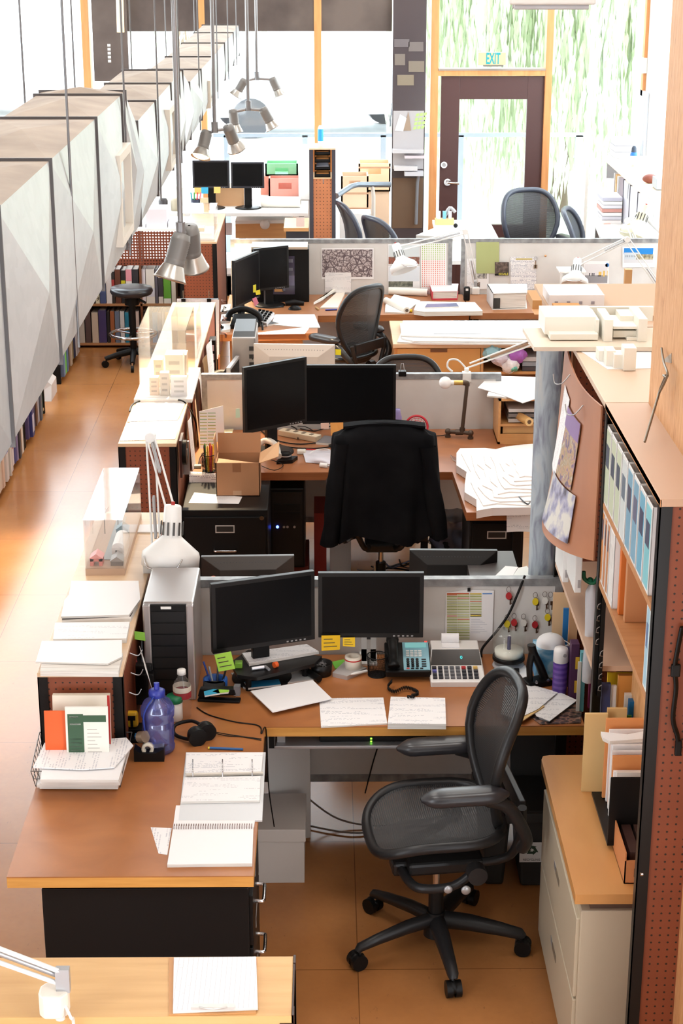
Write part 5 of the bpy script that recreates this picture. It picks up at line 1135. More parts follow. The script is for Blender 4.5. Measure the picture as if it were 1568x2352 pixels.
PIC=mat('calendar_picture',lambda t:t.set(Base_Color=t.ramp(t.n('ShaderNodeTexNoise',{'Vector':t.ob(),'Scale':26.0,'Detail':7.0,'Distortion':.8}).outputs[0],[(.3,lin((58,46,60))),(.42,lin((120,96,130))),(.5,lin((190,150,110))),(.58,lin((150,130,96))),(.7,lin((206,198,190)))]),Roughness=.4))
MB().grid(lambda u,v:WS(.58+.2*(u),.16+.5*v,.006),6,14,SIDEP,th=.001).build('date_strip',cal,'white ruled strip',w=True)
MB().grid(lambda u,v:WS(.28+.29*u,.2+.42*v,.007),8,14,PIC,th=.001).build('upper_picture',cal,w=True)
MB().grid(lambda u,v:WS(.28+.3*u,.2+.12*v,.0085),8,6,C((128,96,150),.5),th=.001).build('purple_heading',cal,w=True)
MB().grid(lambda u,v:WS(.2+.42*u,.63+.31*v,.009),8,10,mat('calendar_lower',lambda t:t.set(Base_Color=t.ramp(t.n('ShaderNodeTexNoise',{'Vector':t.ob(),'Scale':13.0,'Detail':4.0}).outputs[0],[(.35,lin((60,56,74))),(.48,lin((150,150,180))),(.6,lin((206,204,196)))]),Roughness=.4)),th=.001).build('lower_picture',cal,w=True)
for k,(u,v) in enumerate([(.68,.1),(.3,.14)]):
    p=Vector(WS(u,v)); MB().tube(smoothpath([p+Vector((0,0,.03)),p+Vector((-.03,-.01,.0)),p+Vector((-.05,.03,-.01)),p+Vector((-.055,.05,.02))],4),.0022,SILV,6).build('wire_hook',None,['wire hook above the white calendar strip','wire hook above the calendar picture'][k],'hook')
u3=T('tall_shelf_unit','farthest tall shelf unit on the right, plain brown side','shelf unit',(1.2,7.05,0)); u3x=.975
MB().box(u3x-.005,x1,6.68,7.42,uT-.03,uT,TAN).build('top_board',u3,w=True); MB().box(u3x,u3x+.012,6.69,7.42,.0,uT-.03,wood('brown_board',(132,80,50),(158,100,66),.5,(3,3,3))).build('side_panel',u3,w=True); MB().box(u3x+.012,x1,6.69,6.71,.02,uT-.03,PEG).build('end_panel',u3,w=True); MB().box(x1-.02,x1,6.71,7.42,.02,uT-.03,PEG).build('back_panel',u3,w=True)
# white box files on unit 2 shelf
for k,(px,z0,z1,lb) in enumerate([((1291,1176,1313,1338),1,1,'tall white box file at the far end under the bowed hardboard'),((1318,1242,1340,1362),1,1,'shorter white box file below the bowed hardboard')]):
    y=[6.02,5.81][k]; a,b,c,d=sp_y(*px,y); t=T('box_file',lb,'box file',((a+b)/2,y,c))
    MB().box(a,b,y,y+.22,c,d,WHT).build('file_body',t,w=True,bevel=.003); MB().box(a+.006,b-.006,y+.01,y+.2,d,d+.002,C((150,150,152))).build('open_top',t,w=True); MB().box(b-.014,b-.004,y-.002,y,c+.02,c+.05,SILV).build('clasp',t,w=True)
# hanging bag with green ribbon, binder clip strip
c=X(1352,1440,1.0); hb=T('plastic_bag','clear plastic bag tied with green ribbon, hanging beside the shelf','bag',X(1352,1560,1.0))
a,b,zb_,zt_=sp_y(1336,1330,1374,1565,5.86)
def fb(u,v):
    an=2*pi*u; r_=(b-a)/2*(1+.08*math.sin(3*an+7*v)+.1*math.sin(9*v)); k=min(1,(1-v)*6+.25); return ((a+b)/2+r_*k*math.cos(an),5.86+r_*k*math.sin(an),zb_+(zt_-zb_)*v)
PLAS=mat('cloudy_plastic',lambda t:(t.set(Base_Color=lin((214,216,222)),Roughness=.2,Alpha=.72)))
MB().grid(fb,22,16,PLAS).build('bag_film',hb,w=True)
z=Y(1355,1330,5.86); MB().tube(smoothpath([z+Vector((-.025,0,.03)),z+Vector((-.02,0,.0)),z+Vector((.01,-.01,-.012)),z+Vector((.03,0,.01))],4),.008,C((14,110,74),.5),6).ball(z+Vector((0,0,-.005)),.012,C((14,110,74))).build('green_ribbon',hb,w=True)
st=T('clip_strip','black upright strip carrying a column of binder clips','strip',X(1381,1600,1.03))
a,b,zb_,zt_=sp_y(1370,1372,1392,1600,5.55); MB().box(a,b,5.55,5.57,zb_,zt_,BLK).build('strip',st,w=True)
for k in range(8):
    z_=zt_-.02-k*(zt_-zb_)/8.5; xx=a-.004 if k<4 else (a+b)/2+.006
    MB().tube([Vector((xx,5.546,z_)),Vector((xx-.01,5.54,z_-.004)),Vector((xx-.012,5.54,z_-.018)),Vector((xx-.002,5.546,z_-.022))],.0016,SILV,5).build('clip_wire',st,w=True)
# ================================================================ RIGHT END OF THE NEAREST DESK
m=MB(); q=[Z(1200,1632,D+.004),Z(1300,1600,D+.004),Z(1336,1624,D+.004),Z(1333,1660,D+.004),Z(1240,1663,D+.004)]
COLL=mat('collage_print',lambda t:t.set(Base_Color=t.ramp(t.n('ShaderNodeTexVoronoi',{'Vector':t.ob(),'Scale':42.0}).outputs[0],[(.2,lin((36,30,32))),(.5,lin((88,70,66))),(.62,lin((150,110,90))),(.8,lin((60,54,58)))]),Roughness=.3))
m.slab(q[::-1],.004,COLL).build('magazine',None,'dark collage magazine under the right-hand papers','magazine')
sheet('folder',[(1185,1600),(1240,1650),(1262,1656),(1318,1610),(1290,1590),(1200,1580)],D+.005,C((190,206,220)),'pale blue folder edge under the right-hand papers','folder',.004)
sheet('paper_sheet',[(1190,1578),(1225,1574),(1290,1592),(1325,1608),(1262,1656),(1232,1645)],D+.012,PRINT,'upper sheet of the white papers right of the near chair','paper',.002)
sheet('folder',[(1180,1655),(1202,1654),(1250,1622),(1236,1612)],D+.0145,C((222,184,120)),'narrow manila folder poking from the right-hand papers','folder',.004)
sheet('paper_sheet',[(1160,1575),(1200,1572),(1280,1590),(1236,1628),(1186,1652),(1150,1640)],D+.019,PRINT,'lower left sheet of the white papers right of the near chair','paper',.002)
sheet('clipped_papers',[(1150,1540),(1206,1528),(1214,1552),(1170,1566)],D,PAPER,'small clipped papers behind the near chair back','paper',.01)
a=Z(1186,1544,D+.01); MB().bc((a.x,a.y,a.z+.008),(.02,.014,.016),BLK).build('binder_clip',None,'black binder clip on the papers behind the near chair','clip',bevel=.002)
hp=T('hole_punch','black standing hole punch at the right of the nearest desk','hole punch',Z(1232,1575,D))
c=Z(1232,1572,D); M=LM(c,rad(20))
MB().bc((0,0,.012),(.11,.07,.024),BLK,M).build('base',hp,w=True,bevel=.006); MB().tube([M@Vector(p) for p in smoothpath([(.035,0,.02),(.01,0,.08),(-.02,0,.14),(-.03,0,.175)],4)],.014,BLK,8,rz=1.4).tube([M@Vector(p) for p in smoothpath([(-.03,0,.02),(-.035,0,.08),(-.03,0,.12),(-.025,0,.15)],4)],.008,BLK,8,rz=2).build('lever_handle',hp,w=True)
for dx in (-.02,.03): p=M@Vector((dx,-.036,.03)); MB().cyl(p,p+Vector((0,-.006,0)),.006,CHROME,seg=10).build('rivet',hp,w=True)
a,b,z0_,z1_=sp_y(1227,1486,1290,1560,6.36); tb=T('tissue_box','blue tissue box behind the black hole punch','tissue box',((a+b)/2,6.42,D))
BB=mat('tissue_box_print',lambda t:t.set(Base_Color=t.ramp(t.n('ShaderNodeTexNoise',{'Vector':t.ob(),'Scale':16.0,'Distortion':.5}).outputs[0],[(.4,lin((70,140,190))),(.52,lin((110,176,214))),(.6,lin((170,210,232)))]),Roughness=.4))
MB().box(a,b,6.36,6.36+b-a,D,D+.125,BB).build('carton',tb,w=True,bevel=.003)
cx=(a+b)/2+.012; cy2=6.40; mk=T('dust_mask','white dust mask resting on the blue tissue box','mask',(cx,cy2,D+.125))
MB().grid(lambda u,v:(.058*math.cos(2*pi*u)*math.sin(v*pi/2),.05*math.sin(2*pi*u)*math.sin(v*pi/2),.05*math.cos(v*pi/2)**.8+.001),26,8,C((236,236,238),.7),th=-.002).build('mask_cup',mk); MB().tube(smoothpath([(.055,-.01,.004),(.075,-.02,.012),(.06,.04,.004)],4),.002,C((230,228,224)),5).build('elastic',mk)
c=Z(1284,1592,D); sc_=T('spray_can','purple spray can with white cap beside the tissue box','spray can',c)
MB().lathe([(0,0),(.026,0),(.029,.004),(.029,.13),(.027,.138)],(0,0,0),mat('purple_can',lambda t:t.set(Base_Color=t.ramp(t.n('ShaderNodeTexWave',{'Vector':t.ob(),'Scale':14.0,'Distortion':.4},bands_direction='Z').outputs[0],[(.3,lin((84,52,140))),(.75,lin((112,78,164)))]),Roughness=.3)),28).build('can',sc_)
MB().lathe([(.028,.136),(.03,.138),(.029,.18),(.026,.192),(0,.194)],(0,0,0),C((236,232,230),.35),28).cyl((.01,-.026,.172),(.012,-.031,.173),.007,C((160,156,156))).build('cap',sc_)
c=Z(1303,1580,D); MB().lathe([(0,0),(.02,0),(.02,.12),(.018,.125),(.018,.16),(0,.162)],c+Vector((.0,.03,0)),C((32,34,70),.3),20).build('navy_bottle',None,'navy and black bottle behind the purple spray can','bottle')
def upright(name,label,px,y,th,col,cat='folder',z0=D,ex=None,rough=.5,lean=0):
    a,b,_,d=sp_y(*px,y); return card2(name,label,a,b,y,z0+.0003,d,C(col,rough),th,lean,cat,ex)
upright('purple_binder','dark purple binder with yellow tabs beside the spray can',(1307,1480,1331,1598),6.16,.05,(74,36,72),'binder',ex=lambda m:[m.box(Y(1322,1500,6.16).x,Y(1331,1500,6.16).x,6.157,6.16,D+z,D+z+.05,C((220,176,50))) for z in (.03,.13)])
upright('teal_binder','white backed teal binder right of the purple one',(1328,1500,1346,1636),6.05,.03,(96,168,178),'binder',ex=lambda m:m.box(Y(1328,1500,6.05).x,Y(1336,1500,6.05).x,6.045,6.05,D,D+.21,C((226,226,220))))
upright('magenta_folder','magenta folder upright under the hanging clear bag',(1350,1546,1369,1628),6.08,.02,(134,40,94),'folder')
upright('manila_folder','tan manila folder standing at the right end of the key panel',(1266,1362,1312,1470),6.55,.008,(236,196,150),'folder',z0=D+.0)
upright('blue_folder','bright blue folder before the tan manila one',(1290,1398,1311,1490),6.5,.01,(40,122,190),'folder')
upright('red_book','thin red book beside the bright blue folder',(1307,1460,1314,1490),6.46,.02,(170,30,40),'book')
upright('brown_folder','brown card folder leaning right of the blue folder',(1304,1385,1328,1470),6.44,.01,(206,160,118),'folder')
# ================================================================ AISLE CABINET TOP: MODELS AND LAMP
def acbox(label,x0,x1,y0,y1,z0,z1,name='acrylic_case'):
    t=T(name,label,'display case',((x0+x1)/2,(y0+y1)/2,z0)); k=.004
    for nm,b in (('front_wall',(x0,x1,y0,y0+k,z0,z1)),('rear_wall',(x0,x1,y1-k,y1,z0,z1)),('side_wall',(x0,x0+k,y0+k,y1-k,z0,z1)),('side_wall',(x1-k,x1,y0+k,y1-k,z0,z1)),('lid',(x0,x1,y0,y1,z1,z1+k))): MB().box(*b,ACRY).build(nm,t,w=True)
    return t
ax0,ax1,ay0,ay1=-.985,-.825,6.66,7.35
acbox('clear acrylic case with small houses on the aisle cabinet',ax0,ax1,ay0,ay1,zc+.03,zc+.24)
MB().box(ax0,ax1,ay0,ay1,zc,zc+.03,C((190,160,136),.6)).build('presentation_board',None,'tan board base under the case with small houses','model base')
gz=zc+.0305
MB().box(ax0+.06,ax0+.1,ay0+.1,ay1-.05,gz,gz+.002,C((150,150,146))).build('model_street',None,'grey model street running inside the acrylic case','model street')
def house(label,x,y,w,d,h,col,roof=None,barrel=False,arch=False,name='model_house'):
    t=T(name,label,'model house',(x+w/2,y+d/2,gz)); m=MB()
    if arch: m.box(x,x+w*.28,y,y+d,gz,gz+h,C(col)).box(x+w*.72,x+w,y,y+d,gz,gz+h,C(col)).box(x,x+w,y,y+d,gz+h*.62,gz+h,C(col))
    else: m.box(x,x+w,y,y+d,gz,gz+h,C(col))
    m.build('walls',t,w=True)
    if barrel: MB().prism([(w/2+w/2*math.cos(pi*k/10),h+w*.4*math.sin(pi*k/10)) for k in range(11)],-d,0,C(roof or col),Matrix.Translation((x,y,gz))@Matrix.Rotation(pi/2,4,'X')).build('barrel_roof',t,w=True)
    else: MB().prism([(-.003,h),(w+.003,h),(w/2,h+w*.42)],-d-.003,.003,C(roof or col),Matrix.Translation((x,y,gz))@Matrix.Rotation(pi/2,4,'X')).build('gable_roof',t,w=True)
    return t
house('pink arched model house at the front of the acrylic case',ax0+.016,ay0+.03,.05,.06,.032,(214,130,120),(220,140,132),arch=True)
t=house('grey model shed at the right front of the acrylic case',ax0+.1,ay0+.03,.05,.07,.02,(120,112,106),(150,142,136))
t=house('white barrel-roofed model hall in the acrylic case',ax0+.095,ay0+.12,.055,.16,.045,(214,206,198),(228,222,216),barrel=True)
MB().box(ax0+.11,ax0+.118,ay0+.1185,ay0+.12,gz+.015,gz+.035,C((60,50,46))).build('doorway',t,w=True)
house('teal model block at the back of the acrylic case',ax0+.09,ay0+.33,.05,.05,.05,(90,120,130))
for k,(x,y) in enumerate([(ax0+.03,ay0+.42),(ax0+.075,ay0+.52)]):
    t=T('model_tree',['wire model tree left at the back of the acrylic case','wire model tree right at the back of the acrylic case'][k],'model tree',(x,y,gz)); MB().cyl((0,0,0),(0,0,.1),.0018,C((96,86,80)),seg=6).build('trunk',t)
    m=MB(); r2=random.Random(k)
    for i in range(16): a=r2.uniform(0,6.3); m.tube([(0,0,.09),(.028*math.cos(a),.028*math.sin(a),.1+r2.uniform(-.005,.03))],.0011,C((190,186,184)),4)
    m.build('twigs',t)
sheet('paper_sheet',[(285,1222),(375,1222),(372,1204),(290,1205)],zc,PAPER,'white sheet lying behind the case with small houses','paper',.006)
L0=Z(358,1312,zc)
archlamp('white architect lamp with big shade over the aisle cabinet',(L0.x,L0.y+.05,zc),Y(345,1003,7.05),Y(396,1186,6.72),(-.06,-.22,-1),r=.115)
t=MB().box(L0.x-.05,L0.x+.04,L0.y-.03,L0.y+.005,zc,zc+.05,WHT); t.build('white_carton',None,'small white carton at the foot of the architect lamp','carton',bevel=.003)
c=Z(382,1305,zc); MB().lathe([(0,0),(.02,0),(.023,.04),(.02,.04),(.018,.003)],c,C((120,170,210),.4),18).build('blue_cup',None,'small blue patterned cup beside the lamp foot','cup')
# ================================================================ SECOND BAY
d2b=T('worktop_desk','desk backing onto the nearest divider, hidden beyond it','desk',(.1,7.0,0))
MB().box(-.70,.95,6.66,7.36,D-.04,D,DESK).build('worktop',d2b,w=True)
for x in (-.66,.9):
    for y in (6.7,7.3): MB().box(x-.02,x+.02,y-.02,y+.02,0,D-.04,BLK).build('leg',d2b,w=True)
monitor('black monitor seen from behind over the nearest divider, right side',(.543,6.98,D),pi-rad(2),.375,.26,.06,BLKM)
monitor('low dark monitor seen from behind over the nearest divider, left side',(-.34,7.05,D),pi+rad(2),.40,.24,.03,C((58,52,48),.4))
t=T('chair_top','grey rounded chair back peeping above the nearest divider','office chair',(-.2,6.9,D))
MB().grid(lambda u,v:(-.36+.3*u,6.86+.02*math.sin(pi*u),.76+.215*v*(1-.25*abs(2*u-1)**4)),14,8,C((92,92,98),.5),th=.03).build('back_rest',t,w=True)
c=Y(490,1329,6.8); MB().tube([c+Vector((.014*math.cos(a),0,.014*math.sin(a)-.004)) for a in [2*pi*i/16 for i in range(16)]],.003,C((196,110,84),.3,.8),6,True).build('copper_ring',None,'small copper ring above the divider beside the low monitor','ring')
for k,(px,z,col,lb) in enumerate([([(1135,1324),(1160,1300),(1190,1302),(1175,1326)],1.02,(236,234,234),'left of the white papers behind the divider corner'),([(1175,1326),(1190,1304),(1210,1300),(1224,1322)],1.03,(226,230,226),'right of the white papers behind the divider corner'),([(1150,1322),(1185,1306),(1195,1312),(1185,1328)],1.012,(96,44,100),'purple card between the papers behind the divider')]):
    sheet('paper_sheet',px,z,C(col,.6),lb,'paper',.002)
MB().box(.6,.81,6.72,7.1,D,1.008,C((60,54,52))).build('desk_box',None,'dark box carrying the papers behind the divider corner','box')
# curling banner
bn=T('rolled_banner','tall blue-grey print standing loosely rolled beside the shelf','banner',(.897,6.78,0))
SM=mat('smudged_print',lambda t:t.set(Base_Color=t.ramp(t.n('ShaderNodeTexNoise',{'Vector':t.n('ShaderNodeMapping',{'Vector':t.ob(),'Scale':(26,26,5.0)}).outputs[0],'Scale':1.0,'Detail':7.0,'Distortion':.8}).outputs[0],[(.25,lin((70,68,84))),(.4,lin((136,140,156))),(.55,lin((178,190,198))),(.75,lin((200,200,196)))]),Roughness=.45))
MB().grid(lambda u,v:(.897+.066*math.cos(pi*1.15+2*pi*.72*u),6.78+.055*math.sin(pi*1.15+2*pi*.72*u),2.0*v),24,18,SM,th=.002).build('print_sheet',bn,w=True)
MB().grid(lambda u,v:(.897+.05*math.cos(pi*1.3+2*pi*.8*u),6.785+.04*math.sin(pi*1.3+2*pi*.8*u),1.96*v),20,4,C((206,200,190)),th=.0015).build('inner_turn',bn,w=True)
# main desk
d2=T('corner_desk','brown corner worktop in the second bay, walnut edge','desk',(.2,9.4,0))
PT=[(-.745,9.06),(.69,9.06),(.715,8.385),(1.03,8.385),(1.03,9.89),(-.745,9.89)]
MB().prism(PT,D-.004,D,wood('desk_hardboard_two',(146,90,54),(172,112,72),.36,(5,7,7))).build('worktop',d2,w=True); MB().prism(PT,D-.045,D-.004,EDGEB).build('edge_band',d2,'walnut edge band',w=True)
for x,y in ((.98,8.45),(.98,9.8),(-.7,9.8),(.55,9.2)): MB().box(x-.02,x+.02,y-.02,y+.02,0,D-.045,BLK).build('leg',d2,w=True)
divider('white divider panel behind the second bay desk with the pipe lamp',-.73,1.03,9.92)
fcb=filecab('black file cabinet with silver handles under the second bay desk',-.75,-.305,8.55,9.04,.70,'-y',2)
MB().cyl((-.335,8.549,.66),(-.335,8.535,.66),.012,CHROME).build('lock',fcb,'round chrome lock',w=True)
filecab('black file cabinet under the terrain model return',.74,1.02,8.47,8.95,.69,'-y',2)
m=monitor; 
monitor('black square monitor turned right at the left of the second bay',(-.285,9.42,D),0.62,.42,.38,.15,BLKM,tilt=0)
mC0,mC1=Y(695,974,9.55),Y(908,972,9.55)
monitor('wide black monitor at the middle of the second bay, orange note below',((mC0.x+mC1.x)/2,9.55,D),0,mC1.x-mC0.x,.345,.135,BLKM)
c=Y(901,969,9.53); MB().cyl(c,c+Vector((0,-.006,0)),.004,glow('yellow_led',(250,230,90),3),seg=8).build('power_light',None,'yellow power light at the corner of the middle monitor','light')
sticky('sticky_note',[(736,972),(756,971),(755,985),(737,985)],9.53,(226,190,170),'small pink note under the middle monitor',lines=0)
sticky('sticky_note',[(758,971),(788,970),(788,1000),(760,1000)],9.525,(238,170,90),'orange note under the middle monitor',lines=0)
sticky('sticky_note',[(541,939),(550,938),(551,959),(541,960)],9.26,(196,226,206),'pale green note on the edge of the square monitor',lines=0)
# jacket chair
chair('mesh_office_chair','dark mesh office chair wearing the black jacket',(.30,9.0,0),0,rad(20))
jk=T('black_jacket','black jacket draped over the office chair back of the second bay','jacket',(.30,8.72,.5))
FAB=mat('black_cloth',lambda t:t.set(Base_Color=t.ramp(t.n('ShaderNodeTexNoise',{'Vector':t.ob(),'Scale':7.0,'Detail':4.0}).outputs[0],[(.35,(.004,.004,.005,1)),(.75,(.009,.009,.010,1))]),Roughness=.9,Specular_IOR_Level=.08))
def JF(u,v): # closed loop round the back, v from hem to shoulders
    an=2*pi*u; c_,s_=math.cos(an),math.sin(an); k=1-v
    w_=.268+.03*k-.055*max(0,(v-.86)/.14)**2.5; d_=.085+.02*k-.06*max(0,(v-.85)/.15)**2
    fold=.012*math.sin(9*an+2*k)*(.3+k)+.008*math.sin(17*an)*k
    x=.303+(w_+fold)*math.copysign(abs(c_)**.55,c_); y=8.715+(d_+fold*1.3)*math.copysign(abs(s_)**.8,s_)
    z=.50+.615*v+.025*math.sin(6*an)*k**2+.018*(1-abs(c_)**3)*v**3-.03*(abs(c_))*(k<.05)
    return (x,y,z)
MB().grid(JF,72,22,FAB).build('jacket_body',jk,w=True)
MB().grid(lambda u,v:(.303+(.213)*(2*u-1),8.675+.075*v,1.112+.018*math.sin(pi*u)),14,3,FAB,th=.012).build('collar',jk,w=True)
for s in (-1,1):
    MB().grid(lambda u,v:(.303+s*(.235+.055*(1-v)**.8-.02*v)+(.045+.008*math.sin(3*2*pi*u+8*v))*math.cos(2*pi*u),8.66-.02*(1-v)+.04*math.sin(2*pi*u),.47+.03*(s<0)*0+(.56 if s<0 else .5)*v+(.0 if s<0 else .04)),18,14,FAB).build('sleeve',jk,w=True)
# desk clutter of the second bay
bxm=C((176,126,88),.7); bxi=C((206,160,118),.7)
bx_=T('cardboard_box','open cardboard box on the black file cabinet','box',(-.468,8.86,.70))
x0,x1,y0,y1,z0,z1=-.583,-.352,8.775,8.97,.70,.885
MB().box(x0,x1,y0,y0+.004,z0,z1,bxm).box(x0,x1,y1-.004,y1,z0,z1,bxm).box(x0,x0+.004,y0,y1,z0,z1,bxm).box(x1-.004,x1,y0,y1,z0,z1,bxm).box(x0,x1,y0,y1,z0,z0+.004,bxm).build('box_walls',bx_,w=True)
MB().slab([(x0,y1,z1),(x1,y1,z1),(x1,y1+.03,z1+.1),(x0,y1+.03,z1+.1)],.004,bxm).build('rear_flap',bx_,w=True)
MB().slab([(x1,y0,z1),(x1+.1,y0+.02,z1+.03),(x1+.1,y1-.02,z1+.065),(x1,y1,z1)],.004,bxi).build('side_flap',bx_,w=True)
MB().slab([(x0,y0,z1),(x0,y1,z1),(x0-.01,y1,z1+.11),(x0-.012,y0+.1,z1+.1)],.004,bxm).build('side_flap',bx_,w=True)
MB().slab([(x0+.005,y0+.004,z1-.002),(x1-.005,y0+.004,z1-.002),(x1-.01,y0+.09,z1-.03),(x0+.01,y0+.09,z1-.002)],.003,bxi).build('front_flap',bx_,w=True)
MB().box(-.495,-.45,y0-.001,y0,z1-.05,z1,C((150,100,64),.4)).box(-.495,-.45,y0-.001,y0,z0+.005,z0+.03,C((190,150,116),.4)).build('tape_strip',bx_,'brown tape strip',w=True)
sheet('site_plan',[(433,1155),(548,1157),(556,1141),(446,1131)],.70,FAINT,'white plan sheet on the black file cabinet top','paper')
wn=MB().grid(lambda u,v:(-.745+.19*u,9.0+.09*v+.005,.7+.0015+.05*math.sin(pi*min(1,v*1.1))*(1-.3*u)),14,8,mat('notebook_page',lambda t:_print(t,.5)),th=.002); wn.build('curled_notebook',None,'white curled notebook beside the open cardboard box','notebook')
c=Z(480,1083,D); pc=T('pen_pot','black mesh pot full of coloured pens in the second bay','pen cup',c); wirecup(.036,.039,.1,34,pc)
for k,(a,col,nm) in enumerate([(0,(226,206,40),'yellow'),(1.3,(200,60,50),'red'),(2.5,(60,150,70),'green'),(3.6,(40,40,44),'black'),(4.6,(230,190,60),'gold'),(5.5,(180,60,90),'magenta')]):
    d=Vector((.018*math.cos(a),.018*math.sin(a),.004)); MB().tube([c+d,c+d*1.4+Vector((0,0,.135)),c+d*1.45+Vector((0,0,.15))],[.005,.005,.002],C(col,.4),8).build('pen',None,nm+' pen standing in the black mesh pen pot','pen','pens in the mesh pot')
sc2=vsheet('staff_schedule',[(457,945),(512,932),(516,1008),(460,1032)],9.35,PAPER,'striped schedule sheet leaning behind the pen pot','paper',extra=lambda m,y:[yrect(m,459+(k%2)*18,948+k*3.6-(k%2)*4,475+(k%2)*20,950+k*3.6-(k%2)*4,y-.0004,C([(170,178,110),(150,190,150),(206,190,110)][k%3])) for k in range(22)])
c=Z(524,1010,D); MB().bc((c.x,c.y,D+.018),(.03,.03,.036),C((40,70,190),.3)).build('blue_block',None,'blue block behind the open cardboard box','block',bevel=.004)
a=MB().tube(smoothpath([Z(594,1020,D+.05),Z(612,1012,D+.07),Z(632,1022,D+.07),Z(640,1048,D+.04)],5),.018,C((226,220,210),.4),10); a.build('white_headset',None,'curved white handset behind the cardboard flap','handset')
t=T('cordless_dock','black cordless dock with round top in the second bay','dock',Z(658,1060,D))
c=Z(655,1062,D); MB().prism([(c.x-.05,c.y-.04),(c.x+.04,c.y-.02),(c.x+.07,c.y+.06),(c.x-.02,c.y+.06)],D,D+.02,BLK).build('dock_base',t,w=True,bevel=.006); MB().lathe([(0,.06),(.026,.058),(.034,.05),(.034,.03),(.038,.018)],(c.x,c.y+.02,D),BLK,22).lathe([(.0345,.032),(.036,.036),(.0345,.04)],(c.x,c.y+.02,D),SILV,22).build('dock_ring',t,w=True)
c=Z(692,1042,D); MB().bc((c.x,c.y,D+.012),(.05,.04,.024),C((226,220,208),.4)).build('power_adapter',None,'small white adapter beside the black dock','adapter',bevel=.006)
pb=MB().grid(lambda u,v:Z(702+70*u-8*v*(1-u),1062-28*v+6*u*(1-v),D+.003+.03*math.sin(pi*v)*math.sin(pi*u*.9+.2)),10,8,C((222,220,230),.35),th=.002); pb.build('plastic_sleeve',None,'folded white plastic sleeve beside the jacket','sleeve')
a,b=Z(735,1068,D+.012),Z(752,1070,D+.012); MB().tube([a,b],.014,WHT,8).cyl(b,b+(b-a)*.8,.005,SILV).build('white_plug',None,'white charger plug left of the jacket','plug')
cable('white_cable',[Z(710,1062,D+.004),Z(705,1050,D+.004),Z(722,1035,D+.03),Z(752,1032,D+.03),Z(775,1045,D+.01)],.003,'white charging cable around the plastic sleeve',WHT)
ps=T('power_strip','cream power strip under the middle monitor','power strip',Z(690,1005,D))
a,b=Z(645,998,D),Z(732,1014,D); d=b-a; M=LM(a,math.atan2(d.y,d.x)); MB().box(0,d.length,-.03,.03,0,.035,C((226,208,180),.45),M).build('strip_body',ps,w=True,bevel=.005)
for k in range(4): MB().box(.04+k*.055,.06+k*.055,-.014,.014,.035,.037,C((120,108,92)),M).build('socket',ps,w=True)
for k,(pts,lb) in enumerate([([(600,990),(630,1010),(690,1020),(760,1010),(780,990)],'black cable sweeping in front of the power strip'),([(660,975),(680,985),(683,1000),(684,1008)],'black cable plugged into the power strip'),([(690,985),(720,990),(740,985),(770,975)],'black cable behind the power strip'),([(610,1000),(650,1024),(720,1030),(780,1022)],'lowest black cable on the second bay desk'),([(670,978),(700,980),(720,990)],'thin black cable looping from the square monitor'),([(600,1070),(630,1080),(650,1068),(620,1055)],'thin black lead at the desk front beside the cardboard flap')]):
    cable('desk_cable',[Z(x,y,D+.006+.012*(k%3)*(i%2)) for i,(x,y) in enumerate(pts)],.004 if k<4 else .0025,lb)
sheet('dark_booklet',[(725,1016),(770,1020),(785,1005),(745,1000)],D,C((110,106,110)),'grey booklet right of the power strip','booklet',.012)
a,b=Z(703,1032,D+.005),Z(726,1033,D+.005); MB().tube([a,b],.004,C((200,50,40)),8).build('red_pencil',None,'short red pencil beside the white adapter','pencil')
c=Z(957,1004,D); fn=T('desk_fan','small red desk fan behind the jacket','fan',c)
M=LM((c.x,c.y+.03,D+.055),0,rad(70)); m=MB()
for r_ in (.02,.035,.05,.062): m.tube([M@Vector((r_*math.cos(a),r_*math.sin(a),.015*(1-r_/.062))) for a in [2*pi*i/26 for i in range(26)]],.0016,C((196,30,50),.35),5,True)
for k in range(14): a=2*pi*k/14; m.tube([M@Vector((.012*math.cos(a),.012*math.sin(a),.018)),M@Vector((.062*math.cos(a),.062*math.sin(a),0))],.0012,C((196,30,50),.35),4)
m.tube([M@Vector((.064*math.cos(a),.064*math.sin(a),-.008)) for a in [2*pi*i/30 for i in range(30)]],.007,C((190,20,44),.3),8,True); m.build('grille',fn,w=True)
m=MB()
for k in range(4): a=2*pi*k/4; m.slab([M@Vector(p) for p in [(.01*math.cos(a),.01*math.sin(a),0),(.055*math.cos(a),.055*math.sin(a),-.004),(.055*math.cos(a+.9),.055*math.sin(a+.9),.006),(.01*math.cos(a+.9),.01*math.sin(a+.9),.004)]],.0015,C((206,200,200),.3))
m.cyl(M@Vector((0,0,-.03)),M@Vector((0,0,.012)),.016,C((210,200,196)),seg=16); m.build('blades',fn,w=True); MB().lathe([(0,.012),(.035,.01),(.04,0),(0,0)],(c.x,c.y+.03,D),C((190,20,44),.3),20).build('foot',fn,w=True)
MB().lathe([(0,0),(.022,0),(.026,.1),(.018,.13),(.016,.15),(0,.152)],Z(912,996,D),mat('lilac_plastic',lambda t:t.set(Base_Color=lin((160,150,206)),Roughness=.25)),18).build('lilac_bottle',None,'lilac bottle at the right edge of the middle monitor','bottle')
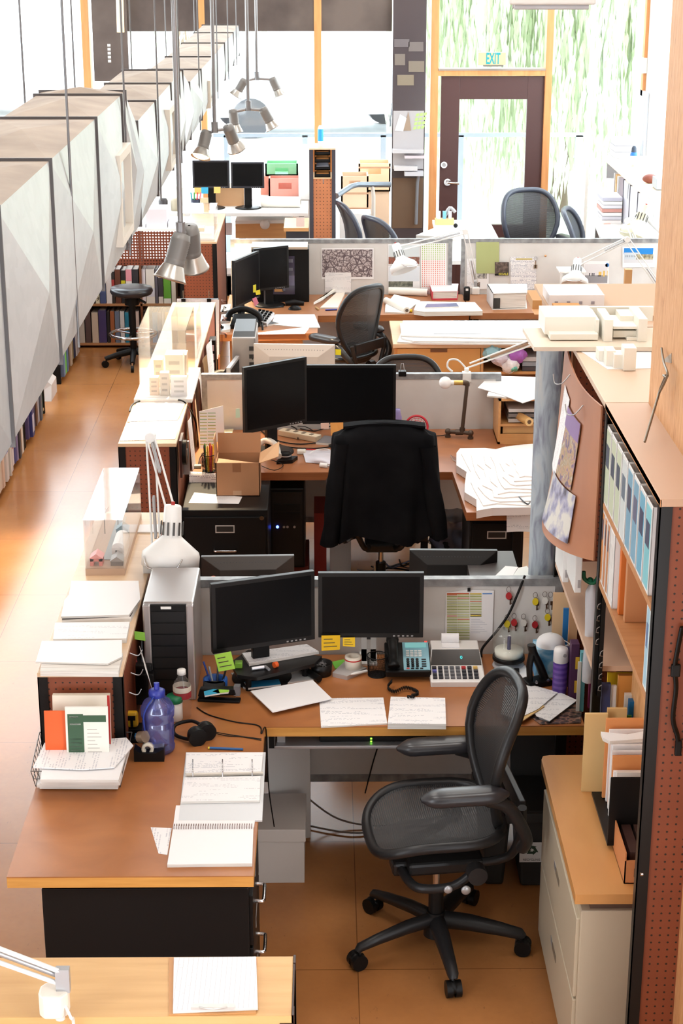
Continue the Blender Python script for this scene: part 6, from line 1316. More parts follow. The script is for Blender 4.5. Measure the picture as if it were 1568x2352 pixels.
# pipe lamp
pl=T('pipe_lamp','bare bulb lamp made of dark iron pipe fittings','desk lamp',Z(1052,1008,D)); IR=C((84,70,60),.45,.6)
f1,f2=Z(1028,1004,D),Z(1080,1008,D); mid=(f1+f2)/2; r_=.012; h=.035
pt=Y(1072,886,mid.y); 
for f in (f1,f2): MB().cyl(f,f+Vector((0,0,h)),r_,IR).cyl(f,f+Vector((0,0,.012)),.017,IR).ball(f+Vector((0,0,h)),.018,IR).build('foot_elbow',pl,w=True)
MB().cyl(f1+Vector((0,0,h)),f2+Vector((0,0,h)),r_,IR).cyl(mid+Vector((-.022,0,h)),mid+Vector((.022,0,h)),.017,IR).build('cross_pipe',pl,w=True)
m0=f1.lerp(f2,.62)+Vector((0,0,h)); t1=Vector((pt.x,mid.y,pt.z)); MB().cyl(m0,t1,.011,IR).cyl(m0,m0.lerp(t1,.1),.016,IR).build('upright_pipe',pl,w=True)
e=t1+Vector((-.012,0,.018)); e2=Y(1042,883,mid.y); e2=Vector((e2.x,mid.y,e.z)); MB().tube(smoothpath([t1,t1+Vector((0,0,.014)),e,e+Vector((-.012,0,0))],4),.016,IR,10).build('elbow',pl,w=True)
MB().cyl(e,e2,.014,C((190,160,90),.3,.8)).build('brass_socket',pl,'brass lamp socket',w=True); bc_=Y(1022,880,mid.y); MB().ball((bc_.x,mid.y,e.z),.036,C((244,240,238),.12),seg=24,rings=16).cyl((bc_.x+.02,mid.y,e.z),e2,.014,WHT,seg=12).build('bulb',pl,'white globe bulb',w=True)
cable('lamp_cable',[mid+Vector((-.03,.01,.03)),mid+Vector((-.1,.03,.006)),mid+Vector((-.2,.02,.006)),mid+Vector((-.3,0,.006))],.003,'thin black cable of the pipe lamp on the desk')
# shelf box with tube
sb=T('open_shelf_box','open wooden pigeonhole box at the right of the second bay','box',(1.1,9.7,D)); OKK=wood('pale_oak',(196,140,84),(216,162,104),.45)
x0,x1,y0,y1,z1=.985,1.30,9.58,9.88,D+.27
MB().box(x0,x0+.014,y0,y1,D,z1,OKK).box(x0,x1,y0,y1,z1-.014,z1,OKK).box(x0,x1,y1-.01,y1,D,z1,OKK).box(x0,x1,y0,y1,D,D+.014,OKK).box(x1-.014,x1,y0,y1,D,z1,OKK).build('carcass',sb,w=True); MB().box(x0+.014,x1-.014,y0+.005,y1-.01,D+.105,D+.119,OKK).build('shelf',sb,w=True)
MB().box(x0+.014,x1-.014,y0+.001,y0+.013,D+.014,D+.06,OKK).build('drawer_front',sb,w=True); MB().box(x0+.03,x1-.02,y0+.02,y0+.04,D+.06,D+.1,C((206,160,104))).build('card_box',None,'tan card box inside the pigeonhole box','box')
a,b=Y(1164,940,9.85),Y(1215,969,9.45); tb=T('poster_tube','tan cardboard poster tube sticking out of the pigeonhole box','tube',b)
MB().tube([a,b],.024,C((206,156,92),.6),18).build('tube_body',tb,w=True); dd=(b-a).normalized(); MB().cyl(b,b+dd*.002,.0238,C((226,184,124)),seg=18).cyl(b+dd*.002,b+dd*.003,.012,C((96,66,40)),seg=14).build('tube_end',tb,w=True)
for k in range(3): MB().box(x0+.06,x1-.02,y0+.02,y1-.02,D+.125+k*.03,D+.145+k*.03,[C((190,180,172)),C((120,112,108)),C((214,208,204))][k]).build('magazine_pile',None,['lowest','middle','upper'][k]+' pile of papers inside the pigeonhole box','magazine')
sheet('paper_sheet',[(1097,890),(1124,863),(1240,866),(1240,912),(1200,925),(1150,905)],z1+.012,PAPER,'upper white sheets sprawled over the pigeonhole box','paper',.004)
sheet('paper_sheet',[(1118,908),(1130,880),(1225,890),(1226,905),(1160,912)],z1,PAPER,'lower white sheets on the pigeonhole box','paper',.01)
# terrain model
tm=T('terrain_model','white layered terrain model on the second bay return','terrain model',(.95,8.9,D))
base=[(1048,1040),(1052,1068),(1066,1085),(1070,1110),(1068,1130),(1090,1150),(1098,1169),(1130,1168),(1226,1167),(1226,1020),(1200,1020),(1160,1026),(1140,1032),(1110,1028),(1060,1030)]
cx_,cy3=1215,1050
for k in range(9):
    f=1-k*.085; px=[]
    for i,(x,y) in enumerate(base):
        j=1+.035*math.sin(i*2.3+k*1.7)
        px.append((min(1232,cx_+(x-cx_)*f*j+k*2),cy3+(y-cy3)*f*j+k*.8))
    q=[Z(x,y,D+.045+k*.0065) for x,y in px]
    n=MB().slab(q if sum((q[i].x*q[(i+1)%len(q)].y-q[(i+1)%len(q)].x*q[i].y) for i in range(len(q)))>0 else q[::-1],.042 if k==0 else .0062,WHTM,C((232,220,214),.7)); n.build('contour_layer',tm,w=True)
a=Z(1200,1150,D+.06); t=MB().tube(smoothpath([Z(1188,1136,D+.06),a,Z(1212,1158,D+.055),Z(1218,1150,D+.05)],4),.004,C((70,70,74),.3,.5),6); t.build('clamp_tool',None,'small dark metal clamp lying on the terrain model','clamp')
sheet('wood_strip',[(1034,1044),(1048,1052),(1052,1060),(1040,1054)],D,C((120,74,48)),'short wooden strip left of the terrain model','strip',.01)
MB().grid(lambda u,v:Y(1163+63*u,1172+50*v-2*math.sin(pi*u),8.375-.0*v)+Vector((0,-.004*math.sin(2*v),0)),6,8,PRINT,th=.001).build('hanging_sheet',None,'printed sheet hanging over the edge below the terrain model','paper')
# under the second bay desk
pcx=T('computer_tower','black computer tower with blue lights under the second bay desk','computer',(-.21,9.3,0))
MB().box(-.315,-.12,9.12,9.6,.16,.63,BLK).build('case',pcx,w=True,bevel=.008); MB().box(-.30,-.135,9.112,9.12,.18,.61,BLKM).build('front_panel',pcx,w=True)
for k in range(2): MB().box(-.29,-.145,9.108,9.113,.5-.05*k,.54-.05*k,BLK).build('drive_bay',pcx,w=True)
c=Y(637,1210,9.11); MB().cyl(c,c+Vector((0,-.004,0)),.008,glow('blue_led',(60,90,255),14),seg=12).build('power_light',pcx,'bright blue power light',w=True)
for px in (652,660,676): c=Y(px,1210,9.11); MB().cyl(c,c+Vector((0,-.005,0)),.007,SILV,seg=10).build('front_button',pcx,w=True)
c=Y(612,1210,9.05); t=T('external_drive','thin black drive with blue light beside the black tower','drive',(c.x,9.1,0)); MB().box(c.x-.015,c.x+.012,9.06,9.2,.0,.6,BLK).build('case',t,w=True); MB().cyl(Vector((c.x,9.06,c.z)),Vector((c.x,9.056,c.z)),.006,glow('blue_led2',(60,130,255),6),seg=10).build('power_light',t,w=True)
MB().box(-.32,-.1,9.15,9.6,0,.155,C((120,44,34),.6)).build('red_box',None,'dark red box under the black tower','box',bevel=.003); MB().box(-.07,.0,9.3,9.6,0,.42,C((150,44,36),.6)).build('red_box',None,'narrow red box right of the black tower','box')
MB().box(.02,.14,9.35,9.6,0,.35,C((206,202,198),.6)).build('white_box',None,'white box standing behind the chair post','box')
for k in range(6): MB().tube(smoothpath([(.1+.08*k,9.4,.02+.02*k),(.2+.06*k,9.3,.06+.01*k),(.35+.05*k,9.45,.03+.015*k),(.5+.02*k,9.35,.05)],5),.005,[BLK,C((150,140,130)),BLK,C((90,100,130)),BLK,C((170,160,150))][k],6).build('floor_cable',None,['lowest black','lowest grey','middle black','blue-grey','upper black','uppermost pale'][k]+' cable in the tangle on the floor behind the jacket','cable','cables on the floor of the second bay')
wb=T('waste_bin','black waste bin with a clear liner under the second bay desk','bin',(.72,9.2,0))
MB().lathe([(0,0),(.1,0),(.115,.32),(.11,.32),(.095,.01)],(.70,9.2,0),BLK,24).build('bin_body',wb,w=True)
def lin_(u,v): an=2*pi*u; r_=.12+.012*math.sin(5*an+9*v)+.008*math.sin(11*an); return (.70+r_*math.cos(an),9.2+r_*math.sin(an),.27+.17*v)
MB().grid(lin_,30,8,mat('bin_liner',lambda t:t.set(Base_Color=lin((96,104,126)),Roughness=.15,Alpha=.75))).build('liner',wb,'cloudy plastic liner',w=True)
# pegboard cabinet B with papers, lit acrylic cases
lowcab('second pegboard cabinet along the aisle, beside the second bay',-1.062,-.765,8.52,11.9,peg=PEG,top=PALE)
sheet('drawing_sheet',[(274,1012),(402,1008),(416,964),(300,966)],zc,FAINT,'nearer white drawing sheet on the second aisle cabinet','paper',.003)
sheet('drawing_sheet',[(292,968),(408,964),(426,924),(314,925)],zc+.0035,FAINT,'farther white drawing sheet on the second aisle cabinet','paper',.003)
cable('black_cable',[Z(298,945,zc+.004),Z(306,928,zc+.008),Z(340,917,zc+.01),Z(400,918,zc+.01),Z(425,925,zc+.008),X(446,960,-.752),X(456,1010,-.75),X(458,1060,-.75)],.0045,'black cable crossing the second aisle cabinet and hanging down')
MB().box(-1.06,-.74,9.3,10.0,zc,zc+.02,WHTM).build('presentation_board',None,'white board under the brightly lit acrylic case','model base')
a=Z(340,920,zc+.004); MB().bc((a.x,a.y,zc+.006),(.05,.012,.012),C((60,150,180))).build('teal_strip',None,'teal strip in front of the lit acrylic case','strip')
acbox('tall acrylic case brightly lit by the spot lamp',-1.03,-.765,9.34,9.95,1.09,1.465); gz=1.0905
bl=C((206,196,184),.7)
for k,(x,y,w_,d_,h,col,lb) in enumerate([(-.98,9.38,.05,.06,.1,(214,190,170),'tan model block at left in the lit case'),(-.92,9.37,.05,.05,.13,(196,186,176),'grey model tower at the front of the lit case'),(-.86,9.36,.09,.04,.11,(226,224,226),'white model slab at the right front of the lit case'),(-.9,9.5,.1,.12,.2,(236,226,206),'tall cream model block in the lit case'),(-.97,9.55,.05,.1,.16,(232,214,186),'narrow cream model block in the lit case'),(-.84,9.62,.05,.12,.17,(236,222,200),'cream model block at the back right of the lit case')]):
    t=T('model_block',lb,'model block',(x+w_/2,y+d_/2,gz)); MB().box(x,x+w_,y,y+d_,gz,gz+h,C(col,.7)).build('walls',t,w=True)
    m=MB()
    for j in range(3): m.box(x+w_*.2,x+w_*.8,y-.001,y,gz+h*(.2+.26*j),gz+h*(.3+.26*j),C(tuple(v*.8 for v in col)))
    m.build('windows',t,w=True)
acbox('smaller acrylic case behind the lit one on the aisle cabinet',-.93,-.78,10.3,10.7,zc,zc+.26)
# things hung at the desk side of cabinet B
x_=-.757
MB().box(x_,x_+.012,8.6,8.75,.86,1.06,BRN).build('hung_board',None,'brown board hung on the second aisle cabinet side','board')
c=Vector((x_+.014,8.66,.98)); ck=T('black_dial','round black dial hung on the second aisle cabinet side','dial',c); MB().cyl(c,c+Vector((.02,0,0)),.065,BLK,seg=24).build('dial_body',ck,w=True); MB().cyl(c+Vector((.02,0,0)),c+Vector((.022,0,0)),.02,C((130,120,116)),seg=16).build('hub',ck,w=True)
MB().box(x_+.0,x_+.04,8.72,8.74,.84,1.02,SILV).build('metal_bracket',None,'silver bracket beside the black dial','bracket')
for k in range(5): 
    y=9.1+k*.42; MB().grid(lambda u,v:(x_+.006+.02*v+.01*math.sin(4*u+k),y+.24*u,1.02-.3*v),5,6,[FAINT,C((226,190,150)),PAPER,C((214,170,120)),FAINT][k],th=.001).build('hung_papers',None,['first','second','third','fourth','fifth'][k]+' sheaf of papers hung along the second aisle cabinet side, from the front','paper','papers along the second aisle cabinet')
sheet('yellow_pad',[(466,1010),(530,1003),(536,985),(470,990)],D,C((232,222,180)),'pale yellow paper behind the striped schedule','paper',.004)
MB().tube(smoothpath([Z(455,1068,D+.004),Z(460,1050,D+.02),Z(470,1040,D+.05)],4),.003,BLK,6).build('thin_stylus',None,'thin black stylus left of the pen pot','stylus')
a=Z(452,1074,D); MB().bc((a.x,a.y,D+.008),(.05,.03,.016),C((150,160,150))).build('grey_eraser',None,'grey block left of the pen pot','eraser',bevel=.003)
# ================================================================ DESK BEYOND THE SECOND DIVIDER
d2c=T('worktop_desk','desk backing onto the second divider, seen at its left end','desk',(.1,10.4,0))
PT=[(-.755,9.96),(1.0,9.96),(1.0,10.55),(-.3,10.55),(-.3,11.05),(-.755,11.05)]
MB().prism(PT,D-.004,D,DESK).build('worktop',d2c,w=True); MB().prism(PT,D-.04,D-.004,EDGEB).build('edge_band',d2c,w=True)
for x,y in ((-.71,10.0),(.95,10.0),(.95,10.5),(-.71,11.0)): MB().box(x-.02,x+.02,y-.02,y+.02,0,D-.04,BLK).build('leg',d2c,w=True)
mcr=monitor('cream-backed wide monitor seen from behind over the second divider',(-.19,10.25,D),pi-rad(4),.49,.33,.10,C((190,182,172),.4),backmat=C((206,190,176),.4))
MB().box(-.225,-.14,10.18,10.2,D+.1,D+.24,C((206,194,182),.4)).build('mount_plate',mcr,'cream mounting plate',w=True,bevel=.004)
sticky('sticky_note',[(770,802),(783,803),(783,816),(770,815)],10.24,(240,220,30),'bright yellow note at the edge of the cream monitor',lines=0)
tw=T('computer_tower','silver workstation tower standing left of the cream monitor','computer',(-.50,10.6,D))
MB().box(-.575,-.43,10.42,10.85,D,D+.43,C((176,170,166),.35,.5)).build('case',tw,w=True,bevel=.008); MB().hexa([(-.57,10.44,D+.43),(-.435,10.44,D+.43),(-.435,10.8,D+.43),(-.57,10.8,D+.43)],[(-.565,10.5,D+.452),(-.44,10.5,D+.452),(-.44,10.8,D+.462),(-.565,10.8,D+.462)],DKG).build('top_cover',tw,'dark grey top cover',w=True)
for k in range(4): MB().box(-.47,-.44,10.412,10.42,D+.2+.05*k,D+.225+.05*k,C((60,56,54))).build('port',tw,w=True)
monitor('silver monitor seen edge-on left of the silver tower',(-.56,10.22,D),rad(82),.30,.28,.05,C((190,186,184),.35,.4),backmat=BLK)
hd=MB().tube([Z(507,868,D+.03)+Vector((.055*math.cos(a),.055*math.sin(a),.02*math.sin(a))) for a in [2*pi*i/22 for i in range(22)]],.022,C((78,72,58),.5),8,True,rz=1.3); hd.build('dark_tape_roll',None,'large olive ring lying beside the silver tower','ring')
sheet('yellow_pad',[(466,915),(534,904),(536,884),(474,888)],D,C((236,228,180)),'pale yellow papers at the left end of the second divider','paper',.006)
a=Z(478,860,D); t=T('striped_box','black box with pale pictures behind the olive ring','box',a); MB().bc((a.x,a.y+.1,D+.11),(.10,.12,.22),BLK).build('carton',t,w=True)
for k in range(3): MB().bc((a.x+.005,a.y+.0385,D+.05+.06*k),(.07,.002,.04),C((206,196,206))).build('picture_panel',t,w=True)
cable('grey_cable',[Z(503,925,D+.004),Z(512,900,D+.02),Z(545,880,D+.06),Z(575,860,D+.1),Vector((-.45,10.41,D+.3))],.004,'black cable curving up to the silver tower',BLK)
chair('mesh_office_chair','dark mesh office chair whose back rises above the second divider',(.52,10.42,0),pi+rad(4),.3).scale=(.95,.95,.93)
c=Y(924,852,9.905); bc=T('binder_clip','big black binder clip gripping the second divider top','clip',c); MB().bc((c.x,9.934,1.07),(.045,.05,.03),BLK).build('clip_body',bc,w=True,bevel=.003); MB().tube([Vector((c.x-.012,9.93,1.085)),Vector((c.x-.006,9.93,1.13)),Vector((c.x+.006,9.93,1.13)),Vector((c.x+.012,9.93,1.085))],.0018,SILV,5).build('clip_wire',bc,w=True)
la=T('swing_arm_lamp','white swing-arm lamp lying low over the second divider top','desk lamp',Y(1070,850,9.96))
a,b=Y(1070,846,9.98),Y(1228,790,9.98)
MB().cyl((a.x,9.94,1.06),(a.x,9.94,a.z+.01),.014,WHT).bc((a.x,9.935,1.05),(.05,.06,.05),WHT).build('clamp',la,w=True)
MB().tube([a,b],.006,WHT,6).tube([a+Vector((.02,0,.03)),b+Vector((.0,0,.035))],.006,WHT,6).build('arm',la,w=True); MB().tube([a.lerp(b,.35)+Vector((0,0,.016)),a.lerp(b,.9)+Vector((0,0,.018))],.009,C((150,120,96),.4,.3),8).build('spring',la,'dull brown spring',w=True)
MB().tube(smoothpath([a,a+Vector((-.05,0,.05)),a+Vector((-.1,0,.05)),a+Vector((-.11,0,.01)),a+Vector((-.08,0,-.02))],5),.006,WHT,6).build('lamp_cord',la,w=True)
# ================================================================ THIRD BAY
py=13.72; pz=1.18
divider('left white divider panel of the third bay with the aerial map',-.752,1.005,py,.15,pz); divider('right white divider panel of the third bay with pinned photos',1.075,2.80,py,.15,pz)
yq=py-.004
AER=mat('aerial_map',lambda t:t.set(Base_Color=t.mix(t.math('LESS_THAN',t.n('ShaderNodeTexVoronoi',{'Vector':t.n('ShaderNodeMapping',{'Vector':t.uv(),'Rotation':(0,0,.6)}).outputs[0],'Scale':22.0},feature='DISTANCE_TO_EDGE').outputs[0],.06),t.ramp(t.n('ShaderNodeTexNoise',{'Vector':t.uv(),'Scale':70.0,'Detail':4.0}).outputs[0],[(.35,lin((96,84,86))),(.5,lin((170,156,156))),(.65,lin((214,206,206)))]),lin((98,84,88))),Roughness=.5))
R4=lambda a,b,c,d:[(a,b),(c,b),(c,d),(a,d)]
def poster(name,px,mt,label,extra=None,cat='print',o=0.0): return vsheet(name,R4(*px),yq-o,mt,label,cat,.0012,None,extra)
poster('wall_map',(738,570,858,641),PAPER,'grey aerial street map pinned to the left third-bay divider',lambda m,y:yrect(m,740,573,855,636,y-.0002,AER),'map')
poster('pinned_or_reflected_sheet',(746,626,806,672),FAINT,'faint printed sheet overlapping the foot of the aerial map',None,'paper',.003)
PHO=lambda a,b,c,d:mat('photo_%d_%d'%(a[0],c[1]),lambda t:t.set(Base_Color=t.ramp(t.n('ShaderNodeTexNoise',{'Vector':t.ob(),'Scale':38.0,'Detail':5.0}).outputs[0],[(.3,lin(a)),(.45,lin(b)),(.55,lin(c)),(.68,lin(d))]),Roughness=.5))
brk=PHO((60,40,36),(150,84,64),(110,80,70),(196,170,150)); hil=PHO((56,58,52),(96,98,86),(120,120,104),(150,150,140)); cty=PHO((70,70,76),(130,126,124),(186,180,170),(220,216,210))
poster('photo_print',(891,561,964,608),PAPER,'photo print with brown rooftops, half behind the white lamp shade',lambda m,y:(yrect(m,892,563,963,590,y-.0002,C((206,214,216))),yrect(m,892,590,963,606,y-.0002,brk)))
poster('photo_print',(891,610,964,665),PAPER,'photo print of a dark hill under pale sky, below the rooftop photo',lambda m,y:(yrect(m,892,612,963,646,y-.0002,C((214,220,226))),yrect(m,892,646,948,659,y-.0002,hil)))
def dots(m,y):
    for i in range(11):
        for j in range(21):
            a=969+i*5; b=560+j*4.8; m_=C((150,190,80)) if j<8 else C((226,116,90)); yrect(m,a,b,a+1.7,b+2.9,y-.0002,m_)
poster('dot_chart',(966,556,1025,664),PAPER,'chart of green and red dashes at the right end of the left divider',dots,'chart')
poster('green_folder',(1093,556,1146,628),C((172,178,120),.6),'olive green folder pinned at the left of the right divider',None,'folder',.006)
def goals(m,y):
    yrect(m,1136,602,1167,629,y-.0002,PHO((50,40,36),(76,62,54),(100,84,74),(130,110,98))); yrect(m,1143,626,1168,633,y-.0003,C((28,26,20)))
    p=Y(1155.5,629.5,y); m.text('GOALS',.024,LM((p.x,y-.001,p.z),0,pi/2),C((226,214,90)),.0002,.0004)
poster('goals_card',(1136,602,1168,633),BLK,'dark picture card reading GOALS, right of the olive folder',goals,'card',.008)
poster('pinned_or_reflected_sheet',(1072,594,1095,662),FAINT,'narrow printed sheet left of the olive folder',None,'paper')
poster('pinned_clipping',(1088,626,1122,664),PAPER,'clipping with small pictures beneath the olive folder',lambda m,y:(yrect(m,1090,628,1118,640,y-.0002,cty),yrect(m,1090,648,1102,660,y-.0002,PHO((40,40,44),(90,80,70),(120,100,90),(190,180,170)))),'paper',.003)
poster('building_strip',(1121,651,1166,671),PAPER,'long grey strip photo of a facade under the GOALS card',lambda m,y:(yrect(m,1122,653,1165,660,y-.0002,cty),yrect(m,1122,662,1165,669,y-.0002,cty)))
poster('handwritten_list',(1172,590,1231,664),HAND,'handwritten list sheet in the middle of the right divider',lambda m,y:yrect(m,1184,593,1222,597,y-.0002,C((196,180,120))),'paper')
k=T('key',"small silver key hung at the list sheet's top right corner",'key',Y(1230,613,yq-.004)); p=Y(1230,594,yq-.005)
MB().tube([p+Vector((.014*math.cos(a),0,.016*math.sin(a))) for a in [2*pi*i/14 for i in range(14)]],.0015,SILV,5,True).build('ring',k,w=True); MB().box(p.x-.004,p.x+.004,p.y-.002,p.y+.002,p.z-.075,p.z-.015,C((150,130,110),.4,.5)).box(p.x-.014,p.x+.014,p.y-.002,p.y+.002,p.z-.08,p.z-.05,C((150,130,110),.4,.5)).build('blade',k,w=True)
p=Y(1252,587,yq); MB().lathe([(0,0),(.008,.002),(.009,.01),(0,.014)],(0,0,0),C((206,150,96)),12,LM((p.x,p.y,p.z),0,pi/2)).build('push_pin',None,'tan push pin alone right of the list sheet','pin')
def inter(m,y):
    yrect(m,1342,606,1395,632,y-.0002,C((222,220,222))); yrect(m,1342,632,1395,650,y-.0002,C((150,150,154))); yrect(m,1374,624,1381,634,y-.0003,C((226,190,100))); yrect(m,1384,622,1389,635,y-.0003,C((226,190,100))); yrect(m,1393,622,1395,634,y-.0003,C((226,190,100)))
    for a in (1352,1358,1362): yrect(m,a,627,a+3,634,y-.0003,C((90,90,96)))
    yrect(m,1372,632,1380,635,y-.0004,C((80,76,80))); p=Y(1394,609,y-.0008); m.add([p+Vector((.016*math.cos(2*pi*i/16),0,.016*math.sin(2*pi*i/16))) for i in range(16)],[tuple(range(16))],C((60,130,200)))
poster('interior_print',(1340,600,1398,657),PAPER,'print of a grey interior with a blue dot sticker on the right divider',inter)
def sky_(m,y):
    yrect(m,1432,570,1500,584,y-.0002,C((30,130,206))); yrect(m,1432,580,1468,598,y-.0003,C((196,206,214))); yrect(m,1460,584,1500,598,y-.0004,PHO((96,90,70),(130,120,96),(170,160,130),(196,186,160))); yrect(m,1432,596,1500,604,y-.0005,C((206,206,210)))
    for k in range(6): yrect(m,1436+k*4,586,1438+k*4,591,y-.0006,C((130,140,150)))
poster('street_photo',(1429,567,1504,614),PAPER,'blue sky street photo high on the right divider by the pillar',sky_)
# desk of the third bay
d3=T('corner_desk','brown corner worktop of the third bay below the left divider','desk',(.4,13.2,0)); D3=wood('desk_walnut_top',(150,96,60),(176,120,80),.38,(5,6,6))
PT=[(-.765,12.32),(-.06,12.36),(-.06,12.93),(1.09,13.0),(1.09,13.70),(-.765,13.70)]
MB().prism(PT,D-.004,D,D3).build('worktop',d3,w=True); MB().prism(PT,D-.05,D-.004,wood('edge_cherry',(160,98,56),(188,122,72),.45,(4,40,90))).build('edge_band',d3,'cherry edge band',w=True); MB().box(-.70,-.17,12.40,12.9,.0,D-.052,PLY).build('pedestal',d3,'pale plywood pedestal',w=True)
for x,y in ((1.04,13.06),(1.04,13.64),(-.7,13.64)): MB().box(x-.02,x+.02,y-.02,y+.02,0,D-.05,BLK).build('leg',d3,w=True)
d3b=T('straight_desk','straight walnut desk of the third bay below the right divider','desk',(1.9,13.3,0)); MB().box(1.10,2.8,13.02,13.70,D-.05,D,D3).build('worktop',d3b,w=True,bevel=.002)
for x,y in ((1.15,13.08),(2.75,13.08),(1.15,13.64),(2.75,13.64)): MB().box(x-.02,x+.02,y-.02,y+.02,0,D-.05,BLK).build('leg',d3b,w=True)
# its computers
m1_=monitor('black monitor seen nearly edge-on at the left of the third bay',(-.60,12.98,D),rad(68),.45,.36,.09,BLKM)
monitor('black monitor facing right in front of the windowed tower',(-.42,13.28,D),rad(30),.30,.33,.13,BLKM)
pt=T('computer_tower','big black computer tower with a clear side window','computer',(-.35,13.5,D)); a,b=Y(579,690,13.42),Y(709,572,13.42)
MB().box(a.x,b.x,13.42,13.62,D,b.z,BLK).build('case',pt,w=True,bevel=.004); MB().box(a.x,b.x-.01,13.40,13.62,b.z,b.z+.02,C((206,190,170),.35,.4)).build('top_plate',pt,'pale metal top plate',w=True)
a,b=Y(608,676,13.415),Y(676,588,13.415); MB().box(a.x,b.x,13.412,13.42,a.z,b.z,C((66,62,80),.12)).build('side_window',pt,'smoky side window',w=True)
for k,(p0x,p0y,p1x,p1y,col) in enumerate([(648,592,654,668,(120,120,132)),(655,595,672,603,(104,104,116)),(655,615,672,622,(104,104,116)),(640,604,647,620,(206,140,80)),(630,664,650,670,(210,150,90)),(655,633,676,656,(110,106,128))]): yrect(MB(),p0x,p0y,p1x,p1y,13.412,C(col),.002).build('inner_part',pt,w=True)
sticky('sticky_note',[(581,655),(588,653),(588,671),(581,672)],12.78,(226,214,60),'yellow note on the edge-on monitor of the third bay',lines=0)
sticky('sticky_note',[(586,668),(597,665),(598,676),(588,678)],12.8,(240,220,60),'yellow note under the monitor that faces right',lines=0)
sticky('sticky_note',[(579,686),(588,682),(594,696),(585,704)],12.74,(236,140,160),'pink note leaning under the monitor that faces right',lines=0)
kp=T('number_keypad','black keypad block with white rim on the third bay desk','keypad',Z(602,728,D)); q=[Z(577,734,D+.03),Z(612,742,D+.03),Z(630,718,D+.05),Z(594,710,D+.05)]
MB().slab(q,.028,C((206,204,204))).build('keypad_case',kp,w=True)
for i in range(4):
    for j in range(5):
        a=q[0].lerp(q[1],.06+.235*i).lerp(q[3].lerp(q[2],.06+.235*i),.05+.19*j); MB().bc((a.x+.012,a.y+.01,a.z+.008),(.022,.022,.012),BLK).build('key_button',kp,w=True)
ph3=T('desk_phone','black desk phone with arched handset at the left of the third bay','telephone',Z(560,755,D)); c=Z(560,752,D)
MB().hexa([(c.x-.1,c.y-.05,D),(c.x+.1,c.y-.08,D),(c.x+.12,c.y+.1,D),(c.x-.08,c.y+.12,D)],[(c.x-.1,c.y-.05,D+.03),(c.x+.1,c.y-.08,D+.03),(c.x+.12,c.y+.1,D+.08),(c.x-.08,c.y+.12,D+.08)],BLK).build('phone_base',ph3,w=True,bevel=.006); MB().tube(smoothpath([(c.x-.12,c.y+.04,D+.04),(c.x-.1,c.y+.05,D+.10),(c.x,c.y+.04,D+.13),(c.x+.1,c.y+.0,D+.10),(c.x+.13,c.y-.02,D+.05)],5),.022,BLK,10).build('handset',ph3,w=True)
cable('phone_cord',[Vector((c.x+.13,c.y-.02,D+.04)),Vector((c.x+.14,c.y-.08,D+.01)),Vector((c.x+.14,c.y-.15,D-.1)),Vector((c.x+.14,12.29,D-.3))],.008,'black phone cord hanging over the third bay desk front')
ms=MB().ball(Z(677,711,D),.03,BLK,sq=(1.7,1.2,1.1)); ms.build('computer_mouse',None,'black mouse on the third bay desk','mouse')
a,b=Z(655,697,D+.016),Z(698,697,D+.016); MB().tube([a,a.lerp(b,.5)+Vector((0,0,.008)),b],[.02,.026,.016],BLK,8).build('black_stapler',None,'black stapler in front of the windowed tower','stapler')
c=Z(690,690,D); MB().bc((c.x,c.y,D+.028),(.1,.05,.055),C((226,206,200))).build('small_white_box',None,'small white box behind the black stapler','box',bevel=.008)
for px,th,mt,lb in [([(626,760),(712,750),(700,766),(560,768)],.004,FAINT,'lower white sheet at the front of the third bay return'),([(622,745),(632,722),(722,722),(735,752),(700,752)],.006,PAPER,'upper white sheets piled at the front of the third bay return'),([(735,706),(778,667),(792,672),(775,706)],.012,C((228,214,198),.7),'cream tracing paper heaped behind the mesh chair'),([(720,700),(740,690),(770,665),(780,664)],.02,C((232,222,208),.7),'sharp cream paper left in the tracing paper heap'),([(885,700),(905,676),(965,690),(930,718),(884,716)],.012,FAINT,'loose white drawing right of the mesh chair'),([(950,712),(958,692),(1090,694),(1108,714),(975,716)],.035,FAINT,'thick white paper pile at the desk front right of the roll'),([(570,735),(585,728),(640,742),(600,748)],.012,C((72,70,70)),'dark grey folder under the keypad')]:
    sheet('paper_sheet',px,D,mt,lb,'paper' if 'folder' not in lb else 'folder',th)
sheet('blue_tablet',[(975,706),(980,698),(1048,696),(1054,704)],D+.0355,C((90,92,130),.25),'blue printed booklet lying on the thick white pile','booklet',.01)
for px0,px1,col,r_,lb in [((747,712),(774,711),(44,56,150),.006,'blue marker lying behind the mesh chair'),((725,706),(732,711),(196,160,110),.007,'brown stub pen left of the blue marker'),((936,713),(946,714),(226,190,30),.012,'yellow tape stub beside the white roll'),((640,699),(650,705),(40,40,40),.005,'thin black pen left of the stapler')]:
    a,b=Z(*px0,D+r_),Z(*px1,D+r_); MB().tube([a,b],r_,C(col),8).build('marker',None,lb,'marker')
def rollp(p0,p1,z,r_,lb,col=(232,226,216),name='paper_roll'):
    a,b=Z(*p0,z+r_),Z(*p1,z+r_); t=T(name,lb,'paper roll',b); MB().tube([a,b],r_,C(col,.6),14).build('roll_body',t,w=True); d=(b-a).normalized(); MB().cyl(b,b+d*.002,r_*.5,C((96,84,74)),seg=12).build('hollow_end',t,w=True)
rollp((886,690),(934,713),D,.026,'white paper roll pointing toward us right of the mesh chair'); rollp((893,668),(982,672),D,.03,'long white roll lying under the hill photo')
rb2=T('red_book','thick red-covered book lying below the dash chart','book',Z(1015,685,D)); q=[Z(992,690,D),Z(1050,689,D),Z(1052,672,D),Z(986,672,D)]
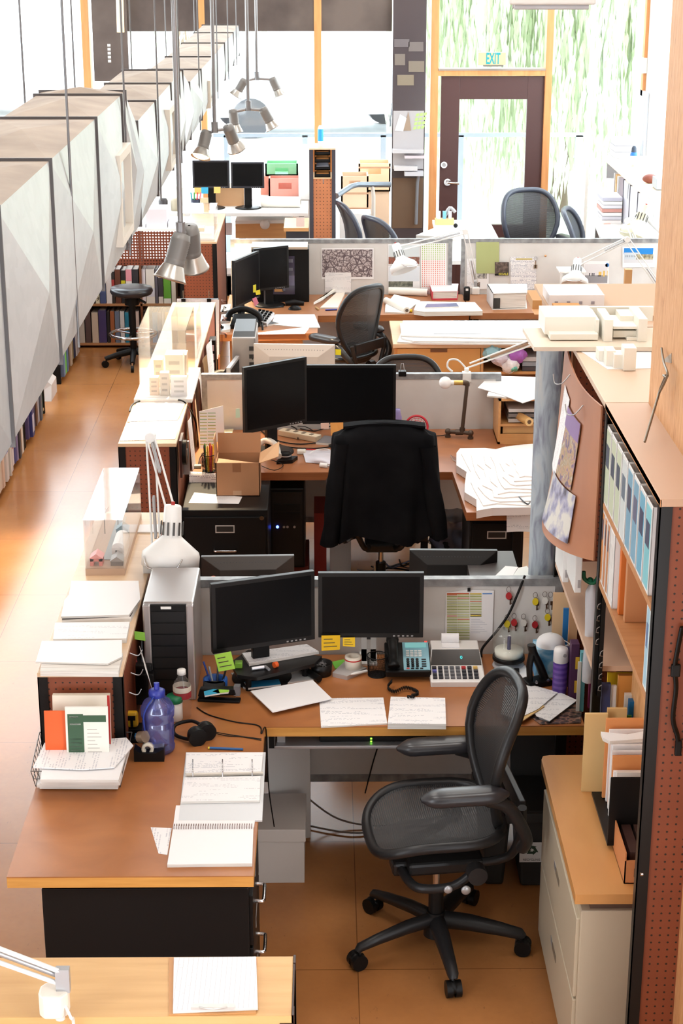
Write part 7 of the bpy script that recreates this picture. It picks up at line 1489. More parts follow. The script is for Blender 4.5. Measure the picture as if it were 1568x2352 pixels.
MB().slab([v+Vector((0,0,.012)) for v in q],.012,C((206,60,76))).slab([v+Vector((0,0,.072)) for v in q],.006,C((232,214,216))).build('cover',rb2,'red cover',w=True); cn=sum(q,Vector())/4; MB().slab([cn+(v-cn)*.95+Vector((0,0,.066)) for v in q],.053,PAGES).slab([q[3],q[0],q[0]+Vector((0,0,.07)),q[3]+Vector((0,0,.07))],.006,C((206,60,76))).build('pages',rb2,w=True)
c=Z(1071,690,D); stp=T('standing_stapler','black stapler standing on end beside the lamp foot','stapler',c); MB().bc((c.x,c.y,D+.055),(.05,.045,.11),BLK).build('body',stp,w=True,bevel=.01); MB().bc((c.x,c.y-.023,D+.09),(.02,.004,.018),WHT).build('window',stp,w=True)
wb3=T('white_binder','fat white ring binder lying below the facade strip','binder',Z(1165,705,D)); q=[Z(1130,712,D),Z(1210,710,D),Z(1208,690,D),Z(1117,690,D)]
MB().slab([v+Vector((0,0,.13)) for v in q],.006,WHT).slab([v+Vector((0,0,.006)) for v in q],.006,WHT).slab([q[3],q[0],q[0]+Vector((0,0,.13)),q[3]+Vector((0,0,.13))],.006,C((200,198,198))).build('cover',wb3,w=True); cn=sum(q,Vector())/4; MB().slab([cn+(v-cn)*.93+Vector((0,0,.12)) for v in q],.11,PAGES).build('pages',wb3,w=True); a=Z(1140,711,D); MB().bc((a.x,a.y-.004,D+.05),(.05,.004,.08),C((52,52,50))).build('spine_picture',wb3,w=True)
L=Z(1090,672,D)
archlamp('white architect lamp reaching left across the left divider',(L.x,L.y-.06,D),Y(1068,532,13.45),Y(912,572,13.2),(.28,-.35,-.8),r=.10)
archlamp('white architect lamp beside the pillar with shade facing the divider',(2.62,13.3,D),Y(1440,550,13.45),Y(1325,606,13.4),(-.15,-.5,-.85),r=.10)
b=Y(1312,655,13.45); wbx=T('white_cabinet_model','small white open box under the right lamp shade','box',Vector((b.x,13.45,D))); a0,b0=Y(1290,664,13.4),Y(1338,625,13.4)
MB().box(a0.x-.03,b0.x+.02,13.36,13.56,b0.z,b0.z+.012,WHT).box(a0.x,b0.x,13.4,13.54,D,b0.z,WHT).build('box_body',wbx,w=True); MB().box(b0.x-.018,b0.x-.006,13.398,13.4,D,b0.z-.02,C((60,56,60))).build('slot',wbx,w=True)
MB().bc((Y(1440,665,13.3).x,13.3,D+.14),(.055,.05,.28),C((196,150,100),.6)).build('card_block',None,'upright tan card block near the pillar on the third bay desk','block')
for px,mt,lb in [([(1165,672),(1172,664),(1220,664),(1224,674)],PRINT,'printed sheets below the handwritten list'),([(1392,684),(1398,672),(1485,672),(1496,682)],FAINT,'white drawing lying beneath the interior print'),([(1462,700),(1452,688),(1500,688),(1500,700)],PAPER,'white pad in the dark tray by the pillar')]:
    sheet('paper_sheet',px,D,mt,lb,'paper',.012)
sheet('wood_tray',[(1460,704),(1440,684),(1505,684),(1508,704)],D,C((120,88,66)),'brown edged tray under the pad by the pillar','tray',.008)
# chair + drawing counter
chair('mesh_office_chair','dark mesh office chair at the third bay desk, seen from behind',(.12,12.5,0),rad(48),.2).scale=(.96,.96,1.03)
dc=T('drawing_counter','oak plan counter with drawer carrying white drawings','counter',(1.0,12.4,0)); x0,x1,y0,y1=.475,1.66,12.02,12.76
MB().box(x0,x1,y0,y1,D-.03,D,PALE).build('counter_top',dc,w=True,bevel=.003); MB().box(x0+.01,x1-.01,y0+.02,y1-.01,.02,.1,OKK).box(x0+.01,x0+.03,y0+.02,y1-.01,.1,D-.03,OKK).box(x1-.03,x1-.01,y0+.02,y1-.01,.1,D-.03,OKK).box(x0+.03,x1-.03,y1-.03,y1-.01,.1,D-.03,OKK).box(x0+.03,x1-.03,y0+.03,y1-.03,D-.23,D-.21,OKK).box(1.1,1.12,y0+.02,y1-.03,.1,D-.03,OKK).build('carcass',dc,w=True)
dr=MB().box(x0+.03,1.095,y0+.008,y0+.025,D-.205,D-.035,C((206,150,86),.45)).build('drawer',dc,'honey drawer front',w=True); MB().box(.74,.86,y0+.004,y0+.009,D-.06,D-.036,C((110,70,40))).build('finger_notch',dr,w=True)
for k,(px,lb) in enumerate([([(912,785),(930,738),(1240,738),(1240,790),(965,788)],'lowest white drawings on the oak plan counter'),([(922,776),(918,742),(1240,742),(1240,784),(950,783)],'middle white drawings on the oak plan counter'),([(920,770),(925,736),(1240,736),(1240,778)],'top white drawing sheet on the oak plan counter')]): sheet('drawing_pile',px,D+.0005+k*.0125,FAINT if k<2 else PAPER,lb,'drawing',.011)
sheet('grey_print',[(995,766),(1000,750),(1105,750),(1105,766)],D+.0382,C((206,206,210)),'pale grey strip print on top of the plan counter drawings','print',.0012)
CL=[C((150,200,214),.4),C((214,206,220),.4),C((170,100,190),.4),C((236,234,236),.4),C((110,190,170),.4)]
for k,(px,py_,lb) in enumerate([(1130,808,'cyan crumpled plastic bag in the counter opening'),(1150,822,'white crumpled plastic bag in the counter opening'),(1188,815,'purple crumpled plastic bag in the counter opening'),(1170,838,'white crumpled bag hanging out of the counter opening'),(1178,843,'small green crumpled bag in the counter opening')]):
    c=Y(px,py_,12.04); r2=random.Random(k+3); ph_=[r2.uniform(0,6) for _ in range(4)]
    MB().grid(lambda u,v:(c.x+(.06 if k<4 else .035)*math.cos(2*pi*u)*math.sin(pi*v)*(1+.25*math.sin(5*2*pi*u+ph_[0]+9*v)),c.y+.05*math.sin(2*pi*u)*math.sin(pi*v)*(1+.2*math.sin(3*2*pi*u+ph_[1])),max(.104,c.z)+(.055 if k<4 else .03)*-math.cos(pi*v)*(1+.2*math.sin(4*2*pi*u+ph_[2]))),20,10,CL[k],smooth=False).build('plastic_bag',None,lb,'bag')
for k in range(3): MB().box(1.40,1.62,12.06,12.5,D-.208+.035*k,D-.178+.035*k,[C((70,66,70)),C((150,160,170)),C((206,206,206))][k]).build('magazine_pile',None,['dark','blue-grey','white'][k]+' magazine layer in the counter opening','magazine')
# model boards on the tall shelves
MBD=C((222,208,190),.6); MW=C((240,238,228),.6)
zb=2.102
bd=T('model_board','pale board with white building model on the tall shelf, overhanging left','model',(1.2,6.415,zb)); q=[Z(1226,797,2.12),Z(1560,797,2.12),Z(1560,752,2.12),Z(1200,753,2.12)]
MB().slab(q,.016,MBD).build('base_board',bd,w=True)
def mbox(nm,a,b,c,d,y,dep,mt=MW,par=bd): # front face photo box on plane y
    p,q_=Y(a,d,y),Y(c,b,y); return MB().box(p.x,q_.x,y,y+dep,max(2.121,p.z),q_.z,mt).build(nm,par,w=True)
mbox('podium',1263,768,1373,781,6.362,.26); mbox('main_block',1250,728,1368,768,6.415,.2); mbox('roof_step',1264,722,1282,729,6.46,.1); mbox('side_wing',1366,735,1376,775,6.397,.2)
mbox('rear_wall',1338,705,1500,738,6.593,.02); mbox('left_tower',1386,735,1408,786,6.344,.2); mbox('right_tower',1464,733,1487,788,6.344,.22); mbox('floor_slab',1408,750,1464,756,6.371,.2); mbox('floor_slab',1408,760,1464,775,6.388,.18); mbox('upper_block',1424,726,1480,745,6.46,.12); mbox('lower_block',1439,776,1464,788,6.362,.1)
sheet('site_sheet',[(1395,848),(1330,804),(1495,804),(1495,846)],uT,PAPER,'white sheet under the lower white block model','paper',.0015)
bt=T('white_block_model','white block model standing on the white sheet on the tall shelf','model',(1.3,6.148,uT))
for nm,a,b,c,d,y in (('tower',1432,800,1462,838,5.988),('wing',1392,806,1414,832,6.059),('wing',1374,806,1394,826,6.13),('link',1410,815,1434,838,6.023)):
    p,q_=Y(a,d,y),Y(c,b,y); MB().box(p.x,q_.x,y,y+.07,uT+.002,max(uT+.03,q_.z),MW).build(nm,bt,w=True)
bd2=T('cardboard_model','brown cardboard site model with boxes behind the white model','model',(1.3,7.395,uT)); MB().box(.90,1.44,6.789,7.413,uT,uT+.02,C((196,164,136),.7)).build('base_board',bd2,w=True)
for nm,a,b,c,d,y,dp,mt in (('card_block',1222,690,1244,712,6.905,.2,C((190,140,84),.7)),('card_block',1226,722,1246,752,6.807,.1,C((200,154,110),.7)),('card_block',1274,708,1336,724,6.825,.1,C((196,144,84),.7)),('white_hall',1260,678,1388,714,6.968,.22,C((232,230,232),.6))):
    p,q_=Y(a,d,y),Y(c,b,y); o=MB().box(p.x,q_.x,y,y+dp,uT+.021,q_.z,mt); o=o.build(nm,bd2,w=True)
    if nm=='white_hall':
        for k in range(4): yrect(MB(),1273+28*k,692,1281+28*k,699,y-.0005,C((150,146,156)),.002).build('window',o,w=True)
# hung plans and clutter left of the third bay
pr=T('plan_rack','black plan rack with white plans clipped to it beside the aisle','rack',(-.90,12.36,0)); MB().box(-1.03,-.78,12.30,12.5,0,.97,BLK).build('rack_body',pr,w=True)
vsheet('hung_plan',[(406,686),(478,686),(478,800),(406,800)],12.296,PRINT,'left white plan clipped to the black plan rack','plan'); vsheet('hung_plan',[(468,688),(503,688),(503,825),(470,825)],12.292,SIDEP,'right longer white plan clipped to the black plan rack','plan')
for k,px in enumerate((421,480)): c=Y(px,690,12.285); t=T('binder_clip',['left','right'][k]+' black binder clip holding the hung plans','clip',c); MB().bc((c.x,12.29,c.z),(.03,.02,.024),BLK).build('clip_body',t,w=True); MB().tube([Vector((c.x,12.29,c.z+.01)),Vector((c.x,12.285,c.z+.07))],.003,C((150,130,110),.4,.5),5).build('clip_wire',t,w=True)
MB().box(-.775,-.765,12.2,12.3,0,.60,C((150,92,60))).build('brown_board',None,'brown board leaning beside the black plan rack','board')
r2=random.Random(5)
for k in range(5): MB().tube(smoothpath([Z(512+r2.uniform(-4,8),690+20*k+r2.uniform(-6,6),D+.01+r2.uniform(0,.1)) for _ in range(5)],5),.005,BLK if k%2 else C((120,70,50)),6).build('tangled_cable',None,['farthest','second farthest','middle','second nearest','nearest'][k]+' cable of the tangle left of the third bay monitors','cable','tangled cables left of the third bay')
for k in range(3): sheet('crumpled_sheet',[(506,760-22*k),(528,756-22*k),(530,742-22*k),(508,744-22*k)],D,C((226,226,228)),['nearest','middle','farthest'][k]+' white scrap among the cables left of the third bay','paper',.02)
l=bpy.data.lights.new('desk_lamp_glow','POINT'); l.energy=7; l.color=(1,.72,.42); l.shadow_soft_size=.05; o=bpy.data.objects.new('desk_lamp_glow',l); COL.objects.link(o); o.location=(-.68,13.55,1.0)
# ================================================================ FAR ZONE
ZT=.95
def ptable(label,pts,z,leg,top=WHTM,name='white_table',th=.03):
    t=T(name,label,'table',(sum(p[0] for p in pts)/len(pts),sum(p[1] for p in pts)/len(pts),0)); MB().prism(pts,z-th,z,top).build('table_top',t,w=True)
    for x,y in leg: MB().box(x-.02,x+.02,y-.02,y+.02,0,z-th,SILV).build('leg',t,w=True)
    return t
a,b,c=Z(540,507,ZT),Z(672,505,ZT),Z(676,480,ZT)
lt=ptable('white topped table with an oak drawer before the peg tower',[(a.x,a.y),(b.x,b.y),(b.x,c.y),(a.x,c.y)],ZT,[(a.x+.05,c.y-.05),(b.x-.05,c.y-.05),(a.x+.05,a.y+.05),(b.x-.05,a.y+.05)])
MB().box(a.x,b.x,a.y+.0,c.y,ZT-.16,ZT-.03,OKK).build('drawer',lt,'honey oak drawer',w=True); p=Y(608,508,a.y); MB().lathe([(0,0),(.045,0),(.045,.004),(0,.004)],(0,0,0),WHT,20,LM((p.x,a.y+.001,ZT-.035),0,pi/2)).build('drawer_notch',lt,w=True)
vsheet('white_card',[(517,512),(533,512),(533,540),(517,540)],a.y-.01,C((214,210,214)),'grey switch plate card left of the oak drawer','card')
a0,b0=Z(538,491,ZT),Z(572,489,ZT); MB().tube([a0+Vector((0,0,.025)),a0.lerp(b0,.5)+Vector((0,0,.03)),b0+Vector((0,0,.03))],[.014,.026,.03],C((50,56,74),.4),10).build('dark_bottle',None,'dark bottle lying on the white topped table','bottle')
c=Z(588,486,ZT); t=T('hand_scanner','dark tape gun on the white topped table','tape gun',c); MB().bc((c.x,c.y,ZT+.03),(.14,.1,.06),C((62,62,74),.4)).build('body',t,w=True,bevel=.01); MB().bc((c.x-.02,c.y-.052,ZT+.03),(.06,.004,.012),C((226,140,70))).build('orange_stripe',t,w=True)
yl=15.95; zl=1.06
ld=T('window_counter','long white counter beneath the left windows','counter',(-1.0,16.2,0)); MB().box(-2.1,-.16,15.7,16.4,zl-.03,zl,WHTM).build('counter_top',ld,w=True)
for x in (-2.05,-.22): 
    for y in (15.75,16.35): MB().box(x-.02,x+.02,y-.02,y+.02,0,zl-.03,SILV).build('leg',ld,w=True)
def farmon(a,b,c,d,lb):
    p,q=Y(a,d,yl),Y(c,b,yl); monitor(lb,((p.x+q.x)/2,yl,zl),0,q.x-p.x,q.z-p.z,p.z-zl,C((34,34,42),.4))
farmon(443,368,526,432,'left of the two far black monitors before the window'); farmon(531,372,606,432,'right of the two far black monitors before the window')
for k,(px,col,lb) in enumerate([((446,431,462,446),(240,190,110),'orange note under the left far monitor, left one'),((462,430,478,445),(60,170,210),'blue note under the left far monitor'),((491,429,506,444),(244,196,110),'orange note under the left far monitor, right one')]): vsheet('sticky_note',R4(*px),yl-.02,C(col),lb,'sticky note')
c=Y(450,470,15.85); c=Vector((c.x,15.8,zl)); pc=T('pen_pot','dark pen pot with bright pens before the far monitors','pen cup',c); MB().lathe([(0,0),(.04,0),(.042,.11),(.038,.11),(.036,.006)],(0,0,0),C((40,46,70)),18).build('pot',pc)
for k,col in enumerate([(40,150,170),(60,160,80),(220,60,70),(230,110,130)]): MB().tube([c+Vector((-.02+.013*k,0,.01)),c+Vector((-.04+.03*k,.0,.17))],.007,C(col),6).build('pen',None,['teal','green','red','pink'][k]+' pen in the far dark pen pot','pen','pens in the far pot')
MB().bc((Y(469,460,15.8).x,15.8,zl+.06),(.07,.05,.12),C((214,196,160))).build('small_carton',None,'small beige carton beside the far pen pot','carton')
for k,(x,lb) in enumerate([(-1.47,'left small dark jar on the far counter'),(-1.36,'right small dark jar on the far counter')]): MB().lathe([(0,0),(.04,0),(.042,.09),(.03,.11),(0,.112)],(x,15.85,zl),C((60,56,58)) if k==0 else C((180,170,150)),16).build('jar',None,lb,'jar')
sheet('yellow_folder',[(405,432),(412,402),(428,402),(428,432)],1.25,C((236,232,150)),'pale yellow folder at the far left counter','folder',.01); MB().box(-1.56,-1.3,16.05,16.3,zl,1.248,WHTM).build('white_box',None,'white box under the pale yellow folder','box')
wbx=T('wood_crate','pale wood open box between the far monitors','crate',(-.93,16.15,zl)); a,b=Y(494,462,16.1),Y(560,432,16.1)
MB().box(a.x,b.x,16.1,16.11,zl,b.z,C((226,176,130))).box(a.x,b.x,16.3,16.31,zl,b.z+.02,WHTM).box(a.x,a.x+.01,16.11,16.3,zl,b.z,WHTM).box(b.x-.01,b.x,16.11,16.3,zl,b.z,WHTM).build('panels',wbx,w=True)
rollp((600,463),(690,464),zl,.05,'long white roll on the far counter behind the monitors')
def crate(a,b,c,d,y,col,lb,dep=.34):
    p,q=Y(a,d,y),Y(c,b,y); w_=q.x-p.x; z0,z1=p.z,q.z; t=T('crate',lb,'crate',((p.x+q.x)/2,y,0)); mt=C(col,.6)
    xm=(p.x+q.x)/2; hw=min(.09,w_*.2); hz0,hz1=z1-.1,z1-.04
    MB().box(p.x,q.x,y,y+.015,z0,hz0,mt).box(p.x,q.x,y,y+.015,hz1,z1,mt).box(p.x,xm-hw,y,y+.015,hz0,hz1,mt).box(xm+hw,q.x,y,y+.015,hz0,hz1,mt).build('front_panel',t,w=True)
    MB().box(p.x,q.x,y+dep-.015,y+dep,z0,z1,mt).box(p.x,p.x+.015,y,y+dep,z0,z1,mt).box(q.x-.015,q.x,y,y+dep,z0,z1,mt).box(p.x,q.x,y,y+dep,z0,z0+.015,mt).build('box_shell',t,w=True); return t
CB_=T('crate_bench','white bench under the crates at the far windows','bench',(-.4,16.7,0)); MB().box(-.75,-.08,16.5,17.05,.0,zl,WHTM).build('bench_body',CB_,w=True)
zc2=zl
crate(617,410,692,455,16.52,(232,160,146),'red crate with hand hole by the far window',.2); crate(609,376,684,404,16.76,(140,206,160),'green crate with hand hole, highest by the far window',.25); MB().box(-.62,-.12,16.76,17.02,zl,Y(640,405,16.76).z-.001,C((226,150,130),.6)).build('pink_crate',None,'pale pink box carrying the green crate','box')  # red and green lightened to carry the flare from the windows
MB().bc((Y(700,440,16.4).x+.02,16.6,1.3),(.16,.3,.48),C((222,222,222))).build('white_carton',None,'white carton between the red crate and the peg tower','carton',bevel=.003)
# stepped tan crates behind the handrail, window bloom put into their pale colour
for a,b,c,d,y,col,lb in [(823,376,897,440,16.72,(242,208,172),'upper tan crate with hand hole right of the peg tower'),(783,405,846,500,16.30,(226,194,164),'tall tan crate with hand hole behind the handrail')]:
    p=Y(a,d,y); q=Y(c,b,y); t=crate(a,b,c,d,y,col,lb,.3); 
    MB().box(p.x+.01,q.x-.01,y+.02,y+.28,0,p.z,C((222,196,170),.6)).build('plinth_box',t,w=True)
    for k in range(2): MB().box(p.x,q.x,y-.004,y,p.z+.08+.14*k,p.z+.095+.14*k,C((190,150,120))).build('batten',t,w=True)
MB().box(.13,.42,16.02,16.28,0,1.0,WHTM).build('white_plinth',None,'low white box in front of the tan crates','box')
hr=T('handrail','bent grey steel handrail beside the tan crates','handrail',(.5,15.9,0)); MB().tube([Y(772,450,15.5),Y(806,428,15.9),Y(822,424,16.0),Y(897,424,16.05)],.025,C((120,130,140),.35,.5),10).build('rail',hr,w=True); p=Y(855,427,16.02)
MB().tube([p,p+Vector((.01,0,-.1)),Vector((p.x+.01,16.02,0))],.018,C((200,190,180),.4),8).build('post',hr,w=True)
# peg tower with black trays
pt=T('pegboard_tower','narrow pegboard tower holding black letter trays','cabinet',(-.03,15.15,0)); x0,x1,y0,y1,zt=-.137,.089,15.0,15.35,1.712
for x,s in ((x0,1),(x1,-1)):
    for y in (y0,y1): MB().box(min(x,x+s*.034),max(x,x+s*.034),y-.004,y,0,zt,C((60,56,64),.4)).build('corner_post',pt,w=True)
MB().box(x0,x1,y0,y1,zt,zt+.012,C((226,196,160))).build('top_board',pt,w=True); MB().box(x0+.02,x1-.02,y0+.004,y0+.01,.3,Y(740,408,15).z,PEGS).build('front_panel',pt,'pale pegboard front panel',w=True); MB().box(x0+.02,x1-.02,y1-.01,y1-.004,.3,zt,C((226,140,70))).build('back_panel',pt,'orange back panel',w=True)
zs=Y(740,408,15).z; MB().box(x0,x1,y0,y1-.012,zs-.01,zs,C((214,180,140))).build('shelf',pt,w=True)
for k in range(4):
    z=zs+.001+k*.062; t=T('letter_tray',['lowest','second lowest','second highest','highest'][k]+' black letter tray in the peg tower','letter tray',(-.03,15.15,z),0,'letter trays in the peg tower')
    MB().box(x0+.045,x1-.045,15.02,15.33,z,z+.006,BLK).box(x0+.045,x0+.05,15.02,15.33,z,z+.05,BLK).box(x1-.05,x1-.045,15.02,15.33,z,z+.05,BLK).box(x0+.045,x1-.045,15.02,15.026,z,z+.028,BLK).build('tray_body',t,w=True); 
    MB().box(x0+.06,x1-.06,15.04,15.3,z+.007,z+.03,C((226,150,80)) if k!=1 else C((206,206,222))).build('paper_bundle',None,['lowest orange','white','second highest orange','highest orange'][k]+' paper bundle in the peg tower trays','paper')
b=Y(736,340,15.1); bt=T('blue_bottle','clear bottle with blue label on the peg tower','bottle',(b.x,15.1,zt+.012)); MB().lathe([(0,0),(.022,0),(.024,.05),(.022,.16),(.012,.18),(0,.18)],(0,0,0),C((226,236,240),.2),18).build('bottle_body',bt); MB().lathe([(.0245,.05),(.025,.052),(.0245,.15)],(0,0,0),C((50,160,216)),18).build('label_band',bt,'blue label')
c=Y(742,418,14.99); MB().tube([c,c+Vector((0,-.03,-.01)),c+Vector((0,-.03,.03))],.004,SILV,5).build('peg_hook',None,'small hook on the peg tower front','hook')
bc=T('black_cabinet','black cabinet left of the peg tower with a pale note','cabinet',(-.27,15.25,0)); MB().box(-.34,-.145,15.0,15.5,0,1.02,C((48,46,54),.4)).box(-.36,-.145,14.98,15.5,1.02,1.05,OKK).build('body',bc,w=True); p=Y(680,505,14.99); MB().box(p.x,p.x+.07,14.992,15.0,p.z-.06,p.z+.02,C((226,200,190))).build('note',bc,'pale pink note',w=True)
# chairs in the far zone
def farchair(x,y,rz,lb,s=1.14):
    c=chair('mesh_office_chair',lb,(x,y,0),rz,.4,None,C((64,68,80),.35)); c.scale=(s,s,s); return c
farchair(1.93,15.6,rad(200),'wide mesh office chair before the brown door, facing us',1.17); farchair(2.36,14.85,rad(255),'mesh office chair turned sideways right of the wide one',1.15)
farchair(.43,15.4,rad(-78),'left of the two mesh chairs seen edge-on behind the handrail',1.15); farchair(.66,14.85,rad(-62),'right of the two mesh chairs seen edge-on behind the handrail',1.12)
# white meeting table in front of the door
q=[Z(915,548,ZT),Z(1160,548,ZT),Z(1138,505,ZT),Z(1020,505,ZT)]
ptable('large white table before the brown door',[(.95,14.0),(1.50,14.0),(1.50,q[2].y),(.98,q[2].y)],ZT,[(1.0,14.05),(1.45,14.05),(1.45,q[2].y-.06),(1.03,q[2].y-.06)])
sheet('paper_pile',[(955,540),(1000,522),(1060,528),(1050,546)],ZT,PAPER,'white papers at the front of the large white table','paper',.03); sheet('cream_pad',[(1055,528),(1062,520),(1110,520),(1112,528)],ZT,C((236,222,190)),'cream pad on the large white table','pad',.008)
c=Z(1020,515,ZT); t=T('desk_organizer','orange caddy with white things on the large white table','caddy',c); MB().bc((c.x,c.y,ZT+.025),(.17,.1,.05),C((236,190,130))).build('caddy_box',t,w=True); 
for k in range(3): MB().bc((c.x-.05+.05*k,c.y+.01,ZT+.08),(.03,.04,.07),[WHT,C((120,190,220)),C((200,200,206))][k]).build('white_item',t,w=True)
MB().tube(smoothpath([c+Vector((.0,.05,.05)),c+Vector((.05,.05,.14)),c+Vector((.1,.05,.1))],4),.016,SILV,8).build('tape_handle',t,w=True)
MB().ball(Z(1046,518,ZT+.02),.02,BLK).build('black_ball',None,'small black ball beside the orange caddy','ball')
# right hand desk and shelf along the wall
ZR=.95
ptable('white desk along the right wall',[(2.30,13.9),(2.93,13.9),(2.93,16.2),(2.48,16.2)],ZR,[(2.36,14.0),(2.88,14.0),(2.52,16.1),(2.88,16.1)])
sh=T('wall_shelf','pale wall shelf above the right desk loaded with boxes','shelf',(2.85,15.6,1.4)); MB().box(2.66,2.97,14.3,16.9,1.38,1.41,C((240,220,190))).build('shelf_board',sh,w=True)
for y in (14.35,15.6,16.85): MB().box(2.70,2.97,y-.01,y+.01,1.2,1.38,SILV).build('bracket',sh,w=True)
cr=T('white_carton','big white carton on the right wall shelf','carton',(2.8,15.6,1.411)); MB().box(2.67,2.94,15.6,15.95,1.411,1.53,C((236,232,222))).build('carton_body',cr,w=True); MB().box(2.72,2.74,15.596,15.6,1.48,1.5,C((220,150,140))).build('stamp',cr,w=True)
for k in range(4): MB().box(2.68,2.86,16.3,16.6,1.411+.055*k,1.463+.055*k,C((206-6*k,206-6*k,204))).build('book',None,['lowest','second lowest','second highest','highest'][k]+' pale book of the pile on the right wall shelf','book','pale books on the right wall shelf')
c=Vector((2.80,15.98,1.411)); sp=T('blue_spray_bottle','blue spray bottle with dark cap on the right wall shelf','bottle',c); MB().lathe([(0,0),(.032,0),(.034,.01),(.034,.13),(.028,.15),(0,.15)],(0,0,0),C((30,100,190),.3),18).build('bottle_body',sp); MB().lathe([(.026,.15),(.022,.19),(.012,.205),(0,.205)],(0,0,0),C((40,50,66)),16).build('cap',sp)
MB().ball((2.8,15.1,1.45),.05,C((120,60,44)),sq=(1.4,1,.8)).build('brown_thing',None,'brown lump on the near part of the right wall shelf','ornament')
MB().bc((2.86,14.8,1.46),(.16,.2,.09),C((150,156,164))).build('grey_box',None,'grey box at the near end of the right wall shelf','box',bevel=.004)
for k,y in enumerate((14.75,15.15,15.5)):
    t=T('grey_screen',['nearest','middle','farthest'][k]+' pale grey panel with dark edge above the right desk','panel',(2.72,y,ZR)); MB().box(2.70,2.72,y,y+.33,ZR+.0,1.33,C((206,206,216),.5)).build('panel_face',t,w=True); MB().box(2.695,2.725,y+.33,y+.345,ZR,1.34,C((60,54,66))).build('dark_edge',t,w=True)
for k in range(4): MB().box(2.73,2.93,16.25+.1*k,16.29+.1*k,ZR+.001,ZR+.34,[C((120,110,116)),C((226,226,230)),C((226,180,120)),C((214,214,222))][k]).build('hung_folder',None,['dark','white','tan','grey'][k]+' folder standing at the far end of the right desk','folder')
MB().box(2.72,2.94,16.2,16.7,0,ZR,WHTM).build('white_pedestal',None,'white pedestal at the far end of the right desk','pedestal')
for k in range(7): MB().box(2.50+.005*(k%3),2.68,15.75,16.08,ZR+.001+.034*k,ZR+.031+.034*k,[PAPER,C((206,206,216)),PAPER,C((206,150,140)),C((222,222,228)),PAPER,C((190,190,206))][k]).build('tray_papers',None,['lowest','second','third','middle','fifth','sixth','topmost'][k]+' layer of the paper stack on the right desk','paper','paper stack on the right desk')
archlamp('cream architect lamp on the right desk beyond the divider',(2.55,14.2,ZR),Y(1440,508,14.4),Y(1478,486,14.5),(-.35,-.3,-.9),C((232,224,200),.45),r=.13)
ph=T('desk_phone','dark desk phone at the near end of the right desk','telephone',(2.62,14.15,ZR)); MB().bc((2.68,14.3,ZR+.03),(.22,.2,.05),C((56,54,58))).build('phone_base',ph,w=True,bevel=.01); MB().tube(smoothpath([(2.56,14.25,ZR+.05),(2.62,14.3,ZR+.09),(2.7,14.33,ZR+.08)],4),.022,C((40,40,44)),8).build('handset',ph,w=True)
sheet('pink_slip',[(1385,515),(1390,511),(1402,511),(1402,514)],ZR,C((230,170,150)),'pink slip on the right desk','paper',.002)
# ================================================================ LEFT REAR: CABINETS AND BOOKS
lowcab('pegboard cabinet end by the left rear, topped with an acrylic case',-1.205,-.893,14.22,15.6,1.07,PALE,peg=PEG)
MB().box(-1.19,-.91,14.24,14.7,1.07,1.085,C((206,196,184))).build('presentation_board',None,'grey board under the far acrylic case','model base'); MB().box(-1.17,-.93,14.28,14.6,1.0855,1.13,WHTM).box(-1.1,-1.0,14.35,14.5,1.13,1.16,C((206,190,160))).build('model_block',None,'white slab model in the far acrylic case','model block')
acbox('far acrylic case on the left rear pegboard cabinet',-1.19,-.91,14.24,14.75,1.086,1.30)
bcD=T('bookcase','wide bookcase with white-speckled pegboard band at the rear of the aisle','bookcase',(-1.75,15.1,0)); yD=14.95; x0,x1=-2.30,-1.215
BKW=wood('bookcase_wood',(110,66,42),(140,88,58),.5,(3,30,30))
for x in (x0,-1.615,x1-.02): MB().box(x,x+.02,yD,yD+.32,.0,1.03,BKW).build('upright',bcD,w=True)
PEGW=peg('pegboard_speckled',(126,62,38),.0254,.006,True)
MB().box(x0,x1,yD,yD+.33,1.03,1.05,WHTM).build('top_board',bcD,w=True); MB().box(x0,x1,yD-.012,yD-.006,.735,1.03,PEGW).build('pegboard_band',bcD,'brown perforated band letting light through',w=True)
for z in (.045,.395): MB().box(x0,x1,yD,yD+.32,z-.02,z,C((176,126,84),.5)).build('shelf',bcD,w=True)
MB().box(x0,x1,yD+.31,yD+.32,.0,.735,C((60,40,30))).build('back_panel',bcD,w=True)
def book(label,x,w_,h,z,y,dep,col,group,rot=0,band=None,tx=None,sp=(0,0)):
    t=T('book',label,'book',(x+w_/2,y,z),0,group); c=C(col,.5)
    if rot==0:
        MB().box(x,x+w_,y,y+.004,z,z+h,c).box(x,x+.004,y+.004,y+dep,z,z+h,c).box(x+w_-.004,x+w_,y+.004,y+dep,z,z+h,c).build('cover',t,w=True); MB().box(x+.005,x+w_-.005,y+.005,y+dep-.008,z+.003,z+h-.004,PAGES).build('pages',t,w=True)
        if band: m=MB().box(x,x+w_,y-.0008,y,z+h*band[0],z+h*band[1],C(band[2],.5)); m.build('spine_band',t,w=True)
        if tx: MB().text(tx[0],tx[1],LM((x+w_/2,y-.0012,z+h*tx[2]),0,pi/2),C(tx[3])).build('spine_mark',t,w=True)
    else: # spine faces +x, x is spine plane, y start
        MB().box(x-.004,x,y,y+w_,z,z+h,c).box(x-dep,x-.004,y,y+.004,z,z+h,c).box(x-dep,x-.004,y+w_-.004,y+w_,z,z+h,c).build('cover',t,w=True); MB().box(x-dep+.008,x-.005,y+.005,y+w_-.005,z+.003,z+h-.004,PAGES).build('pages',t,w=True)
        if band: MB().box(x,x+.0008,y,y+w_,z+h*band[0],z+h*band[1],C(band[2],.5)).build('spine_band',t,w=True)
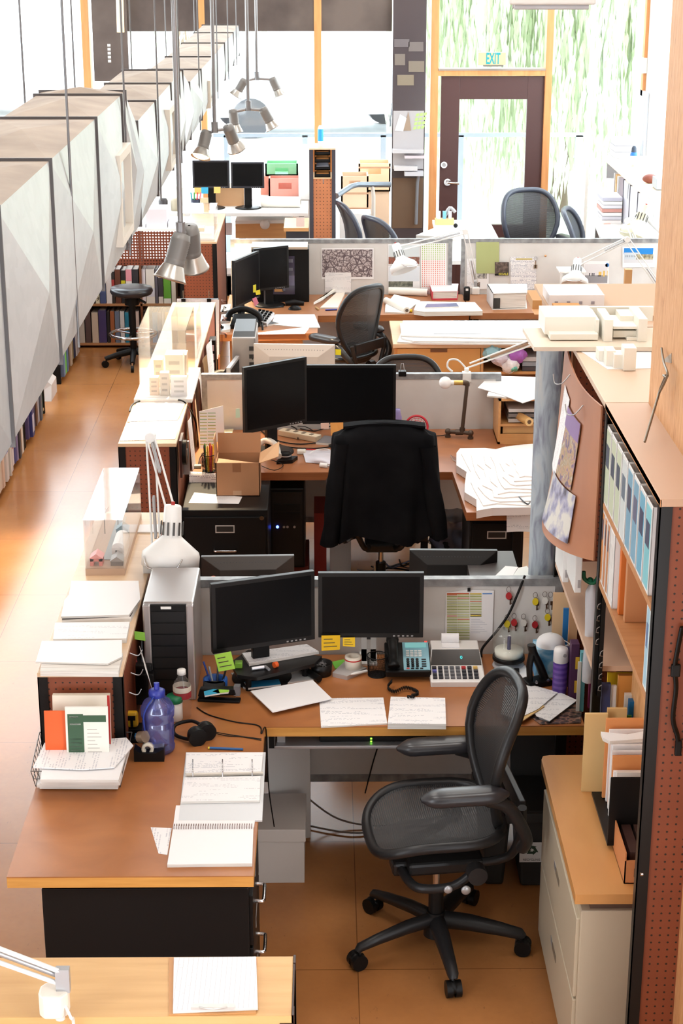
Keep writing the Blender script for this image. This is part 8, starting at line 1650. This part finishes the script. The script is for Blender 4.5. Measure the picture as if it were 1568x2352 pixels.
UP=[(150,187,(176,110,76),'tan',.30,None,('9',.05,.2,(30,26,24))),(188,198,(44,42,48),'black',.29,None,None),(207,217,(40,38,44),'black slim',.29,None,None),(218,227,(226,220,196),'cream',.30,(.25,.5,(170,176,110)),('9',.055,.14,(30,30,30))),(228,242,(76,92,140),'blue',.31,None,None),(243,256,(226,224,228),'white',.31,None,None),(256,263,(48,44,44),'black with red stripe',.29,(.35,.75,(170,60,60)),None),(264,277,(100,56,40),'brown',.31,None,None),(278,288,(36,34,36),'black with yellow stripe',.30,(.5,.7,(206,196,40)),None),(289,303,(226,214,210),'white and pink',.31,(.66,1,(226,150,160)),None),(304,318,(44,42,46),'dark grey',.31,None,None)]
UP2=[(322,334,(222,214,220),'pale lilac',.31,None,None),(335,355,(226,218,208),'cream thick',.31,(.2,.45,(206,204,214)),None),(356,362,(96,90,100),'grey slim',.31,None,None),(363,374,(216,206,196),'beige with dark stripe',.31,(.2,.75,(60,54,60)),None),(375,392,(96,160,50),'bright green',.30,(.0,.15,(226,224,214)),None),(393,403,(206,196,180),'stone',.30,None,None)]
LOW=[(150,170,(80,60,60),'dark plum',.31,None,None),(171,189,(196,186,176),'grey',.29,None,None),(191,204,(92,72,70),'brown-grey',.30,None,None),(206,221,(206,190,174),'beige',.28,None,None),(222,240,(70,60,110),'purple',.30,None,None),(241,248,(34,32,34),'black',.29,None,None),(249,259,(160,96,60),'rust',.29,None,None),(260,271,(110,124,150),'slate blue',.29,None,None),(272,282,(220,222,226),'white',.29,None,None),(283,292,(44,140,176),'teal',.28,None,None),(293,305,(216,222,190),'pale green',.29,(.7,1,(150,190,110)),None),(306,316,(222,206,200),'pale pink',.29,(.3,.5,(200,80,70)),None)]
LOW2=[(324,340,(40,36,38),'black thick',.29,None,None),(346,358,(40,130,190),'bright blue',.28,None,None),(359,368,(120,124,150),'grey-blue',.28,None,None),(369,374,(226,222,216),'white slim',.28,None,None),(375,391,(226,186,60),'golden yellow',.28,None,None),(393,402,(216,206,196),'cream',.28,None,None)]
for lst,z,gn in ((UP+UP2,.396,'upper'),(LOW+LOW2,.046,'lower')):
    for (a,b,col,nm,h,band,tx) in lst:
        xa,xb=Y(a,660,yD).x,Y(b,660,yD).x
        if xa<x0+.022: xa=x0+.024
        book('%s book on the %s shelf of the rear bookcase'%(nm,gn),xa+.001,max(.012,xb-xa-.002),h-.01,z,yD+.012,.22,col,'books on the %s shelf of the rear bookcase'%gn,0,band,tx)
for k,(px,lb,h) in enumerate([((300,316),'left white stack',.06),((336,384),'grey box file',.16),((386,404),'right white stack',.05),((318,334),'small white tray',.03)]):
    a,b=Y(px[0],525,15.0).x,Y(px[1],525,15.0).x; MB().box(a,b,15.0,15.25,1.0505,1.05+h,C((222,214,220) if k==1 else (240,240,240))).build('white_stack',None,lb+' on top of the rear bookcase','paper',bevel=.002)
sheet('white_papers',[(300,512),(330,480),(425,480),(420,512)],1.1005,PAPER,'white sheets heaped on the rear bookcase top','paper',.02) if False else None
# aisle-side bookcases behind the duct
xe=-2.15
def caseE(label,ya,yb):
    t=T('bookcase',label,'bookcase',(xe-.15,(ya+yb)/2,0))
    for y in (ya,yb-.03): MB().box(xe-.3,xe,y,y+.03,0,.80,BLK).build('upright',t,'black upright',w=True)
    for z in (.03,.40,.78): MB().box(xe-.3,xe-.004,ya+.03,yb-.03,z,z+.018,C((206,170,130),.5)).build('shelf',t,w=True)
    MB().box(xe-.3,xe-.29,ya+.03,yb-.03,.03,.8,PEG).build('back_panel',t,w=True)
caseE('low aisle bookcase nearest us, behind the duct',10.6,11.93); caseE('low aisle bookcase second along, behind the duct',11.95,12.88); caseE('low aisle bookcase farthest along, behind the duct',13.72,14.88)
R3=random.Random(11)
def row(y,ya,yb,cols,gn):
    while y<yb:
        nm,col,w_,band=cols.pop(0) if cols else (None,None,None,None)
        if nm is None: break
        h=R3.uniform(.27,.325); book('%s book in the %s'%(nm,gn),xe+.01+R3.uniform(0,.03),w_-.003,h,.049,y,.2,col,'books in the '+gn,1,band); y+=w_
W_=(226,220,212)
row(10.66,0,11.88,[('grey',(120,112,116),.05,None),('pale pink',(220,200,190),.06,None),('ivory',(228,220,206),.05,None),('cream',(226,214,200),.07,None),('peach',(226,200,180),.06,None),('white with red square',W_,.075,(.65,.85,(200,60,60))),('white with blue square',(222,220,218),.075,(.7,.88,(80,100,180))),('dark teal',(60,110,120),.05,None),('white slim',W_,.03,None),('grey-white thick',(206,200,196),.11,None),('green-white',(40,140,120),.05,None),('white wide',(226,222,224),.09,(.4,.6,(190,60,70))),('indigo',(60,64,130),.06,None),('lavender',(150,140,180),.05,None),('charcoal',(60,56,60),.06,None),('tan',(190,160,130),.06,None),('white plain',W_,.06,None)],'nearest aisle bookcase')
row(12.0,0,12.85,[('violet',(96,84,130),.06,None),('navy',(52,58,120),.08,(.1,.5,(190,190,210))),('black',(40,38,42),.07,None),('white-topped black',(50,48,52),.07,(.75,.95,W_)),('deep blue',(60,70,110),.07,None),('brown',(110,80,64),.07,None),('silver',(170,168,176),.07,None),('slate',(90,96,110),.06,None),('big green',(0,84,74),.14,None)],'second aisle bookcase')
row(13.77,0,14.84,[('slate blue',(110,126,160),.08,None),('bright green',(110,180,70),.08,(.0,.45,(110,190,70))),('steel blue',(90,110,150),.07,None),('royal blue',(30,80,180),.06,None),('dark brown',(76,60,54),.07,None),('sand',(180,160,140),.07,None),('charcoal brown',(60,52,50),.07,None),('sky blue',(70,130,190),.06,None),('khaki',(150,136,100),.07,None),('ink blue',(40,50,90),.07,None),('white boxed',(206,200,204),.16,(.3,.8,(190,186,194)))],'farthest aisle bookcase')
MB().hexa([(xe-.2,13.2,0),(xe+.0,13.2,0),(xe+.0,13.5,0),(xe-.2,13.5,0)],[(xe-.25,13.25,.34),(xe+.0,13.25,.12),(xe+.0,13.5,.12),(xe-.25,13.5,.34)],C((214,206,202))).build('white_carton',None,'white carton with a slanted top between the aisle bookcases','carton')
# stool
st=T('drafting_stool','black drafting stool with chrome foot ring before the rear bookcase','stool',(-1.62,14.35,0)); 
MB().lathe([(0,.595),(.12,.595),(.165,.61),(.18,.635),(.17,.665),(.1,.672),(0,.67)],(0,0,0),C((34,33,38),.3),32).build('seat',st); MB().cyl((0,0,.1),(0,0,.6),.028,BLK).cyl((0,0,.52),(0,0,.6),.06,BLK).build('column',st)
MB().tube([(.19*math.cos(2*pi*i/32),.19*math.sin(2*pi*i/32),.27) for i in range(32)],.014,CHROME,10,True).build('foot_ring',st,'chrome foot ring')
for k in range(3): a=k*2*pi/3+.4; MB().tube([(.028*math.cos(a),.028*math.sin(a),.27),(.19*math.cos(a),.19*math.sin(a),.27)],.008,CHROME,6).build('ring_spoke',st)
for k in range(5):
    a=k*2*pi/5+3.5; c_,s_=math.cos(a),math.sin(a); l=MB().tube([(.02*c_,.02*s_,.12),(.15*c_,.15*s_,.1),(.25*c_,.25*s_,.075)],[.03,.024,.02],BLK,8).build('leg',st); MB().cyl((.25*c_-.012*s_,.25*s_+.012*c_,.03),(.25*c_+.012*s_,.25*s_-.012*c_,.03),.03,BLK,seg=14).cyl((.25*c_,.25*s_,.03),(.25*c_,.25*s_,.08),.008,CHROME).build('caster',l)
MB().cyl((.06,-.02,.57),(.12,-.03,.54),.01,BLK).build('height_lever',st)
